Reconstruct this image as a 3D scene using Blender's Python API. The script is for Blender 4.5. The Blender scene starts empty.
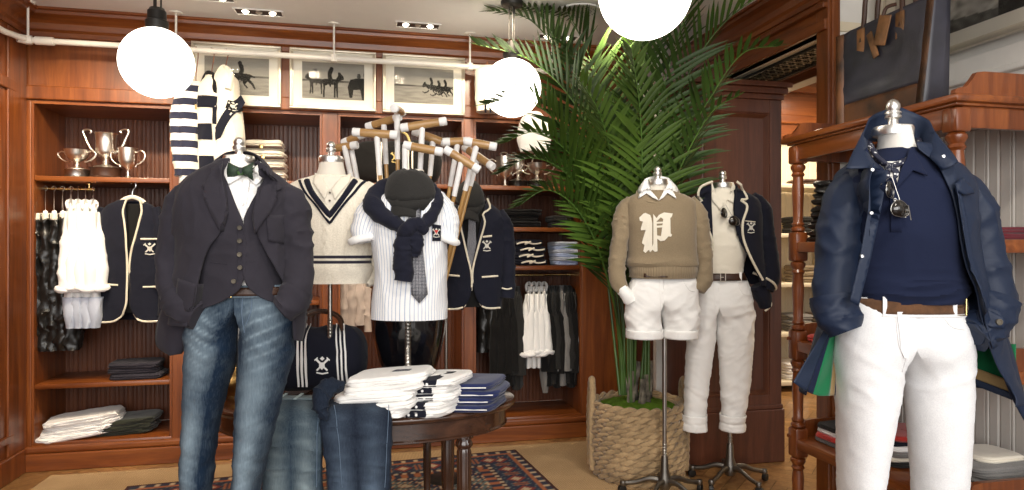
import bpy, bmesh, math, random
from math import sin, cos, pi, radians, sqrt
from mathutils import Vector, Matrix, noise
from mathutils.bvhtree import BVHTree
random.seed(7)
C = bpy.context.scene.collection
SC = bpy.context.scene

# ------------------------------------------------------------------ camera
F = 665.0; YAW = radians(12.5); EYE = 1.2; HZ = 250.0
cam_d = bpy.data.cameras.new('camera'); cam = bpy.data.objects.new('camera', cam_d); C.objects.link(cam)
cam.location = (0, 0, EYE); cam.rotation_euler = (pi/2, 0, -YAW)
cam_d.sensor_width = 36; cam_d.lens = F/1024*36; cam_d.shift_y = 5/1024
SC.camera = cam
# ------------------------------------------------------------------ world, lights, exposure
W = bpy.data.worlds.new('world'); SC.world = W; W.use_nodes = True
W.node_tree.nodes['Background'].inputs[0].default_value = (1, .97, .93, 1)
W.node_tree.nodes['Background'].inputs[1].default_value = 0.55
def area(name, loc, rot, sx, sy, e, col):
    d = bpy.data.lights.new(name, 'AREA'); d.shape = 'RECTANGLE'; d.size = sx; d.size_y = sy; d.energy = e; d.color = col
    o = bpy.data.objects.new(name, d); C.objects.link(o); o.location = loc; o.rotation_euler = rot; return o
def spot(name, loc, target, e, col, ang=70, blend=.8, r=.04):
    d = bpy.data.lights.new(name, 'SPOT'); d.energy = e; d.color = col; d.spot_size = radians(ang); d.spot_blend = blend; d.shadow_soft_size = r
    o = bpy.data.objects.new(name, d); C.objects.link(o); o.location = loc
    o.rotation_euler = (Vector(target)-Vector(loc)).to_track_quat('-Z', 'Y').to_euler(); return o
area('front_fill', (-.3, -2.6, 1.9), (radians(80), 0, 0), 4.0, 2.6, 175, (1, .98, .96))  # added soft fill from behind the camera; no window is modelled there
area('side_area', (2.0, -1.6, 2.1), (radians(70), 0, radians(20)), 1.5, 1.5, 22, (1, .98, .96))  # smaller area light behind the camera, on the right, aimed inwards
WARM = (1, .84, .62)
for i, (x, y, tx, tz, e) in enumerate([(-1.35, 3.2, -1.45, 1.5, 75), (-.9, 3.2, -.85, 1.6, 46), (-.35, 3.2, -.35, 1.45, 44), (.25, 3.2, .3, 1.35, 42),
                                     (.7, 3.2, .75, 1.7, 45), (1.3, 3.3, 1.4, 1.0, 45)]):
    spot('overhead_spot', (x, y, 2.46), (tx, 4.3, tz-.3), e*1.18, WARM, 85)
for (x, y, tx, ty, tz, e) in [(-.5, 1.2, -.4, 2.3, 1.1, 30), (.4, 1.4, .1, 2.7, .8, 30), (1.3, 1.9, 1.5, 3.2, 1.0, 36), (1.2, .8, 1.6, 1.95, 1.1, 26)]:
    spot('overhead_spot', (x, y, 2.46), (tx, ty, tz), e, (1, .93, .82), 80)
spot('overhead_spot', (-1.0, 2.7, 2.46), (-1.8, 3.7, 1.3), 45, WARM, 80)  # extra spot without a fixture, added to brighten the left wall
area('next_room_lamp', (3.4, 4.4, 2.6), (0, 0, 0), 1.2, 1.2, 60, (1, .86, .66))
VS = SC.view_settings
VS.view_transform = 'Standard'; VS.look = 'None'; VS.gamma = 1; VS.use_curve_mapping = False; VS.exposure = 0.1

# ------------------------------------------------------------------ placing helpers (photo direction + a real distance -> a point of the room)
FX, FY, RX, RY = sin(YAW), cos(YAW), cos(YAW), -sin(YAW)
def world(px, py, d):
    a = (px-512)/F
    return Vector((d*(FX+a*RX), d*(FY+a*RY), EYE-(py-HZ)/F*d))
def onY(px, py, Y):
    a = (px-512)/F; return world(px, py, Y/(FY+a*RY))
def onX(px, py, X):
    a = (px-512)/F; return world(px, py, X/(FX+a*RX))
class Frame:
    """local frame of a thing facing the shop window: x right, y away, z up"""
    def __init__(s, cx, d, z0=0):
        s.cx, s.d, s.k, s.z0 = cx, d, F/d, z0
        w = world(cx, HZ, d); s.loc = Vector((w.x, w.y, z0)); s.rot = -YAW
    def x(s, px, y=0): return (px-512)/F*(s.d+y)-(s.cx-512)/F*s.d
    def z(s, py, y=0): return EYE-(py-HZ)/F*(s.d+y)-s.z0
    def p(s, px, py, y=0): return Vector((s.x(px, y), y, s.z(py, y)))
    def rows(s, rs):   # (py, pxl, pxr, halfdepth, yc)
        out = []; ta = (s.cx-512)/F
        for r in rs:
            a = (r[2]-r[1])/2/s.k; b = r[3]; yc = r[4] if len(r) > 4 else 0
            a = sqrt(max((a*.6)**2, a*a-(b*ta)**2)); out.append((s.z(r[0]), s.x((r[1]+r[2])/2, yc), yc, a, b))
        return out

# ------------------------------------------------------------------ tagging
def tag(o, label=None, cat=None, group=None, kind=None):
    if label: o['label'] = label
    if cat: o['category'] = cat
    if group: o['group'] = group
    if kind: o['kind'] = kind
    return o
def thing(name, label, cat, loc=(0, 0, 0), rotz=0, group=None):
    o = bpy.data.objects.new(name, None); C.objects.link(o); o.empty_display_size = .05
    o.location = loc; o.rotation_euler = (0, 0, rotz); return tag(o, label, cat, group)
def fthing(fr, name, label, cat, group=None): return thing(name, label, cat, fr.loc, fr.rot, group)
def kids(o): return [c for c in bpy.data.objects if c.parent == o]
def dup(o, loc=None, rotz=None, label=None, parent=None, scale=None):
    ch = kids(o)
    c = o.copy(); C.objects.link(c)
    if parent: c.parent = parent
    if loc is not None: c.location = loc
    if rotz is not None: c.rotation_euler = (0, 0, rotz)
    if scale is not None: c.scale = scale
    if label: c['label'] = label
    for k in ch: dup(k, parent=c)
    return c

# ------------------------------------------------------------------ mesh collecting
class MB:
    def __init__(s): s.v = []; s.f = []; s.uv = []; s.col = []; s.mi = []
    def add(s, vs, fs, uvs=None, cols=None, mi=0):
        b = len(s.v); s.v += [tuple(v) for v in vs]
        s.f += [tuple(i+b for i in f) for f in fs]; s.mi += [mi]*len(fs)
        s.uv += list(uvs) if uvs is not None else [(v[0]+v[1], v[2]) for v in vs]
        s.col += list(cols) if cols is not None else [(1, 1, 1)]*len(vs)
        return s
    def box(s, x0, x1, y0, y1, z0, z1, bev=0.0, M=None, mi=0):
        bm = bmesh.new()
        vs = [bm.verts.new((x, y, z)) for x in (x0, x1) for y in (y0, y1) for z in (z0, z1)]
        for f in ((0, 1, 3, 2), (4, 6, 7, 5), (0, 4, 5, 1), (2, 3, 7, 6), (0, 2, 6, 4), (1, 5, 7, 3)): bm.faces.new([vs[i] for i in f])
        if bev: bmesh.ops.bevel(bm, geom=bm.edges[:], offset=bev, segments=2, affect='EDGES', profile=.5)
        bm.verts.index_update()
        V = [v.co.copy() for v in bm.verts]
        if M is not None: V = [M @ v for v in V]
        s.add(V, [[v.index for v in f.verts] for f in bm.faces], mi=mi); bm.free(); return s
    def grid(s, P, nu, nv, closed=False, uv=None, cols=None, mi=0, flip=False):
        """P[j][i], j rows"""
        vs = []; uvs = []; cs = []
        for j in range(nv):
            for i in range(nu):
                vs.append(P[j][i]); uvs.append(uv(i, j) if uv else (i/nu, j/nv)); cs.append(cols(i, j) if cols else (1, 1, 1))
        fs = []
        for j in range(nv-1):
            for i in range(nu if closed else nu-1):
                a, b = j*nu+i, j*nu+(i+1) % nu
                q = (a, b, b+nu, a+nu); fs.append(q[::-1] if flip else q)
        return s.add(vs, fs, uvs, cs, mi)
    def tube(s, pts, r, n=10, cap=True, flat=1.0, wr=None, closed=False, up=None, mi=0, cols=None):
        pts = [Vector(p) for p in pts]; m = len(pts)
        R = r if isinstance(r, (list, tuple)) else [r]*m
        prev = None; rows = []; L = 0
        acc = []
        for j, p in enumerate(pts):
            if closed: t = pts[(j+1) % m]-pts[j-1]
            else: t = pts[min(j+1, m-1)]-pts[max(j-1, 0)]
            t = t.normalized() if t.length > 1e-9 else Vector((0, 0, 1))
            if prev is None:
                u = Vector(up) if up is not None else (Vector((0, 1, 0)) if abs(t.y) < .9 else Vector((1, 0, 0)))
            else: u = prev
            u = (u-t*u.dot(t)).normalized(); prev = u; w = t.cross(u)
            if j: L += (p-pts[j-1]).length
            acc.append(L)
            row = []
            for i in range(n):
                a = 2*pi*i/n; rr = R[j]
                q = p+u*(cos(a)*rr*flat)+w*(sin(a)*rr)
                if wr: q = q+(u*cos(a)+w*sin(a))*wr(a, L, q)
                row.append(q)
            rows.append(row)
        rm = sum(R)/len(R)
        if closed: rows.append(rows[0]); acc.append(L)
        base = len(s.v)
        s.grid(rows, n, len(rows), True, uv=lambda i, j: (2*pi*rm*abs(i/n-.5), acc[j]), mi=mi, flip=True, cols=cols)
        if cap and not closed:
            k = len(rows)-1
            s.f += [tuple(base+i for i in range(n)), tuple(base+k*n+i for i in range(n))[::-1]]; s.mi += [mi, mi]
        return s
    def lathe(s, prof, n=24, M=None, mi=0, sx=1, sy=1, cols=None, flute=0, nfl=0):
        rows = []
        for (r, z) in prof:
            row = []
            for i in range(n):
                a = 2*pi*i/n; rr = max(r, 1e-4)
                if nfl and flute: rr *= 1-flute*abs(sin(a*nfl/2))
                q = Vector((rr*cos(a)*sx, rr*sin(a)*sy, z)); row.append(M @ q if M is not None else q)
            rows.append(row)
        base = len(s.v); s.grid(rows, n, len(rows), True, mi=mi, cols=cols, uv=lambda i, j: (i/n, prof[j][1]))
        k = len(rows)-1
        s.f += [tuple(base+i for i in range(n))[::-1], tuple(base+k*n+i for i in range(n))]; s.mi += [mi, mi]
        return s
    def build(s, name, mats, parent=None, smooth=True, solid=0, off=0, sub=0, bevel=0, angle=40):
        me = bpy.data.meshes.new(name); me.from_pydata(s.v, [], s.f)
        if not isinstance(mats, (list, tuple)): mats = [mats]
        for m in mats: me.materials.append(m)
        me.polygons.foreach_set('material_index', s.mi)
        ul = me.uv_layers.new(name='UVMap'); li = [0.0]*(2*len(me.loops))
        vi = [0]*len(me.loops); me.loops.foreach_get('vertex_index', vi)
        for k, v in enumerate(vi): li[2*k], li[2*k+1] = s.uv[v]
        ul.data.foreach_set('uv', li)
        ca = me.color_attributes.new('Col', 'FLOAT_COLOR', 'POINT')
        cc = []
        for c in s.col: cc += [c[0], c[1], c[2], 1.0]
        ca.data.foreach_set('color', cc)
        me.update()
        if smooth:
            me.polygons.foreach_set('use_smooth', [True]*len(me.polygons))
            try: me.set_sharp_from_angle(angle=radians(angle))
            except Exception: pass
        o = bpy.data.objects.new(name, me); C.objects.link(o)
        if parent: o.parent = parent
        if solid:
            md = o.modifiers.new('s', 'SOLIDIFY'); md.thickness = solid; md.offset = off
        if sub:
            md = o.modifiers.new('d', 'SUBSURF'); md.levels = sub; md.render_levels = sub
        return o
def rotM(loc=(0, 0, 0), rz=0, rx=0, ry=0): return Matrix.Translation(Vector(loc)) @ Matrix.Rotation(rz, 4, 'Z') @ Matrix.Rotation(ry, 4, 'Y') @ Matrix.Rotation(rx, 4, 'X')
def interp(xs, ys, x):
    if x <= xs[0]: return ys[0]
    if x >= xs[-1]: return ys[-1]
    for k in range(len(xs)-1):
        if x <= xs[k+1]:
            t = (x-xs[k])/(xs[k+1]-xs[k]+1e-12)
            p1, p2 = ys[k], ys[k+1]; p0 = ys[k-1] if k else p1; p3 = ys[k+2] if k+2 < len(ys) else p2
            h0 = xs[k]-xs[k-1] if k else xs[k+1]-xs[k]; h1 = xs[k+1]-xs[k]; h2 = xs[k+2]-xs[k+1] if k+2 < len(xs) else h1
            m1 = .5*((p2-p1)/h1+(p1-p0)/max(h0, 1e-9))*h1; m2 = .5*((p3-p2)/max(h2, 1e-9)+(p2-p1)/h1)*h1
            if (p2-p1)*m1 < 0 and abs(p2-p1) < 1e-6: m1 = 0
            if (p2-p1)*m2 < 0 and abs(p2-p1) < 1e-6: m2 = 0
            return (2*t**3-3*t*t+1)*p1+(t**3-2*t*t+t)*m1+(-2*t**3+3*t*t)*p2+(t**3-t*t)*m2
def path(pts, n):
    """smooth resample of 3D control points"""
    pts = [Vector(p) for p in pts]; s = [0]
    for a, b in zip(pts, pts[1:]): s.append(s[-1]+max((b-a).length, 1e-6))
    out = []
    for k in range(n):
        t = s[-1]*k/(n-1); out.append(Vector([interp(s, [p[c] for p in pts], t) for c in range(3)]))
    return out
def rpath(pts, rs, n):
    pts = [Vector(p) for p in pts]; s = [0]
    for a, b in zip(pts, pts[1:]): s.append(s[-1]+max((b-a).length, 1e-6))
    return path(pts, n), [interp(s, rs, s[-1]*k/(n-1)) for k in range(n)]
def fb(p, f=1.0, sx=1, sy=1, sz=1, o=0.0):
    return noise.noise(Vector((p[0]*f*sx+o, p[1]*f*sy+o*1.3, p[2]*f*sz-o)))
def fold(p, f, sx=1, sy=1, sz=1, o=0.0):
    """ridged: soft cloth folds"""
    q = Vector((p[0]*sx*f+o, p[1]*sy*f, p[2]*sz*f+o*.7)); q2 = q+Vector((noise.noise(q*.6), 0, noise.noise(q*.6+Vector((9, 2, 1)))))*.7
    return max(0, 1-2.6*abs(noise.noise(q2)))**2*1.3-.3
def wrinkle(amp=.006, f=5, sx=1, sy=1, sz=1, o=0.0, fine=.35):
    return lambda a, v, p: amp*(fold(p, f, sx, sy, sz, o)+fine*fold(p, f*2.7, sx, sy, sz, o+5)+.5*fb(p, f*.6, 1, 1, 1, o+2))
def ell(phi, n):
    """superellipse, phi from front: x=sin, y=-cos"""
    s_, c_ = sin(phi), cos(phi); e = 2.0/n
    return (math.copysign(abs(s_)**e, s_), -math.copysign(abs(c_)**e, c_))
def ringat(rows, z):
    rs = sorted(rows); zs = [r[0] for r in rs]
    return [interp(zs, [r[c] for r in rs], z) for c in (1, 2, 3, 4)]
def loft(mb, rows, nseg=72, nrow=70, n=2.3, wr=None, cap=(False, False), col=None, mi=0, phi=None, zf=None):
    """closed garment shell (or open: phi(t,z) gives start/end angle). rows (z,xc,yc,a,b)"""
    rs = sorted(rows, key=lambda r: -r[0]); z1, z0 = rs[0][0], rs[-1][0]
    P = []; cols = []; Q = []
    for j in range(nrow):
        t = j/(nrow-1); z = z1+(z0-z1)*t; xc, yc, a, b = ringat(rows, z)
        row = []; cr = []; qr = []
        if phi: f0, f1 = phi(t, z, xc, a)
        for i in range(nseg):
            ph = (f0+(f1-f0)*i/(nseg-1)) if phi else (2*pi*i/nseg - pi)
            ex, ey = ell(ph, n); p = Vector((xc+a*ex, yc+b*ey, z))
            if zf: p.z += zf(ph, t)
            q = Vector((sin(ph), -cos(ph), 0))
            if wr: p = p+q*wr(ph, t, p)
            row.append(p); cr.append(col(ph, p) if col else (1, 1, 1)); qr.append((ph*(a+b)/2, z))
        P.append(row); cols.append(cr); Q.append(qr)
    base = len(mb.v)
    mb.grid(P, nseg, nrow, phi is None, uv=lambda i, j: Q[j][i], cols=lambda i, j: cols[j][i], mi=mi, flip=True)
    if phi is None:
        if cap[0]: mb.f.append(tuple(base+i for i in range(nseg))); mb.mi.append(mi)
        if cap[1]: mb.f.append(tuple(base+(nrow-1)*nseg+i for i in range(nseg))[::-1]); mb.mi.append(mi)
    return mb
class Proj:
    """finds the outer surface of cloth already built, seen from the front (local -y)"""
    def __init__(s, *mbs):
        v = []; f = []
        for m in mbs:
            b = len(v); v += [Vector(p) for p in m.v]; f += [tuple(i+b for i in q) for q in m.f]
        s.t = BVHTree.FromPolygons(v, f); s.ymax = 9
    def y(s, x, z, default=0.0):
        h = s.t.ray_cast(Vector((x, -3, z)), Vector((0, 1, 0)))
        return h[0].y if h[0] is not None and h[0].y < s.ymax else default
def inside(poly, x, z):
    c = False; n = len(poly); j = n-1
    for i in range(n):
        xi, zi = poly[i][0], poly[i][1]; xj, zj = poly[j][0], poly[j][1]
        if (zi > z) != (zj > z) and x < (xj-xi)*(z-zi)/(zj-zi+1e-12)+xi: c = not c
        j = i
    return c
def patch(mb, poly, proj, off=.004, cuts=3, default=0.0, rough=0, relax=True, mi=0, col=None, puff=0):
    """a cloth piece of the given outline laid over the surface behind it"""
    bm = bmesh.new(); vs = [bm.verts.new((p[0], 0, p[1])) for p in poly]
    es = []
    try: fc = bm.faces.new(vs)
    except ValueError: bm.free(); return mb
    bmesh.ops.triangulate(bm, faces=[fc])
    for _ in range(cuts):
        lg = [e for e in bm.edges if e.calc_length() > .012]
        if not lg: break
        bmesh.ops.subdivide_edges(bm, edges=lg, cuts=1); bmesh.ops.triangulate(bm, faces=[f for f in bm.faces if len(f.verts) > 3])
    bm.verts.index_update()
    V = []
    for v in bm.verts:
        y = proj.y(v.co.x, v.co.z, default) if proj else default
        V.append([v.co.x, y, v.co.z])
    if relax and proj:
        nb = [[e.other_vert(v).index for e in v.link_edges] for v in bm.verts]
        for _ in range(4):
            Y = [p[1] for p in V]
            for k, p in enumerate(V):
                if nb[k]:
                    m = sum(Y[q] for q in nb[k])/len(nb[k]); p[1] = min(Y[k], .5*Y[k]+.5*m)
    bd = {v.index for e in bm.edges if e.is_boundary for v in e.verts}
    V = [Vector((p[0], p[1]-off-(0 if k in bd else puff)-rough*max(0, fb(p, 22)), p[2])) for k, p in enumerate(V)]
    fs = []
    for f in bm.faces:
        ix = [v.index for v in f.verts]
        nr = (V[ix[1]]-V[ix[0]]).cross(V[ix[2]]-V[ix[0]])
        fs.append(ix if nr.y < 0 else ix[::-1])
    mb.add(V, fs, uvs=[(p[0], p[2]) for p in V], mi=mi, cols=[col]*len(V) if col else None); bm.free(); return mb
def line_on(proj, pts, off=.003, n=40, default=0.0):
    """pts (x,z) -> smooth 3D polyline lying on the cloth"""
    q = path([Vector((p[0], 0, p[1])) for p in pts], n)
    ys = [proj.y(p.x, p.z, default) for p in q]
    for _ in range(3): ys = [min(ys[i], (ys[max(i-1, 0)]+ys[i]+ys[min(i+1, n-1)])/3) for i in range(n)]
    return [Vector((p.x, y-off, p.z)) for p, y in zip(q, ys)]

# ------------------------------------------------------------------ materials
def newmat(name):
    m = bpy.data.materials.new(name); m.use_nodes = True; nt = m.node_tree; b = nt.nodes['Principled BSDF']; return m, nt, b
def N(nt, t, **k):
    n = nt.nodes.new(t)
    for a, v in k.items(): setattr(n, a, v)
    return n
def coords(nt, kind='Object', scale=(1, 1, 1), rot=(0, 0, 0)):
    tc = N(nt, 'ShaderNodeTexCoord'); mp = N(nt, 'ShaderNodeMapping'); nt.links.new(tc.outputs[kind], mp.inputs[0])
    mp.inputs['Scale'].default_value = scale; mp.inputs['Rotation'].default_value = rot; return mp.outputs[0]
def ramp(nt, src, stops):
    r = N(nt, 'ShaderNodeValToRGB'); nt.links.new(src, r.inputs[0]); e = r.color_ramp.elements
    while len(e) < len(stops): e.new(.5)
    for k, (p, c) in enumerate(stops): e[k].position = p; e[k].color = (*c, 1) if len(c) == 3 else c
    return r.outputs[0]
def bump(nt, b, src, strength, dist=.002):
    n = N(nt, 'ShaderNodeBump'); n.inputs['Strength'].default_value = strength; n.inputs['Distance'].default_value = dist
    nt.links.new(src, n.inputs['Height'])
    old = b.inputs['Normal'].links
    if old: nt.links.new(old[0].from_socket, n.inputs['Normal'])
    nt.links.new(n.outputs[0], b.inputs['Normal'])
def mixc(nt, a, c, fac, mode='MIX'):
    n = N(nt, 'ShaderNodeMix', data_type='RGBA', blend_type=mode)
    for s, v in ((0, fac), (6, a), (7, c)):
        if isinstance(v, bpy.types.NodeSocket): nt.links.new(v, n.inputs[s])
        elif s == 0: n.inputs[0].default_value = v
        else: n.inputs[s].default_value = (*v, 1)
    return n.outputs[2]
def noiseN(nt, vec, scale, detail=4, rough=.55, dist=0):
    n = N(nt, 'ShaderNodeTexNoise'); nt.links.new(vec, n.inputs['Vector']); n.inputs['Scale'].default_value = scale
    n.inputs['Detail'].default_value = detail; n.inputs['Roughness'].default_value = rough; n.inputs['Distortion'].default_value = dist; return n.outputs[0]
def plain(name, col, rough=.6, metal=0, spec=.5, coat=0, bmp=0, bs=60, vary=.08, emit=None, es=0, sheen=0, alpha=1, trans=0):
    m, nt, b = newmat(name); v = coords(nt)
    nz = noiseN(nt, v, bs*.2, 3)
    c2 = tuple(max(0, x*(1-vary*2)) for x in col); c1 = tuple(min(1, x*(1+vary)) for x in col)
    nt.links.new(ramp(nt, nz, [(.3, c2), (.7, c1)]), b.inputs['Base Color'])
    b.inputs['Roughness'].default_value = rough; b.inputs['Metallic'].default_value = metal; b.inputs['Specular IOR Level'].default_value = spec
    b.inputs['Coat Weight'].default_value = coat; b.inputs['Coat Roughness'].default_value = .15
    b.inputs['Sheen Weight'].default_value = sheen; b.inputs['Transmission Weight'].default_value = trans
    if bmp: bump(nt, b, noiseN(nt, v, bs, 4), bmp)
    if emit: b.inputs['Emission Color'].default_value = (*emit, 1); b.inputs['Emission Strength'].default_value = es
    return m
def wood(name, dark, mid, light, axis='z', rough=.38, coat=.2, scale=1.0):
    m, nt, b = newmat(name)
    s = {'z': (9, 9, .7), 'x': (.7, 9, 9), 'y': (9, .7, 9)}[axis]; s = tuple(q*scale for q in s)
    v = coords(nt, 'Object', s); a = noiseN(nt, v, 2.2, 6, .6, .8)
    v2 = coords(nt, 'Object', tuple(q*6 for q in s)); f = noiseN(nt, v2, 3, 3, .7)
    c = ramp(nt, a, [(.25, dark), (.5, mid), (.78, light)])
    c = mixc(nt, c, ramp(nt, f, [(.35, (.72, .72, .72)), (.6, (1, 1, 1))]), .45, 'MULTIPLY')
    nt.links.new(c, b.inputs['Base Color'])
    b.inputs['Roughness'].default_value = rough; b.inputs['Coat Weight'].default_value = coat; b.inputs['Coat Roughness'].default_value = .18
    bump(nt, b, f, .08, .0008); return m
def cloth(name, col, rough=.9, weave='plain', sheen=.25, vary=.06, use_col=False, wsc=1.0, bmp=.35, spec=.2):
    m, nt, b = newmat(name); v = coords(nt, 'Object'); uv = coords(nt, 'UV')
    nz = noiseN(nt, v, 7, 4)
    c = ramp(nt, nz, [(.3, tuple(x*(1-vary) for x in col)), (.7, tuple(min(1, x*(1+vary)) for x in col))])
    if use_col:
        a = N(nt, 'ShaderNodeVertexColor'); a.layer_name = 'Col'; c = mixc(nt, c, a.outputs[0], 1.0, 'MULTIPLY')
    b.inputs['Roughness'].default_value = rough; b.inputs['Specular IOR Level'].default_value = spec
    b.inputs['Sheen Weight'].default_value = sheen; b.inputs['Sheen Roughness'].default_value = .5
    if weave == 'plain':
        bump(nt, b, noiseN(nt, v, 420*wsc, 2), bmp, .0008)
    elif weave == 'twill':
        w = N(nt, 'ShaderNodeTexWave', bands_direction='DIAGONAL'); nt.links.new(v, w.inputs[0]); w.inputs['Scale'].default_value = 220*wsc; w.inputs['Distortion'].default_value = 1
        bump(nt, b, w.outputs[1], bmp, .0006)
        c = mixc(nt, c, ramp(nt, noiseN(nt, v, 300, 2), [(.35, (.86, .86, .88)), (.65, (1, 1, 1))]), .7, 'MULTIPLY')
    elif weave == 'rib':
        w = N(nt, 'ShaderNodeTexWave', bands_direction='X'); nt.links.new(uv, w.inputs[0]); w.inputs['Scale'].default_value = 28*wsc; w.inputs['Distortion'].default_value = .3
        bump(nt, b, w.outputs[1], bmp*1.5, .003); c = mixc(nt, c, ramp(nt, w.outputs[1], [(0, (.8, .8, .8)), (.5, (1, 1, 1))]), .35, 'MULTIPLY')
    elif weave == 'knit':
        w = N(nt, 'ShaderNodeTexVoronoi'); nt.links.new(v, w.inputs['Vector']); w.inputs['Scale'].default_value = 190*wsc
        bump(nt, b, w.outputs[0], bmp, .002)
        c = mixc(nt, c, ramp(nt, noiseN(nt, v, 240*wsc, 2), [(.35, (.82, .82, .8)), (.65, (1, 1, 1))]), .7, 'MULTIPLY')
    bump(nt, b, noiseN(nt, v, 26, 4, .6), .35, .004)
    nt.links.new(c, b.inputs['Base Color']); return m
def stripes(name, base, line, pitch, width, axis='u', rough=.85, second=None):
    """stripes woven into the cloth, running with its UV"""
    m, nt, b = newmat(name); tc = N(nt, 'ShaderNodeTexCoord'); sp = N(nt, 'ShaderNodeSeparateXYZ'); nt.links.new(tc.outputs['UV'], sp.inputs[0])
    md = N(nt, 'ShaderNodeMath', operation='PINGPONG'); nt.links.new(sp.outputs[0 if axis == 'u' else 1], md.inputs[0]); md.inputs[1].default_value = pitch/2
    lt = N(nt, 'ShaderNodeMath', operation='LESS_THAN'); nt.links.new(md.outputs[0], lt.inputs[0]); lt.inputs[1].default_value = width/2
    nt.links.new(mixc(nt, base, line, lt.outputs[0]), b.inputs['Base Color'])
    b.inputs['Roughness'].default_value = rough; b.inputs['Specular IOR Level'].default_value = .2; b.inputs['Sheen Weight'].default_value = .1
    v = coords(nt); bump(nt, b, noiseN(nt, v, 400, 2), .3, .0008); bump(nt, b, noiseN(nt, v, 26, 4, .6), .3, .004); return m
def denim(name, dark, light):
    m, nt, b = newmat(name); v = coords(nt); a = N(nt, 'ShaderNodeVertexColor'); a.layer_name = 'Col'
    sp = N(nt, 'ShaderNodeSeparateColor'); nt.links.new(a.outputs[0], sp.inputs[0])
    v2 = coords(nt, 'Object', (240, 240, 30)); st = noiseN(nt, v2, 1, 3, .7)
    ad = N(nt, 'ShaderNodeMath', operation='ADD'); nt.links.new(sp.outputs[0], ad.inputs[0])
    mu = N(nt, 'ShaderNodeMath', operation='MULTIPLY_ADD'); nt.links.new(st, mu.inputs[0]); mu.inputs[1].default_value = .35; mu.inputs[2].default_value = -.17
    nt.links.new(mu.outputs[0], ad.inputs[1])
    nt.links.new(ramp(nt, ad.outputs[0], [(0, dark), (.45, tuple((p*.55+q*.45)*.9 for p, q in zip(dark, light))), (1, light)]), b.inputs['Base Color'])
    b.inputs['Roughness'].default_value = .9; b.inputs['Specular IOR Level'].default_value = .2; b.inputs['Sheen Weight'].default_value = .03
    w = N(nt, 'ShaderNodeTexWave', bands_direction='DIAGONAL'); nt.links.new(v, w.inputs[0]); w.inputs['Scale'].default_value = 200
    bump(nt, b, w.outputs[1], .25, .0006); bump(nt, b, noiseN(nt, v, 30, 5, .6), .45, .004); return m
def dots(name, base, dot, scale, size=.3, rough=.7, kind='EUCLIDEAN', rand=.15):
    m, nt, b = newmat(name); v = coords(nt, 'UV'); w = N(nt, 'ShaderNodeTexVoronoi'); nt.links.new(v, w.inputs['Vector']); w.inputs['Scale'].default_value = scale; w.inputs['Randomness'].default_value = rand
    nt.links.new(ramp(nt, w.outputs[0], [(size, dot), (size+.05, base)]), b.inputs['Base Color']); b.inputs['Roughness'].default_value = rough; return m
def colmat(name, rough=.8, bmp=0, coat=0, spec=.3):
    m, nt, b = newmat(name); a = N(nt, 'ShaderNodeVertexColor'); a.layer_name = 'Col'; nt.links.new(a.outputs[0], b.inputs['Base Color'])
    b.inputs['Roughness'].default_value = rough; b.inputs['Coat Weight'].default_value = coat; b.inputs['Specular IOR Level'].default_value = spec
    if bmp: bump(nt, b, noiseN(nt, coords(nt), 500, 2), bmp, .002)
    return m
WD = ((.082, .019, .0035), (.195, .050, .009), (.32, .098, .018))
M = {}
M['wood_z'] = wood('mahogany_upright', *WD, axis='z'); M['wood_x'] = wood('mahogany_cross', *WD, axis='x'); M['wood_y'] = wood('mahogany_deep', *WD, axis='y')
M['bead'] = wood('mahogany_beadboard', (.075, .02, .008), (.12, .035, .012), (.165, .052, .017), 'z', .42, .2)
M['pier'] = wood('pier_mahogany', (.06, .017, .009), (.11, .033, .016), (.155, .05, .025), 'z', .38, .25)
M['etagere'] = wood('etagere_mahogany', (.085, .018, .004), (.19, .047, .010), (.31, .09, .02), 'z', .3, .3)
M['etagere_y'] = wood('etagere_board', (.10, .024, .005), (.22, .056, .011), (.36, .11, .022), 'y', .3, .3)
M['table'] = wood('dark_walnut', (.028, .011, .006), (.06, .024, .012), (.12, .05, .025), 'x', .22, .6)
M['table_z'] = wood('dark_walnut_leg', (.028, .011, .006), (.06, .024, .012), (.11, .045, .022), 'z', .25, .6)
M['ceiling'] = plain('ceiling_paint', (.82, .80, .77), .9, vary=.01)
M['cream'] = plain('cream_paint', (.80, .70, .52), .7, vary=.02)
M['greywall'] = plain('grey_board_paint', (.66, .63, .58), .55, vary=.02)
M['whitewall'] = plain('white_wall_paint', (.82, .79, .73), .6, vary=.02)
M['pipe'] = plain('cream_pipe_enamel', (.80, .76, .68), .35, vary=.02)
M['chrome'] = plain('chrome', (.85, .84, .82), .32, 1, vary=.02)
M['steel'] = plain('brushed_steel', (.42, .40, .37), .32, 1, vary=.05)
M['castiron'] = plain('cast_metal', (.2, .185, .165), .4, 1, vary=.1, bmp=.2)
M['silver'] = plain('trophy_silver', (.97, .92, .84), .33, 1, vary=.05)
M['gold'] = plain('gold_metal', (.83, .60, .25), .25, 1, vary=.05)
M['brass'] = plain('old_brass', (.62, .36, .12), .3, 1, vary=.25, bmp=.1)
M['blackmetal'] = plain('black_metal', (.022, .02, .018), .4, .4, vary=.1)
M['blackgloss'] = plain('black_gloss', (.006, .006, .008), .08, 0, coat=1, vary=.1)
M['plinth_black'] = plain('black_plinth', (.015, .012, .01), .3)
M['linen'] = cloth('form_linen', (.78, .72, .62), weave='plain')
M['linen_white'] = cloth('form_linen_white', (.84, .81, .75), weave='plain')
M['globe'] = plain('opal_glass', (1, 1, 1), .3, emit=(1, .93, .80), es=5.5, vary=0)
M['bulb'] = plain('lamp_face', (1, 1, 1), .3, emit=(1, .88, .68), es=22, vary=0)
M['moss'] = cloth('moss', (.10, .19, .015), weave='knit', sheen=0, vary=.5, wsc=.5, bmp=1)
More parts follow.
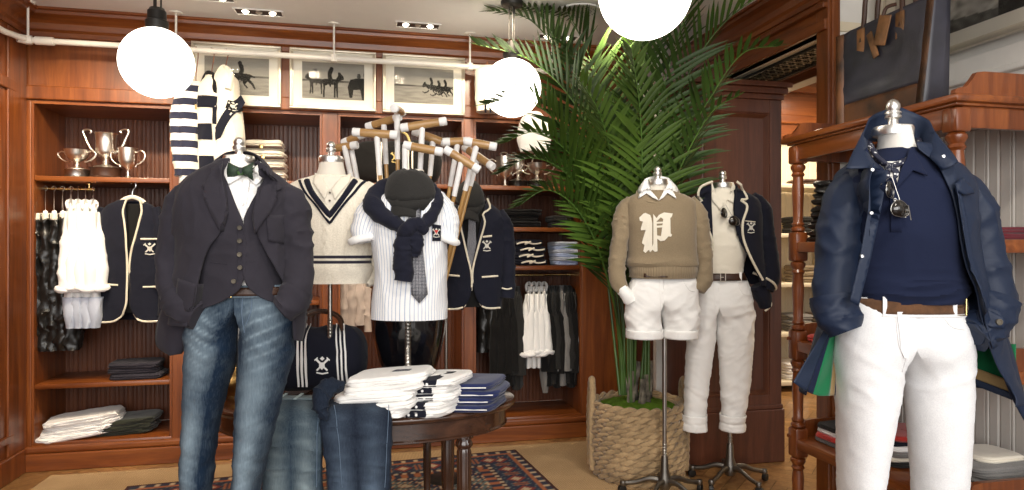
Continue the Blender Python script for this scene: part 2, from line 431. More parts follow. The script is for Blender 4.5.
M['leaf'] = plain('palm_leaf', (.034, .074, .009), .5, vary=.4, spec=.3, bs=8)
M['leaf2'] = plain('palm_leaf_pale', (.062, .115, .014), .5, vary=.35, spec=.3, bs=8)
M['stem'] = plain('palm_stem', (.07, .15, .02), .45, vary=.4, bs=12)
M['bark'] = plain('palm_sheath', (.19, .16, .12), .9, vary=.5, bmp=.8, bs=70)
M['navy'] = cloth('navy_cotton', (.009, .010, .019), weave='plain', sheen=.06)
M['washed_navy'] = cloth('washed_navy_twill', (.030, .027, .036), weave='plain', vary=.2, sheen=.06)
M['navy_coat'] = cloth('navy_coat_cotton', (.0105, .020, .048), weave='plain', rough=.55, spec=.35, sheen=.0, vary=.08, bmp=.2)
M['navy_polo'] = cloth('navy_pique', (.010, .015, .041), weave='plain', vary=.06, sheen=.03)
M['navy_knit'] = cloth('navy_knit', (.010, .011, .022), weave='knit', sheen=.08)
M['black_cloth'] = cloth('black_cloth', (.008, .0075, .0075), weave='plain', vary=.15, sheen=.08)
M['black_leather'] = plain('black_leather', (.012, .011, .010), .33, bmp=.5, bs=50, vary=.2)
M['white_cotton'] = cloth('white_cotton', (.90, .885, .86), weave='plain', vary=.02)
M['white_denim'] = cloth('white_denim', (.93, .925, .92), weave='twill', vary=.015, bmp=.2)
M['cream_cotton'] = cloth('cream_cotton', (.80, .74, .62), weave='plain', vary=.03)
M['cream_knit'] = cloth('cream_knit', (.90, .83, .70), weave='knit', vary=.04, use_col=True, wsc=.8)
M['cream_cord'] = cloth('cream_braid', (.76, .69, .55), weave='knit', vary=.05)
M['tan_knit'] = cloth('tan_wool', (.275, .21, .132), weave='knit', vary=.07, use_col=True)
M['tan_rib'] = cloth('tan_wool_rib', (.275, .21, .132), weave='rib', vary=.07)
M['pink_cloth'] = cloth('faded_pink_linen', (.52, .43, .38), weave='plain', vary=.1)
M['bluegrey'] = cloth('pale_blue_cotton', (.48, .52, .62), weave='plain')
M['blue_cotton'] = cloth('sky_blue_cotton', (.42, .5, .72), weave='plain')
M['royal'] = cloth('royal_navy_cotton', (.014, .022, .085), weave='plain')
M['green_lining'] = cloth('green_lining', (.01, .16, .06), weave='plain')
M['tan_lining'] = cloth('tan_lining', (.38, .25, .11), weave='plain')
M['charcoal'] = cloth('charcoal_wool', (.024, .023, .022), weave='knit', vary=.12, sheen=.1)
M['greycloth'] = cloth('grey_wool', (.22, .21, .20), weave='knit', vary=.12)
M['olive'] = cloth('dark_olive_cloth', (.025, .028, .018), weave='plain')
M['burgundy'] = cloth('burgundy_felt', (.13, .012, .022), weave='plain')
M['red'] = cloth('red_cloth', (.5, .04, .03))
M['pinstripe'] = stripes('blue_pinstripe', (.82, .82, .82), (.42, .47, .60), .0125, .0026)
M['rugby'] = stripes('navy_white_rugby', (.82, .79, .72), (.02, .022, .045), .076, .038, 'v')
M['tie'] = dots('dotted_navy_tie', (.018, .018, .032), (.5, .5, .52), 190, .28)
M['bandana'] = dots('spotted_bandana', (.012, .014, .035), (.75, .75, .75), 85, .26, rand=.8)
M['plaid'] = dots('dark_tartan', (.012, .02, .02), (.05, .12, .03), 70, .35, rand=1)
M['denim'] = denim('washed_denim', (.007, .020, .045), (.40, .52, .60))
M['denim_olive'] = denim('tinted_denim', (.015, .032, .055), (.34, .42, .44))
M['denim_dark'] = denim('dark_denim', (.006, .010, .022), (.12, .17, .24))
M['suede'] = plain('brown_suede', (.13, .055, .02), .9, bmp=.4, bs=200, vary=.2, sheen=.3)
M['leather'] = plain('brown_leather', (.055, .022, .011), .45, bmp=.3, bs=80, vary=.2)
M['tan_leather'] = plain('tan_leather', (.22, .10, .035), .42, bmp=.3, bs=60, vary=.35)
M['canvas'] = plain('waxed_navy_canvas', (.040, .040, .056), .42, bmp=.35, bs=25, vary=.3, coat=.1)
M['bag_suede'] = plain('bag_brown_leather', (.11, .043, .015), .5, bmp=.4, bs=40, vary=.45)
M['lens'] = plain('dark_lens', (.015, .012, .010), .06, .3, vary=0, coat=1)
M['button'] = plain('horn_button', (.14, .12, .09), .3, vary=.4)
M['mallet'] = wood('mallet_bamboo', (.30, .15, .05), (.42, .24, .09), (.55, .34, .14), 'x', .35, .3)
M['cane'] = wood('mallet_cane', (.30, .15, .04), (.45, .25, .08), (.55, .34, .12), 'z', .3, .4)
M['wrap'] = plain('white_wrap', (.82, .81, .80), .7, bmp=.3, bs=100, vary=.02)
M['frame_silver'] = plain('champagne_frame', (.62, .56, .45), .3, .6, vary=.05)
M['matboard'] = plain('cream_mat_board', (.76, .72, .62), .8, vary=.01)
M['print'] = colmat('photo_print', .95, spec=.05)
M['glass'] = plain('picture_glass', (1, 1, 1), .03, vary=0)
M['jute'] = cloth('braided_jute', (.38, .26, .14), weave='knit', vary=.35, wsc=.4, bmp=.8)
M['grille'] = plain('black_grille', (.02, .018, .014), .5, .5)
M['rug'] = colmat('wool_rug', .95, .6)
M['crest'] = cloth('silver_thread', (.58, .56, .50))
M['gold_thread'] = cloth('gold_thread', (.5, .38, .15))
M['blue_thread'] = cloth('black_ink', (.02, .025, .05))
def opal():
    m, nt, b = newmat('picture_glass'); nt.nodes.remove(b); o = nt.nodes['Material Output']
    g = N(nt, 'ShaderNodeBsdfGlossy'); g.inputs['Roughness'].default_value = .04; t = N(nt, 'ShaderNodeBsdfTransparent')
    lw = N(nt, 'ShaderNodeFresnel'); lw.inputs[0].default_value = 1.16; mx = N(nt, 'ShaderNodeMixShader')
    nt.links.new(lw.outputs[0], mx.inputs[0]); nt.links.new(t.outputs[0], mx.inputs[1]); nt.links.new(g.outputs[0], mx.inputs[2]); nt.links.new(mx.outputs[0], o.inputs[0]); return m
M['glass'] = opal()
def floorwood():
    m, nt, b = newmat('oak_parquet')
    a = N(nt, 'ShaderNodeVertexColor'); a.layer_name = 'Col'
    v = coords(nt, 'Object', (30, 30, 30)); n1 = noiseN(nt, v, 1.2, 4, .6, 1)
    c = mixc(nt, ramp(nt, n1, [(.3, (.27, .125, .042)), (.7, (.46, .26, .10))]), a.outputs[0], 1, 'MULTIPLY')
    nt.links.new(c, b.inputs['Base Color']); b.inputs['Roughness'].default_value = .3; b.inputs['Coat Weight'].default_value = .25; return m
M['parquet'] = floorwood()
def sisal():
    m, nt, b = newmat('sisal_weave'); v = coords(nt)
    w = N(nt, 'ShaderNodeTexWave', bands_direction='X'); nt.links.new(v, w.inputs[0]); w.inputs['Scale'].default_value = 38; w.inputs['Distortion'].default_value = 2.5
    w2 = N(nt, 'ShaderNodeTexWave', bands_direction='Y'); nt.links.new(v, w2.inputs[0]); w2.inputs['Scale'].default_value = 38; w2.inputs['Distortion'].default_value = 2.5
    mx = N(nt, 'ShaderNodeMath', operation='MULTIPLY'); nt.links.new(w.outputs[1], mx.inputs[0]); nt.links.new(w2.outputs[1], mx.inputs[1])
    c = ramp(nt, mx.outputs[0], [(0, (.36, .22, .10)), (.6, (.72, .50, .27))])
    c = mixc(nt, c, ramp(nt, noiseN(nt, v, 5, 4), [(.3, (.8, .78, .74)), (.7, (1, 1, 1))]), .8, 'MULTIPLY')
    nt.links.new(c, b.inputs['Base Color']); b.inputs['Roughness'].default_value = .95; bump(nt, b, mx.outputs[0], .6, .004); return m
M['sisal'] = sisal()

# ------------------------------------------------------------------ the room
CEIL = 2.5; YB = 4.1; YK = 4.5; XL = -1.80
def struct(mb, name, m, smooth=False, **k):
    o = mb.build(name, m, smooth=smooth, **k); o['kind'] = 'structure'; return o
def xb(px, Y=YB): return onY(px, HZ, Y).x
# floor: herringbone parquet (real blocks drawn as faces, each with its own tone)
def herringbone():
    mb = MB(); L, w = .42, .07; g = .0015
    mb.add([(-5, -4, -.012), (7, -4, -.012), (7, 8, -.012), (-5, 8, -.012)], [(0, 1, 2, 3)], cols=[(.2, .15, .1)]*4)
    rnd = random.Random(3); k = L/w; s = w/1.0
    ca, sa = cos(radians(45)), sin(radians(45))
    n = int(L/w)
    for i in range(-60, 90):
        for j in range(-14, 22):
            for kind in (0, 1):
                # lattice: vectors (w, w) along i and (L*? ) across j
                ox = i*w + j*(L+0) ; oy = i*w - j*(L+0)
                if kind == 0: x0, y0, x1, y1 = ox, oy, ox+L, oy+w
                else: x0, y0, x1, y1 = ox-0, oy+w, ox+w, oy+w+L
                pts = [(x0+g, y0+g), (x1-g, y0+g), (x1-g, y1-g), (x0+g, y1-g)]
                P = [((p[0]*ca-p[1]*sa)+1.2, (p[0]*sa+p[1]*ca)+1.0, 0) for p in pts]
                cx = sum(p[0] for p in P)/4; cy = sum(p[1] for p in P)/4
                if not (-2.2 < cx < 5.2 and 2.0 < cy < 6.6): continue
                t = rnd.uniform(.72, 1.12)*(1.0 if kind else .86); mb.add(P, [(0, 1, 2, 3)], cols=[(t, t*.97, t*.93)]*4)
    return mb
struct(herringbone(), 'floor', M['parquet'])
mb = MB()
mb.box(-3.0, 2.35, -.5, 4.62, CEIL, CEIL+.08)
struct(mb, 'ceiling', M['ceiling'])
# cabinet wall: frieze, stiles, crown
stile = [(30, 30), (172, 187), (322, 338), (464, 474), (582, 640)]
OP = [(xb(31), xb(172)), (xb(187), xb(322)), (xb(338), xb(464)), (xb(474), xb(582))]
ZT, ZP = 2.02, .145
mb = MB()
xs0, xs1 = XL, 1.76
mb.box(xs0, xs1, YB, YB+.06, ZT, CEIL)                         # upper board
mb.box(xs0, xs1, YB-.018, YB+.05, ZT, ZT+.075, .006)             # lower rail of frieze
mb.box(xs0, xs1, YB-.012, YB+.05, 2.36, 2.41, .005)
edges = [XL] + [e for o in OP for e in o] + [xs1]
for k in range(0, len(edges), 2):
    if edges[k+1]-edges[k] > .004: mb.box(edges[k], edges[k+1], YB, YK+.03, 0, ZT-.0005, .003)
for px0, px1 in ((281, 290), (376, 383), (464, 474), (186, 196)):
    mb.box(xb(px0), xb(px1), YB-.012, YB+.02, ZT+.075, 2.36, .003)
struct(mb, 'wall_back', M['wood_z'])
def crown(mb, pts_in, z1=CEIL):
    """pts_in: polyline in plan with outward normals; profile of a classical crown"""
    prof = [(0, -.135), (.012, -.135), (.014, -.112), (.028, -.10), (.034, -.07), (.058, -.045), (.082, -.032), (.086, -.016), (.10, -.012), (.10, 0)]
    rows = []
    for (p, n) in pts_in: rows.append([Vector((p[0]+n[0]*a, p[1]+n[1]*a, z1+b)) for a, b in prof])
    mb.grid(rows, len(prof), len(rows))
mb = MB(); crown(mb, [((XL, 0.6), (1, 0)), ((XL, YB), (1, -1)), ((xs1, YB), (0, -1))])
struct(mb, 'trim_1', M['wood_x'])
mb = MB(); mb.box(XL-.08, XL, .6, YK+.03, 0, CEIL); mb.box(XL, XL+.014, 3.2, 3.95, .2, .24, .004); mb.box(XL, XL+.014, .8, 3.98, 2.03, 2.09, .005); mb.box(XL, XL+.02, .8, 4.08, 0, .13, .006)
for y0, y1 in ((3.9, 4.09), (2.9, 3.1)): mb.box(XL, XL+.012, y0, y1, .13, 2.36, .004)
struct(mb, 'wall_left', M['wood_z'])
# right end of the back wall + pier
PX0, PX1, PY = 1.745, 2.315, 3.36
def framed_panel(mb, x0, x1, z0, z1, Y, w=.075, dep=.02, rail_b=None):
    """stiles and rails round a sunken panel with a sloping moulding, facing -Y"""
    rb = rail_b or w
    mb.box(x0, x0+w, Y, Y+.03, z0, z1, .003); mb.box(x1-w, x1, Y, Y+.03, z0, z1, .003)
    mb.box(x0+w, x1-w, Y+.0005, Y+.03, z1-w, z1, .003); mb.box(x0+w, x1-w, Y+.0005, Y+.03, z0, z0+rb, .003)
    a0, a1, b0, b1 = x0+w, x1-w, z0+rb, z1-w; m = .028
    for k, (q0, q1, yy0, yy1) in enumerate(((0, .010, Y+.004, Y+.002), (.010, m, Y+.002, Y+dep))):
        o = [(a0+q0, b0+q0), (a1-q0, b0+q0), (a1-q0, b1-q0), (a0+q0, b1-q0)]; i_ = [(a0+q1, b0+q1), (a1-q1, b0+q1), (a1-q1, b1-q1), (a0+q1, b1-q1)]
        mb.add([(p[0], yy0, p[1]) for p in o]+[(p[0], yy1, p[1]) for p in i_], [(j, (j+1) % 4, 4+(j+1) % 4, 4+j) for j in range(4)])
    mb.add([(a0+m, Y+dep, b0+m), (a1-m, Y+dep, b0+m), (a1-m, Y+dep, b1-m), (a0+m, Y+dep, b1-m)], [(0, 1, 2, 3)])
mb = MB(); mb.box(PX0, PX1, PY+.03, YK+.1, 0, 2.14); framed_panel(mb, PX0, PX1, .30, 2.05, PY, .075, .022, .08)
mb.box(PX0-.012, PX1+.012, PY-.015, PY+.1, 0, .30, .006); mb.box(PX0-.006, PX1+.006, PY-.006, PY+.1, .30, .325, .004)
mb.box(PX0-.01, PX1+.01, PY-.012, YK, 2.05, 2.08, .004); mb.box(PX0-.025, PX1+.025, PY-.03, YK, 2.08, 2.115, .006); mb.box(PX0-.045, PX1+.04, PY-.05, YK, 2.115, 2.145, .006)
struct(mb, 'wall_pier', M['pier'])
# header over the opening, running from pier towards the shop front, grille in its soffit
HX0, HX1, HZ0, HY0 = 2.09, 2.47, 2.22, 2.68
mb = MB()
mb.box(HX0, HX0+.05, HY0, 4.6, HZ0, CEIL); mb.box(HX0-.02, HX0+.05, HY0, 4.6, HZ0, HZ0+.05, .006); mb.box(HX0-.03, HX0+.02, HY0, 4.6, HZ0+.10, HZ0+.125, .006)
mb.box(HX1-.04, HX1+.06, HY0, 4.6, HZ0-.06, CEIL, .004); mb.box(HX1-.07, HX1-.03, HY0, 4.6, HZ0-.02, HZ0+.03, .006)
struct(mb, 'trim_2', M['wood_y'])
mb = MB(); crown(mb, [((HX0, 4.6), (-1, 0)), ((HX0, HY0), (-1, 0))]); struct(mb, 'trim_3', M['wood_y'])
mb = MB(); mb.box(HX0+.05, HX1-.04, HY0, 4.6, HZ0-.004, HZ0+.04); struct(mb, 'trim_4', M['cream'])
# vent grille under the header
g = thing('vent_grille', 'long black ornamental vent grille set in the cream underside of the wooden header', 'vent grille', (2.28, 3.30, HZ0-.016))
mb = MB(); w, l = .20, .86
for s in (-1, 1):
    mb.box(s*w/2-.008, s*w/2+.008, -l/2, l/2, -.004, .012, .002); mb.box(-w/2, w/2, s*l/2-.008, s*l/2+.008, -.004, .012, .002)
mb.build('grille_frame', M['grille'], g)
mb = MB(); nx, ny = 4, 15
for a in range(nx):
    for b in range(ny):
        cx = -w/2+w*(a+.5)/nx; cy = -l/2+l*(b+.5)/ny
        mb.tube([(cx+.017*cos(t*pi/4), cy+.017*sin(t*pi/4), .003) for t in range(8)], .0022, 5, closed=True)
        mb.tube([(cx-.023, cy-.022, .003), (cx, cy, .004), (cx+.023, cy+.022, .003)], .0022, 5); mb.tube([(cx+.023, cy-.022, .003), (cx, cy, .004), (cx-.023, cy+.022, .003)], .0022, 5)
mb.build('scrollwork', M['grille'], g)
mb = MB(); mb.box(-w/2, w/2, -l/2, l/2, .0105, .0115); mb.build('backing', M['cream'], g)
# end of the right wall and right wall
mb = MB(); mb.box(2.15, 2.35, 2.69, 2.75, 0, CEIL); struct(mb, 'wall_return', M['whitewall'])
mb = MB(); mb.box(2.085, 2.15, 2.675, 2.76, 0, CEIL, .005); mb.box(2.10, 2.135, 2.665, 2.68, 0, CEIL, .004); struct(mb, 'trim_5', M['wood_z'])
def beads(mb, p0, p1, z0, z1, out, pitch=.045, gd=.004):
    """beaded boards between two plan points; out = normal towards the room"""
    p0, p1 = Vector(p0), Vector(p1); L = (p1-p0).length; t = (p1-p0)/L; o = Vector(out); n = max(1, int(L/pitch)); w = L/n
    pr = []
    for k in range(n):
        for q, h in ((0, -gd), (.07, 0), (.42, 0), (.46, -gd*.9), (.50, gd*.3), (.56, gd*.3), (.60, -gd*.9), (.64, 0), (.93, 0)): pr.append((k*w+q*w, h))
    pr.append((L, -gd))
    A = [p0+t*s+o*h for s, h in pr]
    rows = [[Vector((a.x, a.y, z)) for a in A] for z in (z0, z1)]
    mb.grid(rows, len(pr), 2)
mb = MB(); beads(mb, (2.35, 2.69), (2.35, .6), 0, 1.86, (-1, 0), .10, .006); mb.box(2.36, 2.42, .6, 2.75, 0, 1.86)
struct(mb, 'wall_right', M['greywall'])
mb = MB(); mb.box(2.352, 2.42, .6, 2.75, 1.86, CEIL); struct(mb, 'wall_right_upper', M['whitewall'])
mb = MB(); mb.box(2.31, 2.36, .6, 2.69, 1.86, 1.885, .006); mb.box(2.325, 2.36, .6, 2.69, 1.885, 1.96, .004); mb.box(2.335, 2.36, .6, 2.69, 1.80, 1.86, .004)
struct(mb, 'trim_6', M['whitewall'])
# next room through the opening
mb = MB(); mb.box(2.4, 5.2, 5.4, 5.5, 0, 2.9); beads(mb, (2.3, 5.395), (5.1, 5.395), .0, 2.3, (0, -1), .12, .006); struct(mb, 'wall_next_room', M['cream'])
mb = MB(); mb.box(5.1, 5.2, 1.0, 5.5, 0, 2.9); struct(mb, 'wall_far_right', M['cream'])
mb = MB(); mb.box(2.53, 5.2, 1.0, 5.5, 2.75, 2.9); struct(mb, 'ceiling_next_room', M['ceiling'])
mb = MB(); mb.box(2.5, 5.1, 5.28, 5.4, 2.62, 2.75, .01); mb.box(2.5, 5.1, 5.32, 5.4, 2.40, 2.62); mb.box(2.5, 5.1, 5.30, 5.4, 2.34, 2.42, .01); mb.box(2.5, 5.1, 5.33, 5.4, 2.2, 2.34)
struct(mb, 'trim_7', M['wood_x'])
mb = MB(); mb.box(1.705, 1.745, 3.70, 3.745, 0, 2.45, .004); struct(mb, 'trim_8', M['whitewall'])

# ------------------------------------------------------------------ built-in wall cabinets
bayinfo = [
 ('mahogany wall cabinet at the far left holding silver cups, hanging blazer and folded white trousers', [(1.607, 0), (.465, 0)]),
 ('mahogany wall cabinet behind the striped rugby shirts and the dark jacket form', [(1.607, 0), (.9, 0), (.465, 0)]),
 ('mahogany wall cabinet behind the polo mallets with black duffel on its shelf', [(1.607, 0)]),
 ('mahogany wall cabinet right of the mallets with folded stacks above a rail of dark jackets', [(1.607, 0), (1.345, 0), (1.10, 0)])]
for (x0, x1), (lab, sh) in zip(OP, bayinfo):
    cb = thing('wall_cabinet', lab, 'cabinet', ((x0+x1)/2, YB, 0), 0, 'built-in mahogany wall cabinets'); h = (x1-x0)/2-.001
    mb = MB(); beads(mb, (-h, YK-YB), (h, YK-YB), ZP, ZT, (0, -1), .050, .0022); mb.box(-h, h, YK-YB+.005, YK-YB+.025, ZP, ZT); mb.build('back_panel', M['bead'], cb, smooth=False)
    for s in (-1, 1):
        mb = MB(); mb.box(s*h-(.012 if s > 0 else 0), s*h+(.012 if s < 0 else 0), .004, YK-YB, ZP, ZT); mb.build('side_panel', M['wood_z'], cb, smooth=False)
    mb = MB(); mb.box(-h, h, .002, YK-YB, ZT-.02, ZT-.001); mb.build('top_board', M['wood_x'], cb, smooth=False)
    for z, _ in sh:
        mb = MB(); mb.box(-h+.013, h-.013, .006, YK-YB-.006, z-.028, z, .004); mb.build('shelf', M['wood_x'], cb)
    mb = MB(); mb.box(-h, h, .0, YK-YB, .02, ZP, .004); mb.build('plinth', M['wood_x'], cb)
mb = MB(); mb.box(XL, xs1, YB-.04, YB-.002, 0, .095, .006); mb.box(XL, xs1, YB-.03, YB-.002, .095, ZP-.01, .012)
struct(mb, 'baseboard_back', M['wood_x'])
# fabric: sisal carpet and persian rug
def soft_rect(mb, pts, z, th):
    n = len(pts); mb.add([(p[0], p[1], z) for p in pts]+[(p[0], p[1], z+th) for p in pts], [tuple(range(n, 2*n))]+[(i, (i+1) % n, n+(i+1) % n, n+i) for i in range(n)])
mb = MB(); soft_rect(mb, [(-1.62, 1.5), (1.30, 1.5), (1.66, 3.2), (1.66, 3.96), (-1.62, 3.96)], .0015, .007)
tag(mb.build('sisal_carpet', M['sisal'], smooth=False), 'sand coloured woven sisal carpet covering the floor before the cabinets', 'carpet')
def rugmesh():
    mb = MB(); A = world(130, 0, 1); 
    x0, x1, y1, y0 = -1.17, .88, 0, -2.0
    nx, ny = 180, 176
    red, nav, crm, rst, dk, tl = (.24, .045, .03), (.03, .035, .06), (.50, .38, .24), (.36, .12, .05), (.06, .02, .018), (.12, .15, .14)
    P = []
    cl = {}
    for j in range(ny):
        P.append([Vector((x0+(x1-x0)*i/(nx-1), y0+(y1-y0)*j/(ny-1), .0125)) for i in range(nx)])
    def color(i, j):
        e = min(i, nx-1-i); e2 = min(j, ny-1-j); d = min(e, e2); al = j if e < e2 else i
        if d < 2: return dk
        if d < 5: return nav if (al//2) % 3 else crm
        if d < 7: return rst
        if d < 20:
            c = (al % 14)-7; r = d-13
            if abs(c)+abs(r) < 3: return crm
            if abs(c)+abs(r) < 5: return red
            if (abs(c*r) % 7) == 3: return tl
            if abs(c) == 6 and abs(r) < 5: return rst
            return nav
        if d < 22: return crm if (al//2) % 2 else dk
        if d < 27: return rst if (al//3) % 2 else nav
        a, b = i-nx/2, j-ny/2; q = abs(a)/64+abs(b)/64
        s1 = sin(a*.42)*cos(b*.37)+sin((a+b)*.23)*.6
        h = (abs(int(a))*31+abs(int(b))*17) % 23
        if q < .30: base = nav if s1 > -.2 else rst
        elif q < .34: base = crm
        elif q < .72: base = red if s1 > -.4 else rst
        elif q < .75: base = crm
        else: base = nav if s1 > .1 else tl
        if abs(s1) > 1.05: base = crm
        if h < 3: base = crm
        elif h < 6: base = dk
        elif h < 8: base = rst
        return base
    mb.grid(P, nx, ny, cols=color)
    b = MB(); b.v = mb.v; b.f = mb.f; b.uv = mb.uv; b.col = mb.col; b.mi = mb.mi
    b.box(x0, x1, y0, y1, .0088, .0120); return b
rg = rugmesh().build('persian_rug', M['rug'], smooth=False); rg.location = (0, 3.785, 0); rg.rotation_euler = (0, 0, radians(5))
tag(rg, 'red and navy patterned persian rug lying under the round table', 'rug')

# ------------------------------------------------------------------ pipe rail under the ceiling
zp = 2.30; yp = 3.95
rail = thing('ceiling_pipe_rail', 'cream painted pipe rail hung below the ceiling in front of the horse pictures', 'pipe rail', (0, yp, zp))
c0 = onY(28, 0, yp).x; c1 = onY(556, 0, yp).x
mb = MB(); mb.tube([(c0, 0, 0), (c1, 0, 0)], .0155, 14); mb.tube([(c0+.035, 0, 0), (c0+.12, 0, 0)], .022, 14); mb.tube([(c1-.02, 0, 0), (c1+.006, 0, 0)], .022, 14); mb.build('crossbar', M['pipe'], rail)
mb = MB(); mb.tube(path([(c0, 0, 0), (c0-.03, -.035, 0), (c0-.05, -.3, 0), (c0-.10, -2.2, 0)], 16), .0155, 14); mb.tube([(c0+.02, 0, 0), (c0-.005, -.005, 0), (c0-.035, -.03, 0)], .023, 14); mb.build('side_run', M['pipe'], rail)
for px in (28, 176, 334, 470, 552):
    x = onY(px, 0, yp).x
    mb = MB(); mb.tube([(x, 0, 0), (x, 0, CEIL-zp)], .006, 10); mb.lathe([(.03, CEIL-zp-.008), (.034, CEIL-zp-.004), (.034, CEIL-zp)], 20, Matrix.Translation((x, 0, 0))); mb.lathe([(.019, -.02), (.019, .02)], 14, Matrix.Translation((x, 0, 0))); mb.build('hanger_rod', M['pipe'], rail)

# ------------------------------------------------------------------ globes and recessed cans
def globe(px, py, r_px, R, label, dz=None):
    d = F*R/r_px; p = world(px, py, d); z = min(p.z, 2.06)
    t = thing('globe_pendant', label, 'pendant lamp', (p.x, p.y, CEIL), 0, 'opal globe pendants'); zc = z-CEIL
    mb = MB(); mb.lathe([(R*sin(pi*k/28), zc+R*cos(pi*k/28)) for k in range(2, 29)][::-1], 48); mb.build('globe', M['globe'], t)
    top = zc+R
    mb = MB(); mb.lathe([(.045, top-.02), (.048, top+.03), (.040, top+.035), (.038, top+.075), (.033, top+.08), (.03, top+.088)], 24); mb.build('lamp_holder', M['blackmetal'], t)
    mb = MB()
    for a in range(3): mb.tube([(.016*cos(a*2.1+.5), .016*sin(a*2.1+.5), top+.07), (.016*cos(a*2.1+.5), .016*sin(a*2.1+.5), -.01)], .004, 8)
    mb.build('stem_rods', M['blackmetal'], t)
    mb = MB(); mb.lathe([(.03, -.03), (.055, -.02), (.06, -.006), (.06, 0)], 24); mb.build('canopy', M['blackmetal'], t)
globe(157, 63, 34.5, .152, 'white glowing globe pendant at the upper left before the rugby shirts')
globe(512, 88, 29, .152, 'smallest white glowing globe pendant, just left of the palm')
globe(645, -8, 46.5, .152, 'largest white globe pendant, cut off by the top edge above the palm')
for k, (px, py, lab) in enumerate([(208, -3, 'recessed black ceiling downlight slot near the left globe, mostly out of view'), (259, 12, 'recessed black ceiling downlight slot above the galloping horse picture'),
                              (418, 25, 'recessed black ceiling downlight slot above the right horse picture'), (558, 37, 'recessed black ceiling downlight slot half behind the palm leaves')]):
    a = (px-512)/F; d = (CEIL-EYE)*F/(HZ-py); p = world(px, py, d)
    t = thing('recessed_downlight', lab, 'ceiling light', (p.x, p.y, CEIL), 0, 'recessed ceiling downlights')
    mb = MB(); w, l = .125, .045
    for s in (-1, 1): mb.box(-w, w, s*l-.006, s*l+.006, -.006, .0, .002); mb.box(s*w-.006, s*w+.006, -l, l, -.006, .0, .002)
    mb.build('trim_ring', M['ceiling'], t)
    mb = MB(); mb.box(-w, w, -l, l, -.003, -.001); mb.build('black_recess', M['plinth_black'], t)
    for q in (-.07, 0, .07):
        mb = MB(); mb.lathe([(.006, -.014), (.014, -.008), (.018, -.003)], 20, Matrix.Translation((q, 0, 0))); mb.build('lamp', M['chrome'] if q == 0 else M['bulb'], t)
g = thing('ceiling_speaker_grille', 'round perforated grille in the ceiling behind the top palm leaves', 'ceiling grille', world(580, 14, 3.62).xy.to_3d()+Vector((0, 0, CEIL)))
mb = MB(); mb.lathe([(.001, -.004), (.105, -.004), (.115, -.007), (.12, -.004), (.12, 0)], 40); mb.build('rim', M['ceiling'], g)
mb = MB()
for a in range(5):
    for b in range(6*a+1 if a else 1):
        an = 2*pi*b/max(1, 6*a); mb.lathe([(.004, -.0055), (.004, -.0045)], 6, Matrix.Translation((.02*a*cos(an), .02*a*sin(an), 0)))
mb.build('perforation', M['blackmetal'], g)

# ------------------------------------------------------------------ framed horse photographs
def shp(kind, cx, cz, s, flip=1):
    """silhouettes used in the prints: list of polygons"""
    P = lambda pts: [(cx+flip*x*s, cz+z*s) for x, z in pts]
    horse_run = [(-1, .1), (-.95, .35), (-.75, .62), (-.6, .66), (-.62, .5), (-.4, .38), (.35, .36), (.6, .32), (.95, .18), (.98, .1), (.66, .18), (.62, 0), (.85, -.25), (.98, -.55), (.9, -.6), (.72, -.32), (.45, -.12), (.3, -.3), (.5, -.5), (.42, -.56), (.18, -.3), (.1, -.05), (-.25, -.06), (-.42, -.3), (-.75, -.42), (-.95, -.32), (-1, -.4), (-.7, -.55), (-.35, -.42), (-.2, -.22), (-.42, .0), (-.62, .18), (-.82, .08)]
    horse_stand = [(-.9, .35), (-.85, .55), (-.6, .8), (-.5, .78), (-.5, .6), (-.35, .35), (.4, .35), (.6, .3), (.66, -.2), (.6, -.25), (.56, .1), (.5, -.1), (.52, -.8), (.42, -.8), (.38, -.1), (.2, 0), (-.2, 0), (-.22, -.8), (-.32, -.8), (-.34, -.1), (-.4, -.8), (-.5, -.8), (-.48, 0), (-.55, .25), (-.72, .3)]
    rider = [(-.15, .3), (-.05, .6), (-.15, .85), (-.2, 1.0), (-.08, 1.12), (.06, 1.08), (.1, .95), (.2, .8), (.22, .5), (.15, .3), (.1, -.1), (0, -.15), (.0, .2)]
    return [P(horse_run), P(rider)] if kind == 'run' else [P(horse_stand), P(rider)]
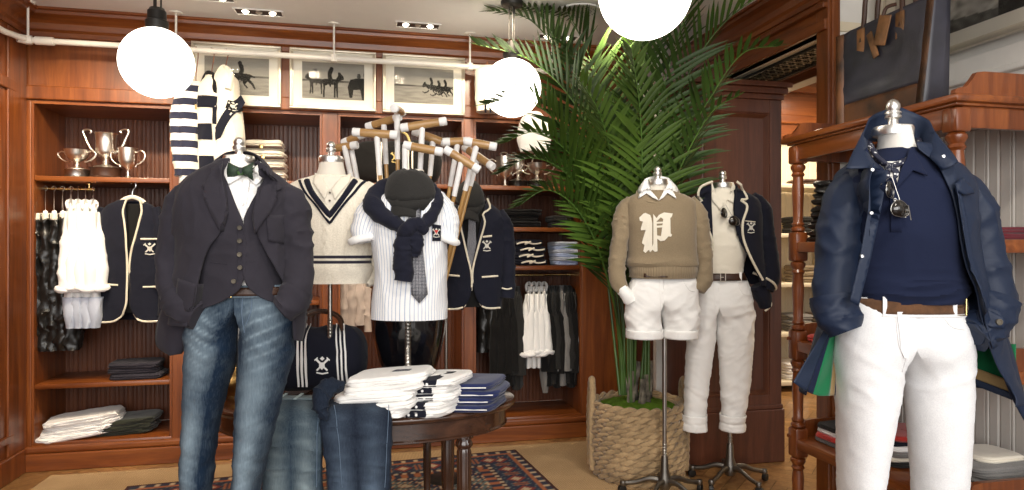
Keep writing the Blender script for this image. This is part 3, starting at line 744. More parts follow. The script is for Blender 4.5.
def printf(kind):
    sh = []
    if kind == 0: sh += [(q, .03) for q in shp('run', .10, .42, .44, 1)]
    if kind == 1:
        sh += [(q, .05) for q in shp('stand', -.52, .42, .36, 1)]+[(q, .03) for q in shp('stand', -.08, .40, .44, -1)]
        sh += [([(1.1, .1), (1.1, .6), (.75, .62), (.5, .56), (.42, .35), (.48, .06), (.56, .06), (.6, .28), (.8, .3), (.86, .02), (1.1, .02)], .03)]+[([(1.1, 1), (1.1, .55), (.98, .5), (.9, .68), (.92, .85), (1, .98)], .035), ([(.7, .62), (.72, .74), (.8, .74), (.82, .62)], .06)]
    if kind == 2:
        for cx, cz in ((.22, .44), (.46, .37), (.66, .40)): sh += [(q, .02+.02*(cx < .5)) for q in shp('run', cx, cz, .28, 1)]
    if kind == 3:
        sh += [([(-.9, 0), (-.85, .5), (-.5, .8), (-.3, .9), (0, .9), (.2, .6), (.25, 0)], .12), ([(-.55, .2), (-.3, .7), (.1, .75), (.15, .1)], .3), ([(-1.2, 0), (-1.2, .3), (-.95, .35), (-.9, 0)], .03), ([(.1, .2), (.5, .5), (1.2, .7), (1.2, 0), (.1, 0)], .05)]
    def f(u, v):   # u -1.2..1.2, v 0..1
        for q, g in sh[::-1]:
            if inside(q, u, v): g = g*(1+.6*noise.noise(Vector((u*14, v*14, kind)))); return (g*1.05, g, g*.9)
        n = noise.noise(Vector((u*3, v*18, kind)))*.05
        if kind == 3: g = .42+.1*v+n
        elif v > .52: g = .25+.16*(1-v)+n*.5
        elif v > .47: g = .12+n*2
        else: g = .22+.14*v+n*1.5
        return (g*1.03, g*.97, g*.84)
    return f
def picture(name, label, M4, w, h, kind, mat_w=.05, fr=.018, dx=0, print_off=(0, 0), pw=None, ph=None, group=None, nx=150):
    """picture in local xz plane, front -y, centre at origin"""
    t = thing(name, label, 'framed photograph', (0, 0, 0), 0, group); t.matrix_world = M4
    mb = MB()
    for (x0, x1, z0, z1) in ((-w/2, w/2, h/2-fr, h/2), (-w/2, w/2, -h/2, -h/2+fr), (-w/2, -w/2+fr, -h/2+fr, h/2-fr), (w/2-fr, w/2, -h/2+fr, h/2-fr)):
        mb.box(x0, x1, -.03, 0, z0, z1, .004)
    for (x0, x1, z0, z1) in ((-w/2+fr, w/2-fr, h/2-fr-.006, h/2-fr), (-w/2+fr, w/2-fr, -h/2+fr, -h/2+fr+.006), (-w/2+fr, -w/2+fr+.006, -h/2+fr, h/2-fr), (w/2-fr-.006, w/2-fr, -h/2+fr, h/2-fr)):
        mb.box(x0, x1, -.018, -.004, z0, z1, .001)
    mb.build('picture_frame', M['frame_silver'], t)
    mb = MB(); mb.box(-w/2+fr, w/2-fr, -.010, -.004, -h/2+fr, h/2-fr); mb.build('mat_board', M['matboard'], t, smooth=False)
    pw = pw or w-2*fr-2*mat_w; ph = ph or h-2*fr-2*mat_w; ox, oz = print_off; ny = max(20, int(nx*ph/pw)); f = printf(kind)
    mb = MB(); P = [[Vector((ox-pw/2+pw*i/(nx-1), -.0112, oz-ph/2+ph*j/(ny-1))) for i in range(nx)] for j in range(ny)]
    A = pw/ph*.62
    mb.grid(P, nx, ny, cols=lambda i, j: f((i/(nx-1)*2-1)*.92, j/(ny-1))); mb.build('photo_print', M['print'], t, smooth=False)
    mb = MB(); mb.add([(-w/2+fr, -.014, -h/2+fr), (w/2-fr, -.014, -h/2+fr), (w/2-fr, -.014, h/2-fr), (-w/2+fr, -.014, h/2-fr)], [(0, 1, 2, 3)]); mb.build('glazing', M['glass'], t, smooth=False)
    return t
for k, (p0, p1, lab) in enumerate([(191, 281, 'framed photograph of one galloping horse and rider, behind the hanging rugby shirts'), (289.5, 376, 'framed photograph of standing horses with mounted riders, middle of the row'), (382.5, 465, 'framed photograph of horses racing, nearest to the small globe lamp')]):
    x0, x1 = onY(p0, 0, 4.06).x, onY(p1, 0, 4.06).x
    picture('horse_photograph', lab, Matrix.Translation(((x0+x1)/2, 4.085, 2.205)), x1-x0, .355, k, .052, .014, group='horse photographs in a row', pw=(x1-x0)*.72, ph=.215, print_off=(0, -.005))

# ------------------------------------------------------------------ display forms and their clothes
def neck_cap(fr, root, px, py_top, py_ring, ring_w_px, y=0):
    """silver finial and ring on top of the form's neck"""
    x = fr.x(px); z0 = fr.z(py_ring); zt = fr.z(py_top); r = ring_w_px/2/fr.k; h = zt-z0; T = rotM((x, y, z0))
    mb = MB(); mb.lathe([(r, -.020), (r*1.02, -.012), (r*1.02, .0), (r*.96, .006), (r*.3, .009), (r*.26, h*.22), (r*.24, h*.3), (r*.40, h*.36), (r*.42, h*.42), (r*.36, h*.46), (r*.42, h*.5), (r*.40, h*.56), (r*.30, h*.6), (r*.36, h*.7), (r*.34, h*.82), (r*.24, h*.93), (r*.08, h*.99), (.0005, h)], 28, T)
    o = mb.build('neck_cap', M['chrome'], root); o['label'] = 'silver finial'; return o
def neck(fr, root, rows, m='linen'):
    mb = MB(); loft(mb, fr.rows(rows), 40, 16, 2.0, cap=(True, False)); return mb.build('neck', M[m], root)
def pole(fr, root, px, py0, py1, r=.011, y=0, ridged=None, z1=None):
    x = fr.x(px); z1_ = fr.z(py0); z0 = fr.z(py1) if z1 is None else z1
    mb = MB(); mb.tube([(x, y, z0), (x, y, z1_)], r, 14)
    if ridged:
        a, b = fr.z(ridged[1]), fr.z(ridged[0]); n = int(abs(b-a)/.014)
        for k in range(n): mb.tube([(x-r*.6, y-r*.95, a+k*.014), (x+r*.6, y-r*.95, a+k*.014)], .0025, 6)
        for k in range(n): mb.lathe([(r, 0), (r*1.22, .003), (r, .007)], 14, rotM((x, y, a+k*.014)))
    return mb.build('stand_pole', M['steel'], root)
def star_base(fr, root, px, hub_py, rad=.2, n=5, a0=.3, y=0, hub_z=None, fl=0):
    x = fr.x(px); z = (hub_z or .07)+fl
    b = MB(); b.lathe([(.026, z-.02), (.034, z), (.032, z+.03), (.02, z+.07), (.017, z+.13), (.014, z+.14)], 18, rotM((x, y, 0))); hub = b.build('stand_hub', M['castiron'], root)
    for k in range(n):
        a = a0+2*pi*k/n; c, s = cos(a), sin(a); L = lambda r, zz: (x+c*r, y+s*r, zz)
        mb = MB(); pts, rs = rpath([L(.01, z+.015), L(rad*.35, z+.022), L(rad*.7, z-.002), L(rad, z-.012)], [.020, .014, .012, .011], 14)
        mb.tube(pts, rs, 12, flat=.8); mb.lathe([(.014, -.012), (.017, 0), (.014, .012)], 12, rotM(L(rad, z-.012)))
        leg = mb.build('base_leg', M['castiron'], root)
        w = MB(); w.lathe([(.006, -.012), (.020, -.010), (.022, 0), (.020, .010), (.006, .012)], 16, Matrix.Translation(L(rad+.004, .0235+fl)) @ Matrix.Rotation(a+pi/2+.6, 4, 'Z') @ Matrix.Rotation(pi/2, 4, 'Y')); w.tube([L(rad, z-.02), L(rad, .028+fl)], .006, 8)
        w.build('caster', M['blackmetal'], leg)
def sleeve(mb, pts, rs, n=40, nn=48, amp=.006, f=9, flat=1.0, o=0, mi=0, cap=True, zs=2.2):
    P, R = rpath(pts, rs, nn)
    w = lambda a, L, q: amp*(fold(q, f, 1, 1, zs, o)+.4*fold(q, f*2.6, 1, 1, zs*.7, o+4))
    return mb.tube(P, R, n, cap=cap, flat=flat, wr=w, up=(0, 1, 0), mi=mi)
def trousers(fr, zw, top, legs, b_top, crotch, wr_amp=.006, o=0, col=None, nrow=120, split=.5, hipz=None):
    """top: waist/hip rows (py,l,r,b); legs: two lists of (py,l,r,b,yc). one continuous shell per leg meeting at the centre seam"""
    mb = MB(); zc = fr.z(crotch); rt = sorted(fr.rows(top), key=lambda r: -r[0])
    for side, lg in ((-1, legs[0]), (1, legs[1])):
        lr = sorted(fr.rows(lg), key=lambda r: -r[0]); z1 = rt[0][0]; z0 = lr[-1][0]; P = []; cc = []; UV = []
        nseg = 64
        for j in range(nrow):
            t = j/(nrow-1); z = z1+(z0-z1)*t
            xc, yc, a, b = ringat(rt, max(z, zc-.02)); seam = fr.x(split, -.05)
            xl, yl, al, bl = ringat(lr, min(z, lr[0][0]))
            k = min(1, max(0, (zc+.10-z)/.12)); k = k*k*(3-2*k)
            row = []; cr = []; ur = []
            for i in range(nseg):
                s = i/nseg
                if s < .72:
                    u = s/.72; ang = pi*u                      # from front centre around outside to back centre
                    ex, ey = ell(ang, 2.4); D = Vector((xc+side*a*ex, yc+b*ey, z)); 
                    if side*(D.x-seam) < 0: D.x = seam
                    an = radians(-35)+radians(250)*u
                else:
                    u = (s-.72)/.28; D = Vector((seam, yc+b*(1-2*u), z)); an = radians(215)+radians(110)*u
                ex, ey = ell(an, 2.15); E = Vector((xl+side*al*ex, yl+bl*ey, z))
                p = D.lerp(E, k); q = Vector((side*sin(an), -cos(an), 0))
                hz = abs(z-zc); near = math.exp(-(hz/.09)**2)
                rp = Vector((p.x+side*p.z*.5, p.y, p.z-side*p.x*.6)); d = wr_amp*(1.2*fold(rp, 5, .7, 1, 2.2, o+side)*(near+.25)+.5*fold(rp, 13, .6, 1, 2.4, o)+.5*fb(p, 5, o=o))
                dx = (p.x-seam)*side
                d += wr_amp*.6*near*sin((z-zc)*70+dx*55+3*fb(p,9))*min(1, dx*14)*(1 if s < .6 else .3)   # whiskers pulling from the crotch
                knee = fr.z(crotch)-.42
                d += wr_amp*.5*math.exp(-((z-knee)/.12)**2)*sin(z*75+p.x*30+4*fb(p,8))
                if s >= .72: d *= k
                p = p+q*d
                row.append(p); cr.append(col(p, side, dx, z-zc, s, an) if col else (1, 1, 1)); ur.append((s*(al*6), z))
            if side < 0: row.reverse(); cr.reverse(); ur.reverse()
            P.append(row); cc.append(cr); UV.append(ur)
        mb.grid(P, nseg, nrow, True, cols=lambda i, j: cc[j][i], uv=lambda i, j: UV[j][i], flip=True)
    return mb
def belt(fr, root, rows, proj, m, buckle_px, py, h, bm='gold', loops=(), loopm=None, bw=None):
    """band lying over the waist: rows (py,l,r,b)"""
    mb = MB(); loft(mb, fr.rows(rows), 72, 4, 2.4); o = mb.build('belt', M[m], root, solid=.004, off=1)
    z = fr.z(py); x = fr.x(buckle_px); pj = Proj(mb); y = pj.y(x, z)-.008; H = h/2/fr.k*1.12; Wd = (bw or h*.62)/2/fr.k*1.1
    b = MB(); b.tube([(x-Wd, y, z-H), (x-Wd, y, z+H), (x+Wd, y, z+H), (x+Wd, y, z-H)], .0026, 8, closed=True); b.tube([(x-Wd, y-.002, z), (x+Wd*.2, y-.003, z)], .0018, 6)
    bo = b.build('buckle', M[bm], o); bo['label'] = 'metal buckle'
    for lp in loops:
        xx = fr.x(lp); l = MB(); yy = pj.y(xx, z)-.0055; l.box(xx-.006, xx+.006, yy-.002, yy+.002, z-H*1.25, z+H*1.25, .0015); l.build('belt_loop', M[loopm], root)
    return o, pj
def buttons(name, pts, proj, root, m='button', r=.006, off=.004, default=0):
    for (x, z) in pts:
        y = proj.y(x, z, default)-off
        mb = MB(); mb.lathe([(.0005, .001), (r*.7, .001), (r*.8, .0028), (r, .0028), (r, -.002)], 16, Matrix.Translation((x, y, z)) @ Matrix.Rotation(pi/2, 4, 'X'))
        mb.build(name, M[m], root)
def aviators(root, fr, pxy1, pxy2, rpx, y):
    """folded sunglasses hanging from a placket: two lenses, bridge, temple"""
    g = MB(); l1, l2 = fr.p(*pxy1, y), fr.p(*pxy2, y-.01); r = rpx/fr.k
    L = MB()
    for c, tilt in ((l1, .7), (l2, .15)):
        T = Matrix.Translation(c) @ Matrix.Rotation(tilt, 4, 'Z') @ Matrix.Rotation(pi/2, 4, 'X')
        ring = []
        for k in range(24):
            a = 2*pi*k/24; rr = r*(1+.12*cos(2*a+.6)-.06*sin(3*a)); ring.append(T @ Vector((rr*cos(a), rr*sin(a), 0)))
        g.tube(ring, .0009, 6, closed=True)
        L.add(ring+[T @ Vector((0, 0, .003))], [(k, (k+1) % 24, 24) for k in range(24)])
    g.tube([l1+Vector((r*.3, 0, -r*.9)), (l1+l2)/2, l2+Vector((-r*.3, 0, r*.9))], .0014, 6)
    g.tube([l1+Vector((-r, 0, r*.6)), l1+Vector((r*.4, .01, r*1.6)), l2+Vector((r*.9, .012, -r*.9))], .0013, 6)
    g.tube([l2+Vector((r*.9, 0, r*.4)), l2+Vector((r*1.3, .004, -r*1.2))], .0013, 6)
    o = g.build('sunglasses', M['steel'], root); o['label'] = 'thin-rimmed aviator sunglasses hung on the placket'; q = L.build('lens', M['lens'], o, solid=.001); return o
def pxl(fr, pts, y=None):
    y = FRONT if y is None else y
    return [(fr.x(a, y), fr.z(b, y)) for a, b in pts]
FRONT = -.11
def strips(name, lists, m, parent, proj, fr, off, r, y=None, n=18):
    for q in lists:
        mb = MB(); mb.tube(line_on(proj, pxl(fr, q, y), off, n), r, 6); mb.build(name, M[m], parent)

# ============ A. right front form: navy coat over navy polo, white jeans
fr = Frame(905, 1.95)
A = fthing(fr, 'dressed_mannequin', 'headless mannequin in open navy coat, navy polo, spotted neckerchief and white jeans', 'mannequin', 'dressed tailor mannequins')
neck_cap(fr, A, 893, 99, 129, 37)
neck(fr, A, [(128, 876, 913, .055), (140, 877, 914, .06, .0), (160, 872, 920, .075, .01), (190, 868, 925, .08, .02)], 'linen_white')
# white jeans
topr = [(296, 846, 963, .098), (312, 840, 968, .11), (340, 835, 972, .122), (380, 833, 973, .115)]
legs = [[(380, 833, 904, .10, 0), (430, 834, 895, .095, 0), (490, 835, 886, .088, .0), (560, 838, 884, .082, .01), (610, 842, 886, .08, .01)],
        [(380, 903, 973, .10, 0), (430, 907, 971, .095, 0), (490, 911, 967, .088, .0), (560, 912, 962, .082, .01), (610, 914, 960, .08, .01)]]
tr = trousers(fr, None, topr, legs, None, 372, .0022, 3.1, split=903)
jeansA = tr.build('white_jeans', M['white_denim'], A, sub=0); jeansA['label'] = 'white straight jeans'
pjA = Proj(tr)
mb = MB()
strips('seam', [[(898, 312), (897, 330), (899, 348), (904, 358)], [(907, 310), (907, 335), (905, 372)], [(942, 314), (950, 326), (966, 330)], [(860, 314), (852, 322), (838, 326)]], 'white_denim', jeansA, pjA, fr, .0012, .0017)

mb = MB(); patch(mb, pxl(fr, [(898, 312), (907, 312), (907, 358), (903, 358), (899, 348)]), pjA, .003); mb.build('fly', M['white_denim'], jeansA)
mb = MB(); loft(mb, fr.rows([(307, 845, 964, .105), (314, 842, 966, .112)]), 72, 5, 2.4); mb.build('waistband', M['white_denim'], jeansA, solid=.003, off=1)
bel, pjb = belt(fr, A, [(297, 846, 962, .106), (311, 845, 964, .112)], None, 'suede', 938, 304, 14, 'gold', (867, 931), 'white_denim')
# polo
mb = MB()
prow = [(150, 872, 921, .06, 0), (160, 862, 932, .075, .0), (172, 842, 955, .09, 0), (190, 836, 966, .112, 0), (230, 842, 966, .132, 0), (270, 846, 964, .125, 0), (292, 846, 966, .12, 0), (302, 850, 962, .112, 0)]
def wpolo(a, t, p):
    d = .004*fold(p, 6, 1, 1, .8, 2)
    k = max(0, (t-.72)/.28); d += k*.008*(fold(p, 6, .8, 1, 5, 4)+.5*fold(p, 11, .6, 1, 4, 8)); return d
loft(mb, fr.rows(prow), 84, 90, 2.3, wpolo); po = mb.build('polo_shirt', M['navy_polo'], A); pjp = Proj(mb)
m2 = MB(); patch(m2, pxl(fr, [(889, 178), (897, 178), (899, 232), (890, 232)]), pjp, .003); m2.build('placket', M['navy_polo'], po, solid=.002)
buttons('button', pxl(fr, [(890, 176), (893, 200), (894, 214)]), pjp, po, 'chrome', .0042, .007)
m2 = MB()
patch(m2, pxl(fr, [(872, 146), (866, 160), (868, 180), (878, 172), (893, 180), (886, 165), (876, 155)]), pjp, .012, default=-.07); patch(m2, pxl(fr, [(916, 146), (922, 158), (926, 176), (914, 170), (893, 190), (902, 170), (910, 158)]), pjp, .012, default=-.07)
m2.build('collar', M['navy_polo'], po, solid=.003)
# neckerchief
m2 = MB(); pts = [fr.p(870, 143, .05), fr.p(872, 150, -.03), fr.p(880, 160, -.075), fr.p(890, 166, -.09), fr.p(900, 163, -.085), fr.p(912, 155, -.06), fr.p(918, 146, 0), fr.p(919, 140, .05)]
P, R = rpath(pts, [.012, .014, .014, .012, .012, .013, .013, .011], 40); m2.tube(P, R, 14, flat=.6, wr=lambda a, L, q: .003*fold(q, 30, 1, 1, 1, 1))
m2.lathe([(.0005, .013), (.009, .010), (.012, 0), (.009, -.010), (.0005, -.013)], 16, rotM(fr.p(889, 167, -.097)))
P, R = rpath([fr.p(890, 168, -.095), fr.p(886, 176, -.1), fr.p(889, 183, -.1)], [.006, .011, .004], 12); m2.tube(P, R, 10, flat=.5); P, R = rpath([fr.p(890, 168, -.095), fr.p(896, 172, -.098), fr.p(893, 181, -.1)], [.006, .009, .003], 12); m2.tube(P, R, 10, flat=.5)
patch(pp := MB(), pxl(fr, [(886, 160), (906, 160), (901, 176), (894, 194), (889, 176)]), pjp, .0035, default=-.09); pp.build('neck_opening', M['linen_white'], po)
o = m2.build('neckerchief', M['bandana'], A); o['label'] = 'navy spotted neckerchief'
aviators(A, fr, (890, 190), (900, 209), 8.5, pjp.y(fr.x(896), fr.z(200))-.02)
# coat body shell, open in front
crow = [(146, 866, 930, .085, .01), (160, 850, 948, .10, .01), (170, 838, 964, .115, .01), (184, 832, 974, .128, .01), (215, 832, 974, .15, .01), (255, 830, 978, .158, .015), (300, 824, 986, .165, .02), (340, 812, 1000, .175, .03), (380, 800, 1012, .19, .045), (398, 794, 1020, .20, .05)]
gl = [(146, 866), (160, 872), (180, 877), (215, 868), (260, 856), (300, 846), (330, 836), (350, 826), (375, 815), (398, 800)]
gr = [(146, 925), (160, 938), (180, 944), (215, 951), (260, 958), (300, 973), (330, 981), (350, 987), (375, 1000), (398, 1016)]
def gapphi(fr, gl, gr, n=2.3):
    zl = sorted((fr.z(a, FRONT), fr.x(b, FRONT)) for a, b in gl); zr = sorted((fr.z(a, FRONT), fr.x(b, FRONT)) for a, b in gr)
    def f(t, z, xc, a):
        l = interp([q[0] for q in zl], [q[1] for q in zl], z); r = interp([q[0] for q in zr], [q[1] for q in zr], z)
        inv = lambda u: math.asin(max(-1, min(1, math.copysign(abs(max(-.999, min(.999, u)))**(n/2), u))))
        return inv((r-xc)/a), 2*pi+inv((l-xc)/a)
    return f
wcoat = lambda a, t, p: .005*fold(p, 4.5, 1.2, 1, .7, 6)+.002*fold(p, 11, 1.2, 1, .8, 1)
mb = MB(); loft(mb, fr.rows(crow), 150, 110, 2.3, wcoat, phi=gapphi(fr, gl, gr)); coat = mb.build('coat', M['navy_coat'], A, solid=.003, off=-1); coat['label'] = 'open navy raincoat'; pjc = Proj(mb); pjc.ymax = -.04
# facings: the turned placket strips along both openings
m2 = MB()
patch(m2, pxl(fr, [(866, 165), (879, 172), (872, 215), (862, 262), (851, 305), (842, 300), (852, 258), (860, 212), (862, 180)]), pjc, .006, default=-.145)
m2.build('left_placket', M['navy_coat'], coat, solid=.002)
m2 = MB()
patch(m2, pxl(fr, [(945, 186), (953, 186), (959, 215), (966, 255), (981, 300), (994, 345), (987, 348), (974, 304), (957, 258), (949, 215)]), pjc, .007, default=-.15)
m2.build('right_placket', M['navy_coat'], coat, solid=.002)
m2 = MB(); patch(m2, pxl(fr, [(948, 185), (958, 178), (972, 190), (971, 194), (958, 196), (949, 192)]), pjc, .012, default=-.1, puff=.003); m2.build('storm_flap', M['navy_coat'], coat, solid=.003)
buttons('snap', pxl(fr, [(873, 164), (862, 172), (861, 214), (852, 256), (931, 159)]), pjc, coat, 'chrome', .0042, .012, -.15)
# raised collar
m2 = MB(); bot = path([fr.p(880, 170, -.115), fr.p(871, 158, -.09), fr.p(867, 148, -.03), fr.p(874, 142, .06), fr.p(895, 140, .085), fr.p(918, 141, .06), fr.p(925, 147, -.03), fr.p(930, 158, -.09), fr.p(941, 170, -.115)], 48)
top = path([fr.p(846, 170, -.125), fr.p(850, 158, -.10), fr.p(862, 135, -.03), fr.p(877, 113, .085), fr.p(900, 108, .11), fr.p(922, 116, .085), fr.p(937, 135, -.03), fr.p(952, 153, -.10), fr.p(958, 163, -.128)], 48)
P = [[bot[i].lerp(top[i], k/7)+Vector((0, .018*sin(pi*k/7)*(1 if 10 < i < 38 else -.6), .004*fold(bot[i], 12, o=k*.1))) for i in range(48)] for k in range(8)]
m2.grid(P, 48, 8); m2.build('collar', M['navy_coat'], coat, solid=.004)
# sleeves pushed into the pockets
m2 = MB(); sleeve(m2, [fr.p(860, 180, .01), fr.p(846, 196, .0), fr.p(839, 228, -.01), fr.p(837, 270, -.03), fr.p(834, 302, -.055), fr.p(840, 322, -.075)], [.04, .058, .056, .054, .054, .046], 44, 60, .008, 6, o=3, zs=1.3)
sl = m2.build('sleeve', M['navy_coat'], A)
c = MB(); sleeve(c, [fr.p(833, 296, -.055), fr.p(836, 310, -.065), fr.p(843, 326, -.08), fr.p(846, 332, -.085)], [.060, .062, .052, .044], 44, 20, .006, 9, o=4, flat=.9); c.build('turned_cuff', M['navy_coat'], sl)
m2 = MB(); sleeve(m2, [fr.p(950, 178, .01), fr.p(966, 194, .0), fr.p(978, 228, -.01), fr.p(986, 270, -.02), fr.p(992, 300, -.04), fr.p(984, 322, -.07), fr.p(970, 332, -.09)], [.04, .056, .056, .056, .056, .052, .042], 44, 60, .008, 6, o=5, zs=1.3)
sl = m2.build('sleeve', M['navy_coat'], A); pjs = Proj(m2)
c = MB(); sleeve(c, [fr.p(994, 300, -.045), fr.p(990, 315, -.06), fr.p(980, 329, -.078), fr.p(972, 336, -.085)], [.062, .064, .056, .046], 44, 20, .007, 9, o=6, flat=.9); cf = c.build('turned_cuff', M['navy_coat'], sl); pjs = Proj(c)
c = MB(); patch(c, pxl(fr, [(978, 312), (986, 309), (1000, 318), (998, 328), (984, 326), (977, 320)]), pjs, .006, default=-.12); c.build('cuff_tab', M['navy_coat'], sl, solid=.003)
buttons('button', pxl(fr, [(992, 321)]), pjs, sl, 'button', .0085, .012, -.13)
# swept tails showing the striped lining
def tail(pts_out, pts_in, name, mats, ys, yb):
    a = path([fr.p(*q[:2], q[2]) for q in pts_out], 30); b = path([fr.p(*q[:2], q[2]) for q in pts_in], 30)
    m_ = MB(); P = [[a[i].lerp(b[i], k/12)+Vector((0, .006*sin(k*.9+i*.2), 0)) for i in range(30)] for k in range(13)]
    m_.grid(P, 30, 13); return m_
lin = MB()
# left tail lining: navy | green | navy | tan bands
def bandtail(specs, side):
    obs = []
    for (c0, c1, m) in specs:
        m_ = MB(); P = []
        for k in range(8):
            u = c0+(c1-c0)*k/7; row = []
            for i in range(24):
                v = i/23
                if side < 0: tp = Vector((829+u*10, 322+u*6)); bt = Vector((793+u*47, 382+16*sin(min(1, u*1.5)*pi/2)+ (-3*u))); y0, y1 = .00+.06*u, -.06+.10*u
                else: tp = Vector((975+u*14, 352-u*8)); bt = Vector((972+u*48, 376+u*24)); y0, y1 = .06-.10*u, .06-.10*u
                q = tp.lerp(bt, v); row.append(fr.p(q.x, q.y, y0+(y1-y0)*v+.004*sin(v*9+u*12)))
            P.append(row)
        m_.grid(P, 24, 8, flip=side < 0); o = m_.build('lining_stripe', M[m], coat, solid=.002); obs.append(o)
bandtail([(0, .30, 'navy_coat'), (.30, .42, 'navy_polo'), (.42, .78, 'green_lining'), (.78, .88, 'tan_lining'), (.88, 1.0, 'navy_coat')], -1)
m_ = MB(); P = [[fr.p(972+(1016-972)*i/23, 344+(8+18*i/23)*0+ (374-344+22*(i/23))*k/8, .05-.08*i/23) for i in range(24)] for k in range(9)]; m_.grid(P, 24, 9); m_.build('lining_stripe', M['green_lining'], coat, solid=.002)
m_ = MB(); P = [[fr.p(971+(1013-971)*i/23, 366+14*i/23+12*k/4+2*i/23, .045-.08*i/23) for i in range(24)] for k in range(5)]; m_.grid(P, 24, 5); m_.build('lining_stripe', M['tan_lining'], coat, solid=.002)
m_ = MB(); P = [[fr.p(971+(1012-971)*i/23, 377+16*i/23+7*k/3, .04-.08*i/23) for i in range(24)] for k in range(4)]; m_.grid(P, 24, 4); m_.build('lining_stripe', M['navy_coat'], coat, solid=.002)
a = path([fr.p(990, 336, -.06), fr.p(1000, 368, -.065), fr.p(1012, 398, -.06), fr.p(1026, 424, -.05)], 24); b = path([fr.p(1006, 334, -.05), fr.p(1012, 350, -.04), fr.p(1020, 380, -.03), fr.p(1030, 418, -.02)], 24)
m_ = MB(); m_.grid([[a[i].lerp(b[i], k/6)+Vector((0, -.012*sin(pi*k/6), 0)) for i in range(24)] for k in range(7)], 24, 7); m_.build('front_tail', M['navy_coat'], coat, solid=.004)
pole(fr, A, 932, 330, 560, .012, z1=.16); star_base(fr, A, 932, 0, .2, 5, .2, hub_z=.06)

# ============ B. left front form: dark jacket, waistcoat, bow tie, washed jeans
fr = Frame(240, 2.12)
B = fthing(fr, 'dressed_mannequin', 'headless mannequin in dark jacket and waistcoat with tartan bow tie and washed blue jeans', 'mannequin', 'dressed tailor mannequins')
neck_cap(fr, B, 239, 137, 158, 30)
neck(fr, B, [(157, 224, 254, .05), (166, 223, 255, .055), (180, 220, 258, .06), (200, 218, 260, .06)], 'linen_white')
def fade(p, side, dx, dz, s, an):
    f = math.exp(-((an-.1)/.66)**2) if s < .72 else 0     # worn down the front of the leg
    v = .02+.44*f*(.35+.65*math.exp(-((dz+.38)/.22)**2)+.35*math.exp(-((dz+.02)/.12)**2))
    w = sin((dz*1.0-dx*.55)*170+3*fb(p, 9))*.5+.5
    v += .36*f*w**9*math.exp(-((dz-.01)/.10)**2)*(1 if dx > .01 else 0)+.10*f*w**9*math.exp(-((dz+.42)/.12)**2)
    v += .14*fb(p, 8, o=4)+.10*fb(p, 25)
    return (max(0, min(1, v)),)*3
topr = [(284, 194, 290, .09), (300, 190, 297, .10), (320, 187, 300, .113), (345, 187, 297, .11)]
legs = [[(345, 187, 240, .098, 0), (390, 184, 228, .086, 0), (430, 182, 219, .076, 0), (490, 180, 212, .07, 0), (560, 180, 208, .068, .01), (606, 180, 206, .068, .01)],
        [(345, 240, 296, .098, 0), (390, 236, 285, .088, -.01), (430, 234, 275, .078, -.01), (490, 231, 262, .07, 0), (560, 228, 255, .068, .01), (606, 226, 253, .068, .01)]]
tr = trousers(fr, None, topr, legs, None, 333, .004, 7.7, col=fade, split=241)
jb = tr.build('blue_jeans', M['denim'], B); jb['label'] = 'faded blue jeans'; pjj = Proj(tr)
mb = MB()
strips('seam', [[(241, 292), (241, 310), (243, 333)], [(249, 294), (250, 312), (245, 326)], [(200, 296), (197, 306), (190, 310)], [(282, 296), (287, 305), (296, 308)]], 'denim_dark', jb, pjj, fr, .001, .0013)
mb = MB(); loft(mb, fr.rows([(284, 193, 291, .094), (296, 191, 295, .102)]), 72, 6, 2.4, col=lambda a, p: (.3, .3, .3)); mb.build('waistband', M['denim'], jb, solid=.003, off=1)
belt(fr, B, [(286, 193, 291, .098), (294, 191, 294, .103)], None, 'leather', 241, 290, 9, 'gold', (), None, 8)
# shirt
mb = MB(); loft(mb, fr.rows([(166, 224, 256, .055), (174, 216, 264, .065), (186, 205, 275, .09), (215, 200, 280, .115), (260, 200, 282, .105), (296, 203, 280, .095)]), 64, 50, 2.2, wrinkle(.003, 8, o=2)); sh = mb.build('dress_shirt', M['white_cotton'], B); pjs = Proj(mb)
m2 = MB(); patch(m2, pxl(fr, [(223, 160), (219, 172), (228, 184), (238, 176), (232, 168)]), pjs, .012, default=-.06); patch(m2, pxl(fr, [(256, 160), (260, 172), (252, 184), (243, 176), (248, 168)]), pjs, .012, default=-.06); m2.build('collar', M['white_cotton'], sh, solid=.003)
m2 = MB(); patch(m2, pxl(fr, [(240, 178), (246, 178), (246, 228), (240, 228)]), pjs, .003, default=-.1); m2.build('placket', M['white_cotton'], sh, solid=.002)
buttons('button', pxl(fr, [(243, 188), (243, 204)]), pjs, sh, 'white_cotton', .004, .007)
m2 = MB(); y = -.085
for s in (-1, 1):
    a = [fr.p(241+s*1.5, 168, y), fr.p(241+s*7, 165.5, y-.004), fr.p(241+s*12.5, 162.5, y)]; b = [fr.p(241+s*1.5, 174.5, y), fr.p(241+s*7, 176.5, y-.004), fr.p(241+s*12.5, 180.5, y)]
    m2.grid([[a[i].lerp(b[i], k/5)+Vector((0, -.012*sin(pi*k/5)*(1 if i != 2 else .8), 0)) for i in range(3)] for k in range(6)], 3, 6, flip=True)
kn = MB(); kn.box(-.008, .008, -.012, .006, -.012, .012, .004, rotM(fr.p(241, 171.5, y-.006)))
bt = m2.build('bow_tie', M['plaid'], B, solid=.005); bt['label'] = 'dark tartan bow tie'; kn.build('knot', M['plaid'], bt)
m2 = MB(); P, R = rpath([fr.p(226, 168, -.03), fr.p(233, 172, -.062), fr.p(249, 172, -.062), fr.p(256, 168, -.03)], [.006]*4, 16); m2.tube(P, R, 8, flat=.5); m2.build('neckband', M['plaid'], bt)
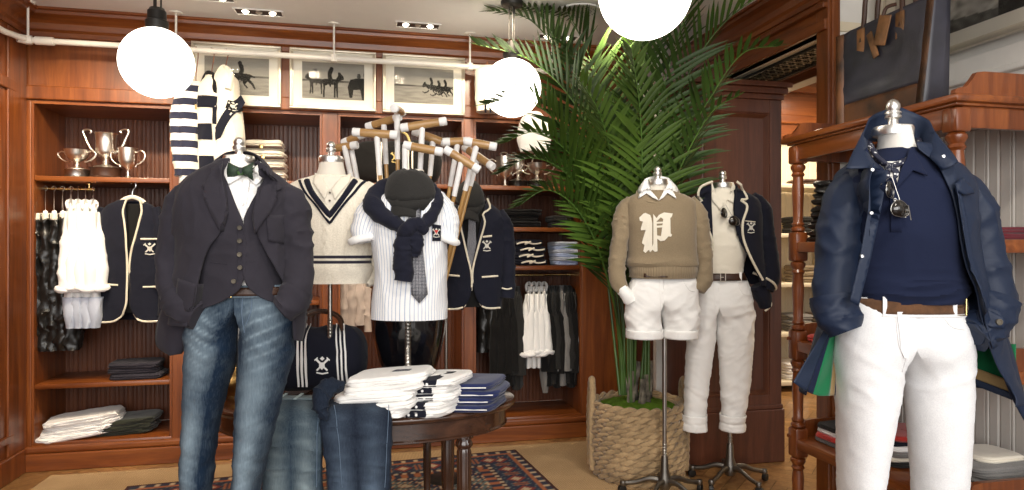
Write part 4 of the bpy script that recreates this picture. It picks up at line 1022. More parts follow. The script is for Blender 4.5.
# waistcoat
vrow = [(178, 212, 270, .08, 0), (190, 203, 280, .10, 0), (215, 198, 284, .122, 0), (250, 198, 284, .122, 0), (285, 197, 288, .118, 0), (312, 194, 294, .12, 0)]
vl = [(178, 224), (190, 230), (205, 237), (219, 243), (222, 244), (280, 244), (292, 238), (302, 222), (312, 196)]
vr = [(178, 258), (190, 254), (205, 249), (219, 244.5), (222, 244.5), (280, 244.5), (292, 252), (302, 266), (312, 292)]
mb = MB(); loft(mb, fr.rows(vrow), 120, 90, 2.3, wrinkle(.003, 8, 1, 1, .8, 5), phi=gapphi(fr, vl, vr)); ve = mb.build('waistcoat', M['washed_navy'], B, solid=.004, off=1); pjv = Proj(mb); pjv.ymax = -.02
strips('seam', [[(239.5, 222), (239.5, 250), (239.5, 281)], [(212, 262), (230, 264)], [(250, 262), (270, 260)]], 'washed_navy', ve, pjv, fr, .004, .0014)
buttons('button', pxl(fr, [(242, 228), (242, 241), (242, 254.5), (242, 267.5), (236, 281)]), pjv, ve, 'button', .0068, .009)
# jacket shell
jrow = [(160, 220, 258, .07, .02), (168, 205, 270, .085, .015), (178, 188, 285, .10, .01), (190, 178, 296, .12, .01), (215, 176, 297, .14, .01), (255, 177, 298, .145, .01), (290, 175, 302, .15, .01), (312, 172, 305, .155, .01), (322, 170, 307, .155, .01)]
jl = [(160, 222), (168, 220), (180, 223), (200, 229), (215, 229), (232, 224), (250, 212), (280, 203), (300, 200), (312, 196), (322, 190)]
jr = [(160, 257), (168, 261), (180, 260), (200, 257), (215, 255), (232, 257), (250, 264), (280, 277), (300, 286), (312, 291), (322, 296)]
mb = MB(); loft(mb, fr.rows(jrow), 150, 100, 2.3, wrinkle(.006, 6, 1, 1, .8, 9), phi=gapphi(fr, jl, jr)); jk = mb.build('jacket', M['washed_navy'], B, solid=.005, off=-1); jk['label'] = 'unbuttoned dark washed jacket'; pjk = Proj(mb); pjk.ymax = -.02
m2 = MB()
patch(m2, pxl(fr, [(219, 160), (209, 168), (207, 180), (203, 186), (208, 190), (206, 196), (215, 214), (226, 232), (231, 214), (229, 198), (223, 178)]), pjk, .009, default=-.11)
patch(m2, pxl(fr, [(258, 160), (269, 168), (272, 180), (277, 187), (271, 191), (274, 197), (268, 215), (257, 234), (254, 215), (257, 198), (261, 178)]), pjk, .009, default=-.11)
m2.build('lapel', M['washed_navy'], jk, solid=.004)
m2 = MB(); q = [fr.p(221, 170, -.06), fr.p(217, 162, .0), fr.p(226, 153, .06), fr.p(240, 151, .075), fr.p(252, 153, .06), fr.p(262, 162, .0), fr.p(258, 170, -.06)]
q2 = [fr.p(210, 178, -.085), fr.p(206, 172, .0), fr.p(218, 163, .085), fr.p(240, 160, .10), fr.p(260, 163, .085), fr.p(273, 172, .0), fr.p(270, 178, -.085)]
a = path(q, 32); b = path(q2, 32); m2.grid([[a[i].lerp(b[i], k/5)+Vector((0, 0, .006*sin(pi*k/5))) for i in range(32)] for k in range(6)], 32, 6); m2.build('collar', M['washed_navy'], jk, solid=.004)
for q in ([(266, 215), (286, 213), (287, 240), (278, 244), (267, 241)], [(180, 278), (204, 284), (200, 312), (176, 308)], [(278, 284), (298, 280), (301, 306), (285, 310)]):
    m2 = MB(); patch(m2, pxl(fr, q), pjk, .004, puff=.002); m2.build('patch_pocket', M['washed_navy'], jk, solid=.002)
buttons('button', pxl(fr, [(217, 262), (213, 273)]), pjk, jk, 'button', .0065, .007)
for (pts, rs, cuff, rc, o_) in (([(196, 190, .01), (184, 202, 0), (177, 228, -.01), (173, 262, -.02), (175, 290, -.045), (184, 306, -.08), (197, 314, -.095)], [.03, .050, .050, .048, .048, .042, .034], [(176, 296, -.075), (188, 309, -.09), (200, 316, -.1)], [.052, .05, .042], 2),
                            ([(278, 190, .01), (290, 202, 0), (296, 228, -.01), (299, 258, -.02), (299, 284, -.045), (291, 301, -.08), (280, 310, -.09)], [.03, .048, .048, .044, .044, .040, .032], [(298, 290, -.07), (290, 303, -.085), (281, 311, -.095)], [.05, .047, .038], 8)):
    m2 = MB(); sleeve(m2, [fr.p(*q) for q in pts], rs, 40, 56, .006, 8, o=o_, zs=1.6); sl = m2.build('sleeve', M['washed_navy'], B)
    m2 = MB(); sleeve(m2, [fr.p(*q) for q in cuff], rc, 36, 16, .005, 10, o=o_); m2.build('turned_cuff', M['washed_navy'], sl)
for (o_, i_, nm) in (([(166, 300, .03), (158, 322, .03), (157, 345, .02), (170, 355, .01)], [(190, 306, -.05), (190, 322, -.04), (189, 340, -.03), (182, 353, -.01)], 'tail'), ([(292, 296, -.05), (292, 315, -.05), (293, 328, -.04), (294, 338, -.03)], [(306, 292, .02), (306, 312, .02), (305, 328, .02), (302, 341, .01)], 'tail')):
    a = path([fr.p(*q) for q in o_], 20); b = path([fr.p(*q) for q in i_], 20); m2 = MB()
    m2.grid([[a[i].lerp(b[i], k/9)+Vector((0, -.02*sin(pi*k/9), 0)) for i in range(20)] for k in range(10)], 20, 10); m2.build('jacket_tail', M['washed_navy'], jk, solid=.006)
pole(fr, B, 240, 320, 500, .012, z1=.16); star_base(fr, B, 240, 0, .2, 5, .4, hub_z=.06, fl=.013)

# ------------------------------------------------------------------ piping and crests
def cord(parent, proj, fr, lists, r=.0045, off=.003, m='cream_cord', name='piping', y=None, n=40, default=-.05):
    for q in lists:
        mb = MB(); mb.tube(line_on(proj, pxl(fr, q, y), off, n, default), r, 8); mb.build(name, M[m], parent)
def crest(parent, proj, fr, cx, cy, s, off=.005, m='crest', name='crest', y=None, shield=False, bg=None):
    """crossed mallets over a small shield and a ribbon, as stitched on the pockets"""
    mb = MB(); P = lambda pts: pxl(fr, [(cx+a*s, cy+b*s) for a, b in pts], y)
    if bg: b_ = MB(); patch(b_, P([(-.8, -1), (.8, -1), (.8, .5), (.4, 1), (0, 1.2), (-.4, 1), (-.8, .5)]), proj, off-.002); b_.build('badge_ground', M[bg], parent)
    for q in ([(-.9, -.8), (-.7, -1), (.75, .5), (.6, .65)], [(.9, -.8), (.7, -1), (-.75, .5), (-.6, .65)], [(-1, -.75), (-.6, -1.1), (-.5, -.98), (-.9, -.62)], [(1, -.75), (.6, -1.1), (.5, -.98), (.9, -.62)],
              [(-.35, -.45), (.35, -.45), (.35, .1), (0, .5), (-.35, .1)], [(-.75, .75), (0, .9), (.75, .75), (.75, .95), (0, 1.1), (-.75, .95)], [(-.3, -.9), (0, -1.2), (.3, -.9), (0, -.65)]):
        patch(mb, P(q), proj, off, 1)
    return mb.build(name, M[m], parent)
def stripe_patch(parent, proj, fr, pts, m, off=.003, name='stripe', y=None, w=None):
    mb = MB(); patch(mb, pxl(fr, pts, y), proj, off, 3); return mb.build(name, M[m], parent)

# ============ C. cricket sweater form standing on the table
TZ = .60
fr = Frame(330, 2.72, TZ); FRONT = -.09
Cc = fthing(fr, 'dressed_mannequin', 'armless cream cable-knit cricket sweater with navy bands on a mannequin bust standing on the table', 'mannequin', 'dressed tailor mannequins')
neck_cap(fr, Cc, 331, 141, 158, 24)
neck(fr, Cc, [(157, 320, 343, .045), (166, 319, 344, .048), (182, 314, 348, .055), (200, 312, 350, .06)])
mb = MB()
def wcable(a, t, p):
    u = a*.145; band = u/.032; ph = band-math.floor(band+.5); zz = p.z*60
    tw = .0035*(max(0, 1-abs(ph-.16*sin(zz))/.17)+max(0, 1-abs(ph+.16*sin(zz))/.17)) if int(math.floor(band+.5)) % 2 == 0 else .001*cos(u*900)
    return tw*(1 if .16 < t < .78 else .2)+.004*fb(p, 6)
def cslv(a, p):
    z = p.z; 
    for (pa, pb) in ((255.5, 258.5), (261, 264)):
        if fr.z(pb, FRONT) < z < fr.z(pa, FRONT): return (.03, .03, .06)
    return (1, 1, 1)
loft(mb, fr.rows([(176, 313, 352, .06), (180, 300, 363, .075), (186, 289, 374, .09), (200, 286, 379, .10), (225, 289, 378, .105), (250, 291, 375, .105), (264, 291, 373, .105), (267, 292, 375, .108), (283, 295, 370, .098)]), 220, 150, 2.3, wcable, col=cslv)
sw = mb.build('cricket_sweater', M['cream_knit'], Cc); pj = Proj(mb)
for k, (o_, m_, w_) in enumerate(((0, 'navy_knit', 5), (5, 'cream_knit', 2.2), (8, 'navy_knit', 2.4))):
    q = [(313-o_*.2, 176), (306-o_, 180), (312-o_*.8, 192), (321-o_*.6, 204), (331, 216+o_*.9), (340+o_*.6, 204), (348+o_*.8, 192), (354+o_, 180), (350, 176)]
    b_ = MB(); 
    L_ = line_on(pj, pxl(fr, [q[i] for i in (1, 2, 3, 4)], FRONT), .004, 24)+line_on(pj, pxl(fr, [q[i] for i in (4, 5, 6, 7)], FRONT), .004, 24)[1:]
    b_.tube(L_, w_*.0024, 8, flat=1); o = b_.build('neck_band', M[m_], sw)
stripe_patch(sw, pj, fr, [(314, 176), (318, 190), (331, 208), (343, 190), (349, 176)], 'linen', .002, 'neck_opening')
b_ = MB(); patch(b_, pxl(fr, [(313, 172), (313, 182), (326, 200), (330, 190), (322, 176)]), pj, .008, default=-.05); patch(b_, pxl(fr, [(349, 172), (349, 182), (336, 200), (332, 190), (341, 176)]), pj, .008, default=-.05); b_.build('shirt_collar', M['cream_cotton'], Cc, solid=.003)
buttons('button', pxl(fr, [(331, 193), (331, 201)]), pj, Cc, 'button', .004, .008)
for s, pts, rs in ((-1, [(300, 186, .0), (291, 198, .0), (287, 215, .0), (287, 232, -.01), (289, 240, -.01)], [.03, .042, .042, .04, .036]), (1, [(364, 186, .0), (372, 196, .0), (376, 225, .02), (377, 260, .02), (375, 276, .01), (366, 283, -.01)], [.03, .038, .034, .03, .028, .02])):
    b_ = MB(); sleeve(b_, [fr.p(*q) for q in pts], rs, 32, 40, .004, 9, o=s); b_.build('sleeve', M['cream_knit'], Cc)
pole(fr, Cc, 330, 275, 400, .0095, ridged=(316, 368), z1=.02)
b_ = MB(); b_.lathe([(.10, 0), (.102, .012), (.09, .02), (.04, .028), (.022, .05), (.018, .085), (.012, .09)], 32, rotM((0, 0, 0))); b_.build('stand_base', M['table'], Cc)

# ============ D. pinstripe shirt form, flat cap, knotted sweater, tie
fr = Frame(411, 2.60, TZ); FRONT = -.10
D = fthing(fr, 'dressed_mannequin', 'bust in pinstriped shirt with flat cap, tie and navy sweater knotted over shoulders', 'mannequin', 'dressed tailor mannequins')
mb = MB(); loft(mb, fr.rows([(186, 396, 428, .05), (192, 386, 436, .07), (200, 374, 443, .088), (215, 370, 447, .105), (240, 372, 447, .112), (275, 375, 447, .108), (300, 372, 447, .112), (318, 371, 448, .115)]), 90, 80, 2.3, wrinkle(.003, 8, 1, 1, .7, 11))
ps = mb.build('pinstripe_shirt', M['pinstripe'], D); ps['label'] = 'white shirt with thin blue stripes'; pj = Proj(mb)
b_ = MB(); loft(b_, fr.rows([(170, 400, 424, .04), (192, 400, 424, .045)]), 28, 6, 2.0, cap=(True, False)); b_.build('neck', M['linen'], D)
for q in ([(402, 184), (396, 192), (402, 204), (411, 197), (408, 190)], [(424, 184), (428, 192), (424, 204), (415, 197), (417, 190)]):
    b_ = MB(); patch(b_, pxl(fr, q), pj, .010, default=-.05); b_.build('collar', M['pinstripe'], ps, solid=.002)
b_ = MB(); patch(b_, pxl(fr, [(408, 195), (418, 195), (420, 215), (424, 285), (428, 294), (420, 303), (412, 294), (413, 285), (410, 215)]), pj, .008, puff=.002); o = b_.build('necktie', M['tie'], D, solid=.003); o['label'] = 'dark dotted tie'
b_ = MB(); b_.lathe([(.006, -.014), (.012, .012), (.010, .016)], 14, rotM(fr.p(413, 197, -.085), sx if False else 0)); b_.build('tie_knot', M['tie'], o)
b_ = MB(); patch(b_, pxl(fr, [(432, 224), (440, 225), (440, 241), (432, 241)]), pj, .004); o = b_.build('pocket_badge', M['navy'], D, solid=.002); crest(o, pj, fr, 436, 233, 4.2, .008, 'crest', 'badge_stitching')
stripe_patch(o, pj, fr, [(434, 230), (438, 230), (436, 234)], 'red', .009, 'badge_shield')
for s, pts, rs, cf in ((-1, [(388, 196, 0), (376, 206, 0), (368, 218, -.02), (363, 232, -.04), (362, 240, -.05)], [.03, .046, .052, .046, .036], (362, 239, -.05)), (1, [(434, 196, 0), (444, 207, .0), (448, 220, -.01), (449, 234, -.02), (449, 241, -.03)], [.03, .038, .04, .036, .03], (449, 240, -.03))):
    b_ = MB(); sleeve(b_, [fr.p(*q) for q in pts], rs, 32, 30, .004, 12, o=s); sl = b_.build('sleeve', M['pinstripe'], D)
    b_ = MB(); c_ = fr.p(*cf); 
    b_.tube([c_+Vector((.036*cos(a)*(1.1 if s < 0 else .8), .034*sin(a), .010*cos(a)*-s)) for a in [2*pi*k/20 for k in range(20)]], .014, 12, closed=True, wr=lambda a, L, q: .003*fold(q, 26)); b_.build('rolled_cuff', M['white_cotton'], sl)
# navy sweater tied over shoulders
def bulk(pts, rs, name, par, m='navy_knit', n=26, nn=44, amp=.005, f=12, flat=.8, o=0): b_ = MB(); sleeve(b_, [fr.p(*q) for q in pts], rs, n, nn, amp, f, flat, o); return b_.build(name, M[m], par)
kn = bulk([(424, 188, .06), (404, 184, .06), (384, 193, .0), (375, 205, -.05), (384, 216, -.09), (400, 226, -.12), (412, 232, -.13)], [.03, .038, .046, .050, .042, .032, .022], 'shoulder_sweater', D, o=1); kn['label'] = 'navy sweater knotted on the chest'
bulk([(404, 186, .06), (424, 188, .05), (434, 197, -.01), (435, 208, -.06), (428, 220, -.10), (418, 228, -.13)], [.03, .032, .034, .030, .028, .022], 'draped_side', kn, o=2)
bulk([(426, 232, -.12), (417, 225, -.14), (408, 229, -.15), (402, 238, -.14)], [.014, .026, .028, .02], 'knot', kn, o=3)
bulk([(409, 228, -.13), (404, 242, -.14), (403, 258, -.135), (404, 272, -.13), (403, 281, -.13)], [.022, .032, .036, .036, .032], 'hanging_sleeve', kn, o=4)
bulk([(412, 228, -.13), (416, 242, -.135), (413, 256, -.13)], [.02, .026, .018], 'hanging_sleeve', kn, o=5)
def flatcap(par, fr, cx, cy, w, h, y, m='charcoal', brim=(0, 1), tilt=0, name='flat_cap', bl_=.035):
    b_ = MB(); c_ = fr.p(cx, cy, y); a = w/2/fr.k; hh = h/fr.k; rows = []
    for j in range(14):
        t = j/13; ph = t*pi/2; rr = sin(ph)**.8 if t else .01
        rows.append([c_+Vector((a*rr*cos(q)+.10*a*t, a*.95*rr*sin(q), hh*(.62*cos(ph)**.9)-.15*hh*t*(sin(q) < 0)*abs(sin(q))+.006*fold((cos(q)*rr, sin(q)*rr, t), 2.4, o=cx))) for q in [2*pi*k/48 for k in range(48)]])
    b_.grid(rows, 48, 14, True, flip=True)
    b_.grid([rows[-1], [p+Vector((-(p.x-c_.x)*.14, -(p.y-c_.y)*.14, -.25*hh)) for p in rows[-1]]], 48, 2, True, flip=True)
    o = b_.build(name, M[m], par, solid=.003)
    b_ = MB(); P = []
    for k in range(8):
        t = k/7; P.append([c_+Vector(((a*.80+.0*t)*sin(q)*(1+.04*t), -(a*.80+bl_*t)*cos(q)*1.0, -.20*hh-.03*t*t-.02*t-.018*(abs(q)**1.5)*(.4+t*.6))) for q in [-1.15+2.3*i/23 for i in range(24)]])
    b_.grid(P, 24, 8); b_.build('brim', M[m], o, solid=.005); return o
o = flatcap(D, fr, 408, 196, 50, 42, -.035, bl_=.012); o['label'] = 'dark grey flat cap'
pole(fr, D, 408, 316, 400, .011, ridged=(318, 366), z1=.02)
b_ = MB(); b_.lathe([(.095, 0), (.097, .012), (.085, .02), (.036, .028), (.022, .05), (.016, .075)], 32); b_.build('stand_base', M['table'], D)

# ============ E. blazer form with cap behind the mallets
def blazer(fr, root, rows, gl, gr, sleeves, m='navy', wr=.004, nm='blazer', o=0):
    mb = MB(); loft(mb, fr.rows(rows), 120, 80, 2.4, wrinkle(wr, 6, 1, 1, .8, o), phi=gapphi(fr, gl, gr)); b = mb.build(nm, M[m], root, solid=.004, off=-1); pj = Proj(mb); pj.ymax = -.02; sl = []
    for pts, rs in sleeves:
        s_ = MB(); sleeve(s_, [fr.p(*q) for q in pts], rs, 32, 40, wr*1.1, 8, o=o+pts[0][0]); so = s_.build('sleeve', M[m], root); sl.append((so, Proj(s_)))
    return b, pj, sl
fr = Frame(475, 3.45); FRONT = -.08
E = fthing(fr, 'dressed_mannequin', 'bust in white-piped navy blazer with dark cap, behind the polo mallets', 'mannequin', 'dressed tailor mannequins')
b_ = MB(); loft(b_, fr.rows([(190, 460, 482, .05), (215, 456, 488, .07), (250, 452, 492, .08), (306, 452, 492, .08)]), 48, 40, 2.2, cap=(True, True)); o = b_.build('vest', M['black_cloth'], E); pv = Proj(b_)
b_ = MB(); patch(b_, pxl(fr, [(469, 214), (475, 214), (476, 235), (477, 262), (472, 270), (467, 262), (468, 235)]), pv, .006); b_.build('necktie', M['tie'], E, solid=.003)
rows = [(200, 462, 486, .055, .01), (206, 454, 494, .07), (212, 446, 501, .08), (225, 442, 506, .088), (260, 442, 505, .092), (308, 440, 502, .10)]
gl = [(200, 462), (215, 463), (235, 465), (255, 468), (268, 471.5), (285, 472), (300, 469), (308, 464)]; gr = [(200, 486), (215, 482), (235, 478), (255, 474), (268, 472), (285, 473), (300, 477), (308, 483)]
bl, pj, sl = blazer(fr, E, rows, gl, gr, [([(450, 212, 0), (444, 225, 0), (442, 255, -.01), (440, 285, -.02), (440, 300, -.03)], [.03, .045, .04, .038, .036]), ([(498, 212, 0), (504, 225, 0), (507, 252, -.01), (508, 280, -.02), (507, 298, -.03)], [.03, .043, .04, .038, .036])], o=20)
cord(bl, pj, fr, [[(461, 198), (459, 210), (464, 216), (461, 222), (464, 240), (468, 258), (471, 270), (472, 285), (470, 298), (463, 307), (445, 309)], [(487, 198), (490, 208), (483, 214), (485, 221), (481, 238), (476, 256), (473, 270), (473, 285), (476, 298), (484, 307), (500, 308)], [(447, 275), (460, 276)], [(482, 277), (498, 276)], [(483, 237), (492, 236)]], .005)
crest(bl, pj, fr, 487, 246, 5, .006)
for so, ps_ in sl: cord(so, ps_, fr, [[(502, 288), (507, 289), (512, 288)]] if so is sl[1][0] else [[(435, 287), (440, 288), (446, 287)]], .004, y=-.05)
o = flatcap(E, fr, 469, 203, 28, 36, -.02, name='flat_cap'); o['label'] = 'dark grey cap with brim'
pole(fr, E, 446, 300, 480, .009, z1=.02)
b_ = MB(); b_.lathe([(.10, .0095), (.102, .016), (.09, .022), (.02, .028), (.012, .05)], 32, rotM((fr.x(446), 0, 0))); b_.build('stand_base', M['blackmetal'], E)

# ============ P. tan letter sweater and white shorts
fr = Frame(660, 3.20); FRONT = -.10
Pm = fthing(fr, 'dressed_mannequin', 'headless mannequin in tan letter sweater over white shirt with white cuffed shorts', 'mannequin', 'dressed tailor mannequins')
neck_cap(fr, Pm, 657.5, 166, 181, 22)
neck(fr, Pm, [(181, 647, 668, .045), (188, 647, 668, .046), (200, 643, 674, .05)])
mb = MB()
def wsw(a, t, p): return .003*fb(p, 9)+(.006*fold(p, 8, .6, 1, 3.5, 3)*max(0, (t-.68)/.3))
loft(mb, fr.rows([(191, 642, 675, .055), (195, 632, 685, .07), (200, 626, 694, .085), (212, 625, 696, .10), (240, 627, 696, .108), (256, 627, 697, .110), (262, 626, 698, .120), (266, 627, 698, .118), (268, 629, 697, .110), (277, 630, 696, .106)]), 90, 90, 2.3, wsw)
sw = mb.build('letter_sweater', M['tan_knit'], Pm); sw['label'] = 'tan knit sweater with a cream letter'; pj = Proj(mb)
b_ = MB(); loft(b_, fr.rows([(266, 629, 697, .116), (272, 629, 697, .119), (278, 631, 695, .112)]), 96, 8, 2.3, lambda a, t, p: .0015*cos(a*90)); b_.build('ribbed_hem', M['tan_rib'], sw)
b_ = MB(); P_ = [fr.p(*q) for q in ((638, 191, .03), (638, 196, -.04), (646, 201, -.075), (657.5, 203, -.085), (669, 201, -.075), (678, 196, -.04), (678, 191, .03))]; b_.tube(path(P_, 30), .007, 10); b_.build('neck_rib', M['tan_rib'], sw)
s = 5.445; U = lambda pts: pxl(fr, [(605+a/s, 170+b/s) for a, b in pts])
lt = MB()
for q in ([(190, 258), (212, 236), (222, 233), (246, 245), (252, 262), (256, 290), (256, 418), (250, 440), (236, 436), (222, 452), (210, 442), (219, 426), (216, 408), (203, 398), (206, 384), (224, 370), (224, 326), (198, 328), (197, 318), (216, 306), (224, 290), (214, 282), (192, 276)],
          [(262, 240), (279, 262), (279, 425), (284, 442), (270, 446), (258, 434), (246, 448), (240, 441), (254, 424), (262, 400)],
          [(279, 262), (292, 245), (320, 231), (368, 237), (362, 255), (354, 262), (354, 345), (362, 353), (356, 364), (343, 361), (322, 384), (300, 388), (279, 372), (279, 356), (302, 360), (320, 346), (322, 272), (302, 258), (279, 280)],
          [(279, 283), (324, 281), (324, 290), (279, 293)], [(279, 304), (324, 300), (324, 312), (279, 315)]):
    patch(lt, U(q), pj, .0035, 3)
lt.build('letter_p', M['cream_cotton'], sw)
for q in ([(240, 44), (218, 58), (188, 152), (232, 124), (262, 150), (293, 165), (252, 100), (236, 72)], [(344, 44), (366, 58), (390, 155), (346, 122), (320, 150), (293, 165), (334, 100), (350, 72)]):
    b_ = MB(); patch(b_, U(q), pj, .012, default=-.062, relax=False); b_.build('shirt_collar', M['white_cotton'], Pm, solid=.004)
b_ = MB(); q1 = path([fr.p(647, 190, -.05), fr.p(644, 184, -.02), fr.p(647, 178, .04), fr.p(658, 176, .055), fr.p(668, 178, .04), fr.p(671, 184, -.02), fr.p(668, 190, -.05)], 24); q2 = path([fr.p(641, 196, -.06), fr.p(638, 190, -.01), fr.p(643, 184, .05), fr.p(658, 182, .07), fr.p(673, 184, .05), fr.p(678, 190, -.01), fr.p(674, 196, -.06)], 24); b_.grid([q1, q2], 24, 2); b_.build('collar_stand', M['white_cotton'], Pm, solid=.003)
for s_, pts, rs in ((-1, [(632, 200, 0), (624, 212, 0), (620, 240, -.01), (617, 265, -.02), (618, 280, -.03), (624, 292, -.04)], [.03, .042, .040, .040, .040, .028]), (1, [(689, 200, 0), (697, 212, 0), (702, 240, -.01), (705, 265, -.02), (704, 280, -.03), (699, 291, -.04)], [.03, .042, .040, .038, .038, .028])):
    b_ = MB(); sleeve(b_, [fr.p(*q) for q in pts], rs, 34, 44, .005, 10, o=s_+4); sl = b_.build('sleeve', M['tan_knit'], Pm)
    if s_ < 0: b_ = MB(); sleeve(b_, [fr.p(622, 288, -.04), fr.p(627, 296, -.05), fr.p(631, 302, -.05)], [.028, .03, .024], 24, 10, .004, 14); b_.build('shirt_cuff', M['white_cotton'], sl)
topr = [(274, 634, 694, .088), (285, 629, 697, .10), (305, 626, 699, .108), (318, 625, 699, .108)]
lgs = [[(318, 625, 661, .095), (337, 627, 662, .09)], [(318, 662, 699, .095), (337, 664, 697, .09)]]
tr = trousers(fr, None, topr, lgs, None, 318, .004, 12.2, split=661, nrow=60); sh = tr.build('white_shorts', M['white_cotton'], Pm, solid=.003, off=-1); sh['label'] = 'white shorts with rolled hems'; pt = Proj(tr)
for l, r in ((627, 662), (664, 697)):
    b_ = MB(); loft(b_, fr.rows([(329, l-1, r+.5, .096), (337.5, l-1, r+.5, .095)]), 48, 6, 2.2, wrinkle(.002, 16)); b_.build('rolled_hem', M['white_cotton'], sh, solid=.003, off=1)
strips('seam', [[(660, 279), (660, 300), (661, 316)], [(640, 280), (634, 290), (629, 294)], [(684, 280), (690, 290), (697, 292)]], 'white_cotton', sh, pt, fr, .001, .0018)
b_ = MB(); loft(b_, fr.rows([(273, 634, 693, .09), (277, 633, 694, .094)]), 60, 4, 2.4); be = b_.build('belt', M['leather'], Pm, solid=.003, off=1)
b_ = MB(); patch(b_, pxl(fr, [(645, 273.5), (668, 273.5), (668, 277.5), (645, 277.5)], -.12), pj, .005, default=-.13); b_.build('belt_tip', M['leather'], be, solid=.003)
pole(fr, Pm, 665.5, 318, 500, .0105, ridged=(440, 472), z1=.14, y=.02); star_base(fr, Pm, 665.5, 0, .20, 5, .35, y=.02, hub_z=.065)

# ============ W. navy blazer with cream piping, cream polo, white cuffed trousers
fr = Frame(724, 3.42); FRONT = -.10
Wm = fthing(fr, 'dressed_mannequin', 'headless mannequin in cream-piped navy blazer, cream polo and long white cuffed trousers', 'mannequin', 'dressed tailor mannequins')
neck_cap(fr, Wm, 722.5, 170, 184, 20)
neck(fr, Wm, [(184, 713, 732, .045), (192, 712, 733, .048), (205, 708, 740, .052)])
topr = [(277, 697, 746, .082), (288, 694, 750, .094), (305, 690, 753, .104), (322, 688, 754, .104)]
lgs = [[(322, 688, 717, .09), (350, 686, 714, .08), (385, 684, 709, .068), (428, 684, 705, .06)], [(322, 716, 754, .09), (350, 718, 753, .08), (385, 720, 750, .068), (428, 722, 743, .06)]]
tr = trousers(fr, None, topr, lgs, None, 322, .004, 15.2, split=716); wt = tr.build('white_trousers', M['white_cotton'], Wm); wt['label'] = 'long white trousers with rolled hems'; pt = Proj(tr)
for l, r in ((684, 705), (722, 743)):
    b_ = MB(); loft(b_, fr.rows([(414, l-1.5, r+1.5, .067), (429.5, l-1.5, r+1.5, .066)]), 40, 14, 2.2, lambda a, t, p: .002+.004*fold(p, 18)-.003*(abs(t-.5) < .08)); b_.build('rolled_hem', M['white_cotton'], wt, solid=.003, off=1)
strips('seam', [[(715, 281), (715, 300), (716, 320)], [(703, 281), (698, 292), (691, 298)], [(738, 281), (744, 294), (752, 296)]], 'white_cotton', wt, pt, fr, .001, .0018)
belt(fr, Wm, [(273, 700, 743, .088), (280, 697, 746, .094)], None, 'leather', 717, 276.5, 7, 'silver', (705, 735), 'white_cotton')
mb = MB(); loft(mb, fr.rows([(190, 712, 733, .052), (196, 704, 742, .07), (204, 699, 748, .085), (225, 699, 747, .10), (255, 699, 745, .10), (273, 702, 742, .09)]), 72, 60, 2.3, wrinkle(.003, 8, 1, 1, 1.5, 31)); pl = mb.build('cream_polo', M['cream_cotton'], Wm); pj = Proj(mb)
b_ = MB(); patch(b_, pxl(fr, [(712, 182), (709, 190), (712, 202), (719, 212), (722, 203), (716, 194)], -.06), pj, .01, default=-.05); patch(b_, pxl(fr, [(733, 182), (737, 190), (735, 206), (725, 200), (723, 204), (730, 192)], -.06), pj, .01, default=-.05); b_.build('collar', M['cream_cotton'], pl, solid=.003)
aviators(Wm, fr, (724, 213), (734, 221), 5.2, -.125)
rows = [(188, 710, 736, .06, .01), (194, 699, 749, .08), (199, 692, 757, .095), (212, 689, 761, .112), (240, 690, 762, .118), (262, 691, 764, .122), (285, 694, 768, .125)]
gl = [(188, 710), (205, 709), (220, 711), (240, 712), (255, 708), (265, 700), (285, 692)]; gr = [(188, 736), (205, 733), (220, 733), (240, 738), (255, 746), (265, 752), (285, 760)]
bl, pj2, sl = blazer(fr, Wm, rows, gl, gr, [([(751, 197, 0), (761, 207, 0), (766, 232, -.01), (770, 258, -.03), (771, 276, -.05), (767, 290, -.06)], [.03, .044, .042, .042, .044, .034]), ([(700, 199, .0), (696, 212, .02), (695, 240, .03), (696, 262, .02)], [.03, .038, .036, .034])], o=30)
b_ = MB(); sleeve(b_, [fr.p(757, 285, -.05), fr.p(763, 297, -.045), fr.p(766, 307, -.04)], [.034, .042, .03], 26, 16, .004, 12); b_.build('jacket_tail', M['navy'], bl)
for q in ([(711, 184), (700, 189), (698, 196), (703, 200), (700, 205), (708, 230), (712, 250), (712, 225), (711, 205)], [(735, 184), (744, 191), (746, 198), (741, 200), (745, 204), (740, 225), (736, 236), (733, 220), (734, 203)]):
    b_ = MB(); patch(b_, pxl(fr, q), pj2, .008, default=-.10); b_.build('lapel', M['navy'], bl, solid=.004)
pl2 = Proj(b_)
cord(bl, pj2, fr, [[(711, 182), (699, 188), (697, 196), (703, 200), (699, 204), (705, 222), (711, 240), (711, 252), (707, 262), (702, 268)], [(735, 182), (745, 191), (747, 199), (740, 200), (746, 205), (741, 222), (741, 235), (748, 255), (756, 270), (762, 280)]], .0062, .010, default=-.115)
cord(sl[0][0], sl[0][1], fr, [[(755, 273), (762, 276), (772, 283), (778, 290)]], .006, .003, y=-.08)
cord(bl, pj2, fr, [[(768, 296), (771, 305), (765, 311)]], .005, .002, default=-.06, y=-.06)
crest(bl, pj2, fr, 750, 228, 5, .006)
cord(bl, pj2, fr, [[(744, 221), (755, 222)]], .0025)
pole(fr, Wm, 730, 400, 500, .010, ridged=(434, 462), z1=.14); star_base(fr, Wm, 730, 0, .19, 5, .15, hub_z=.065)

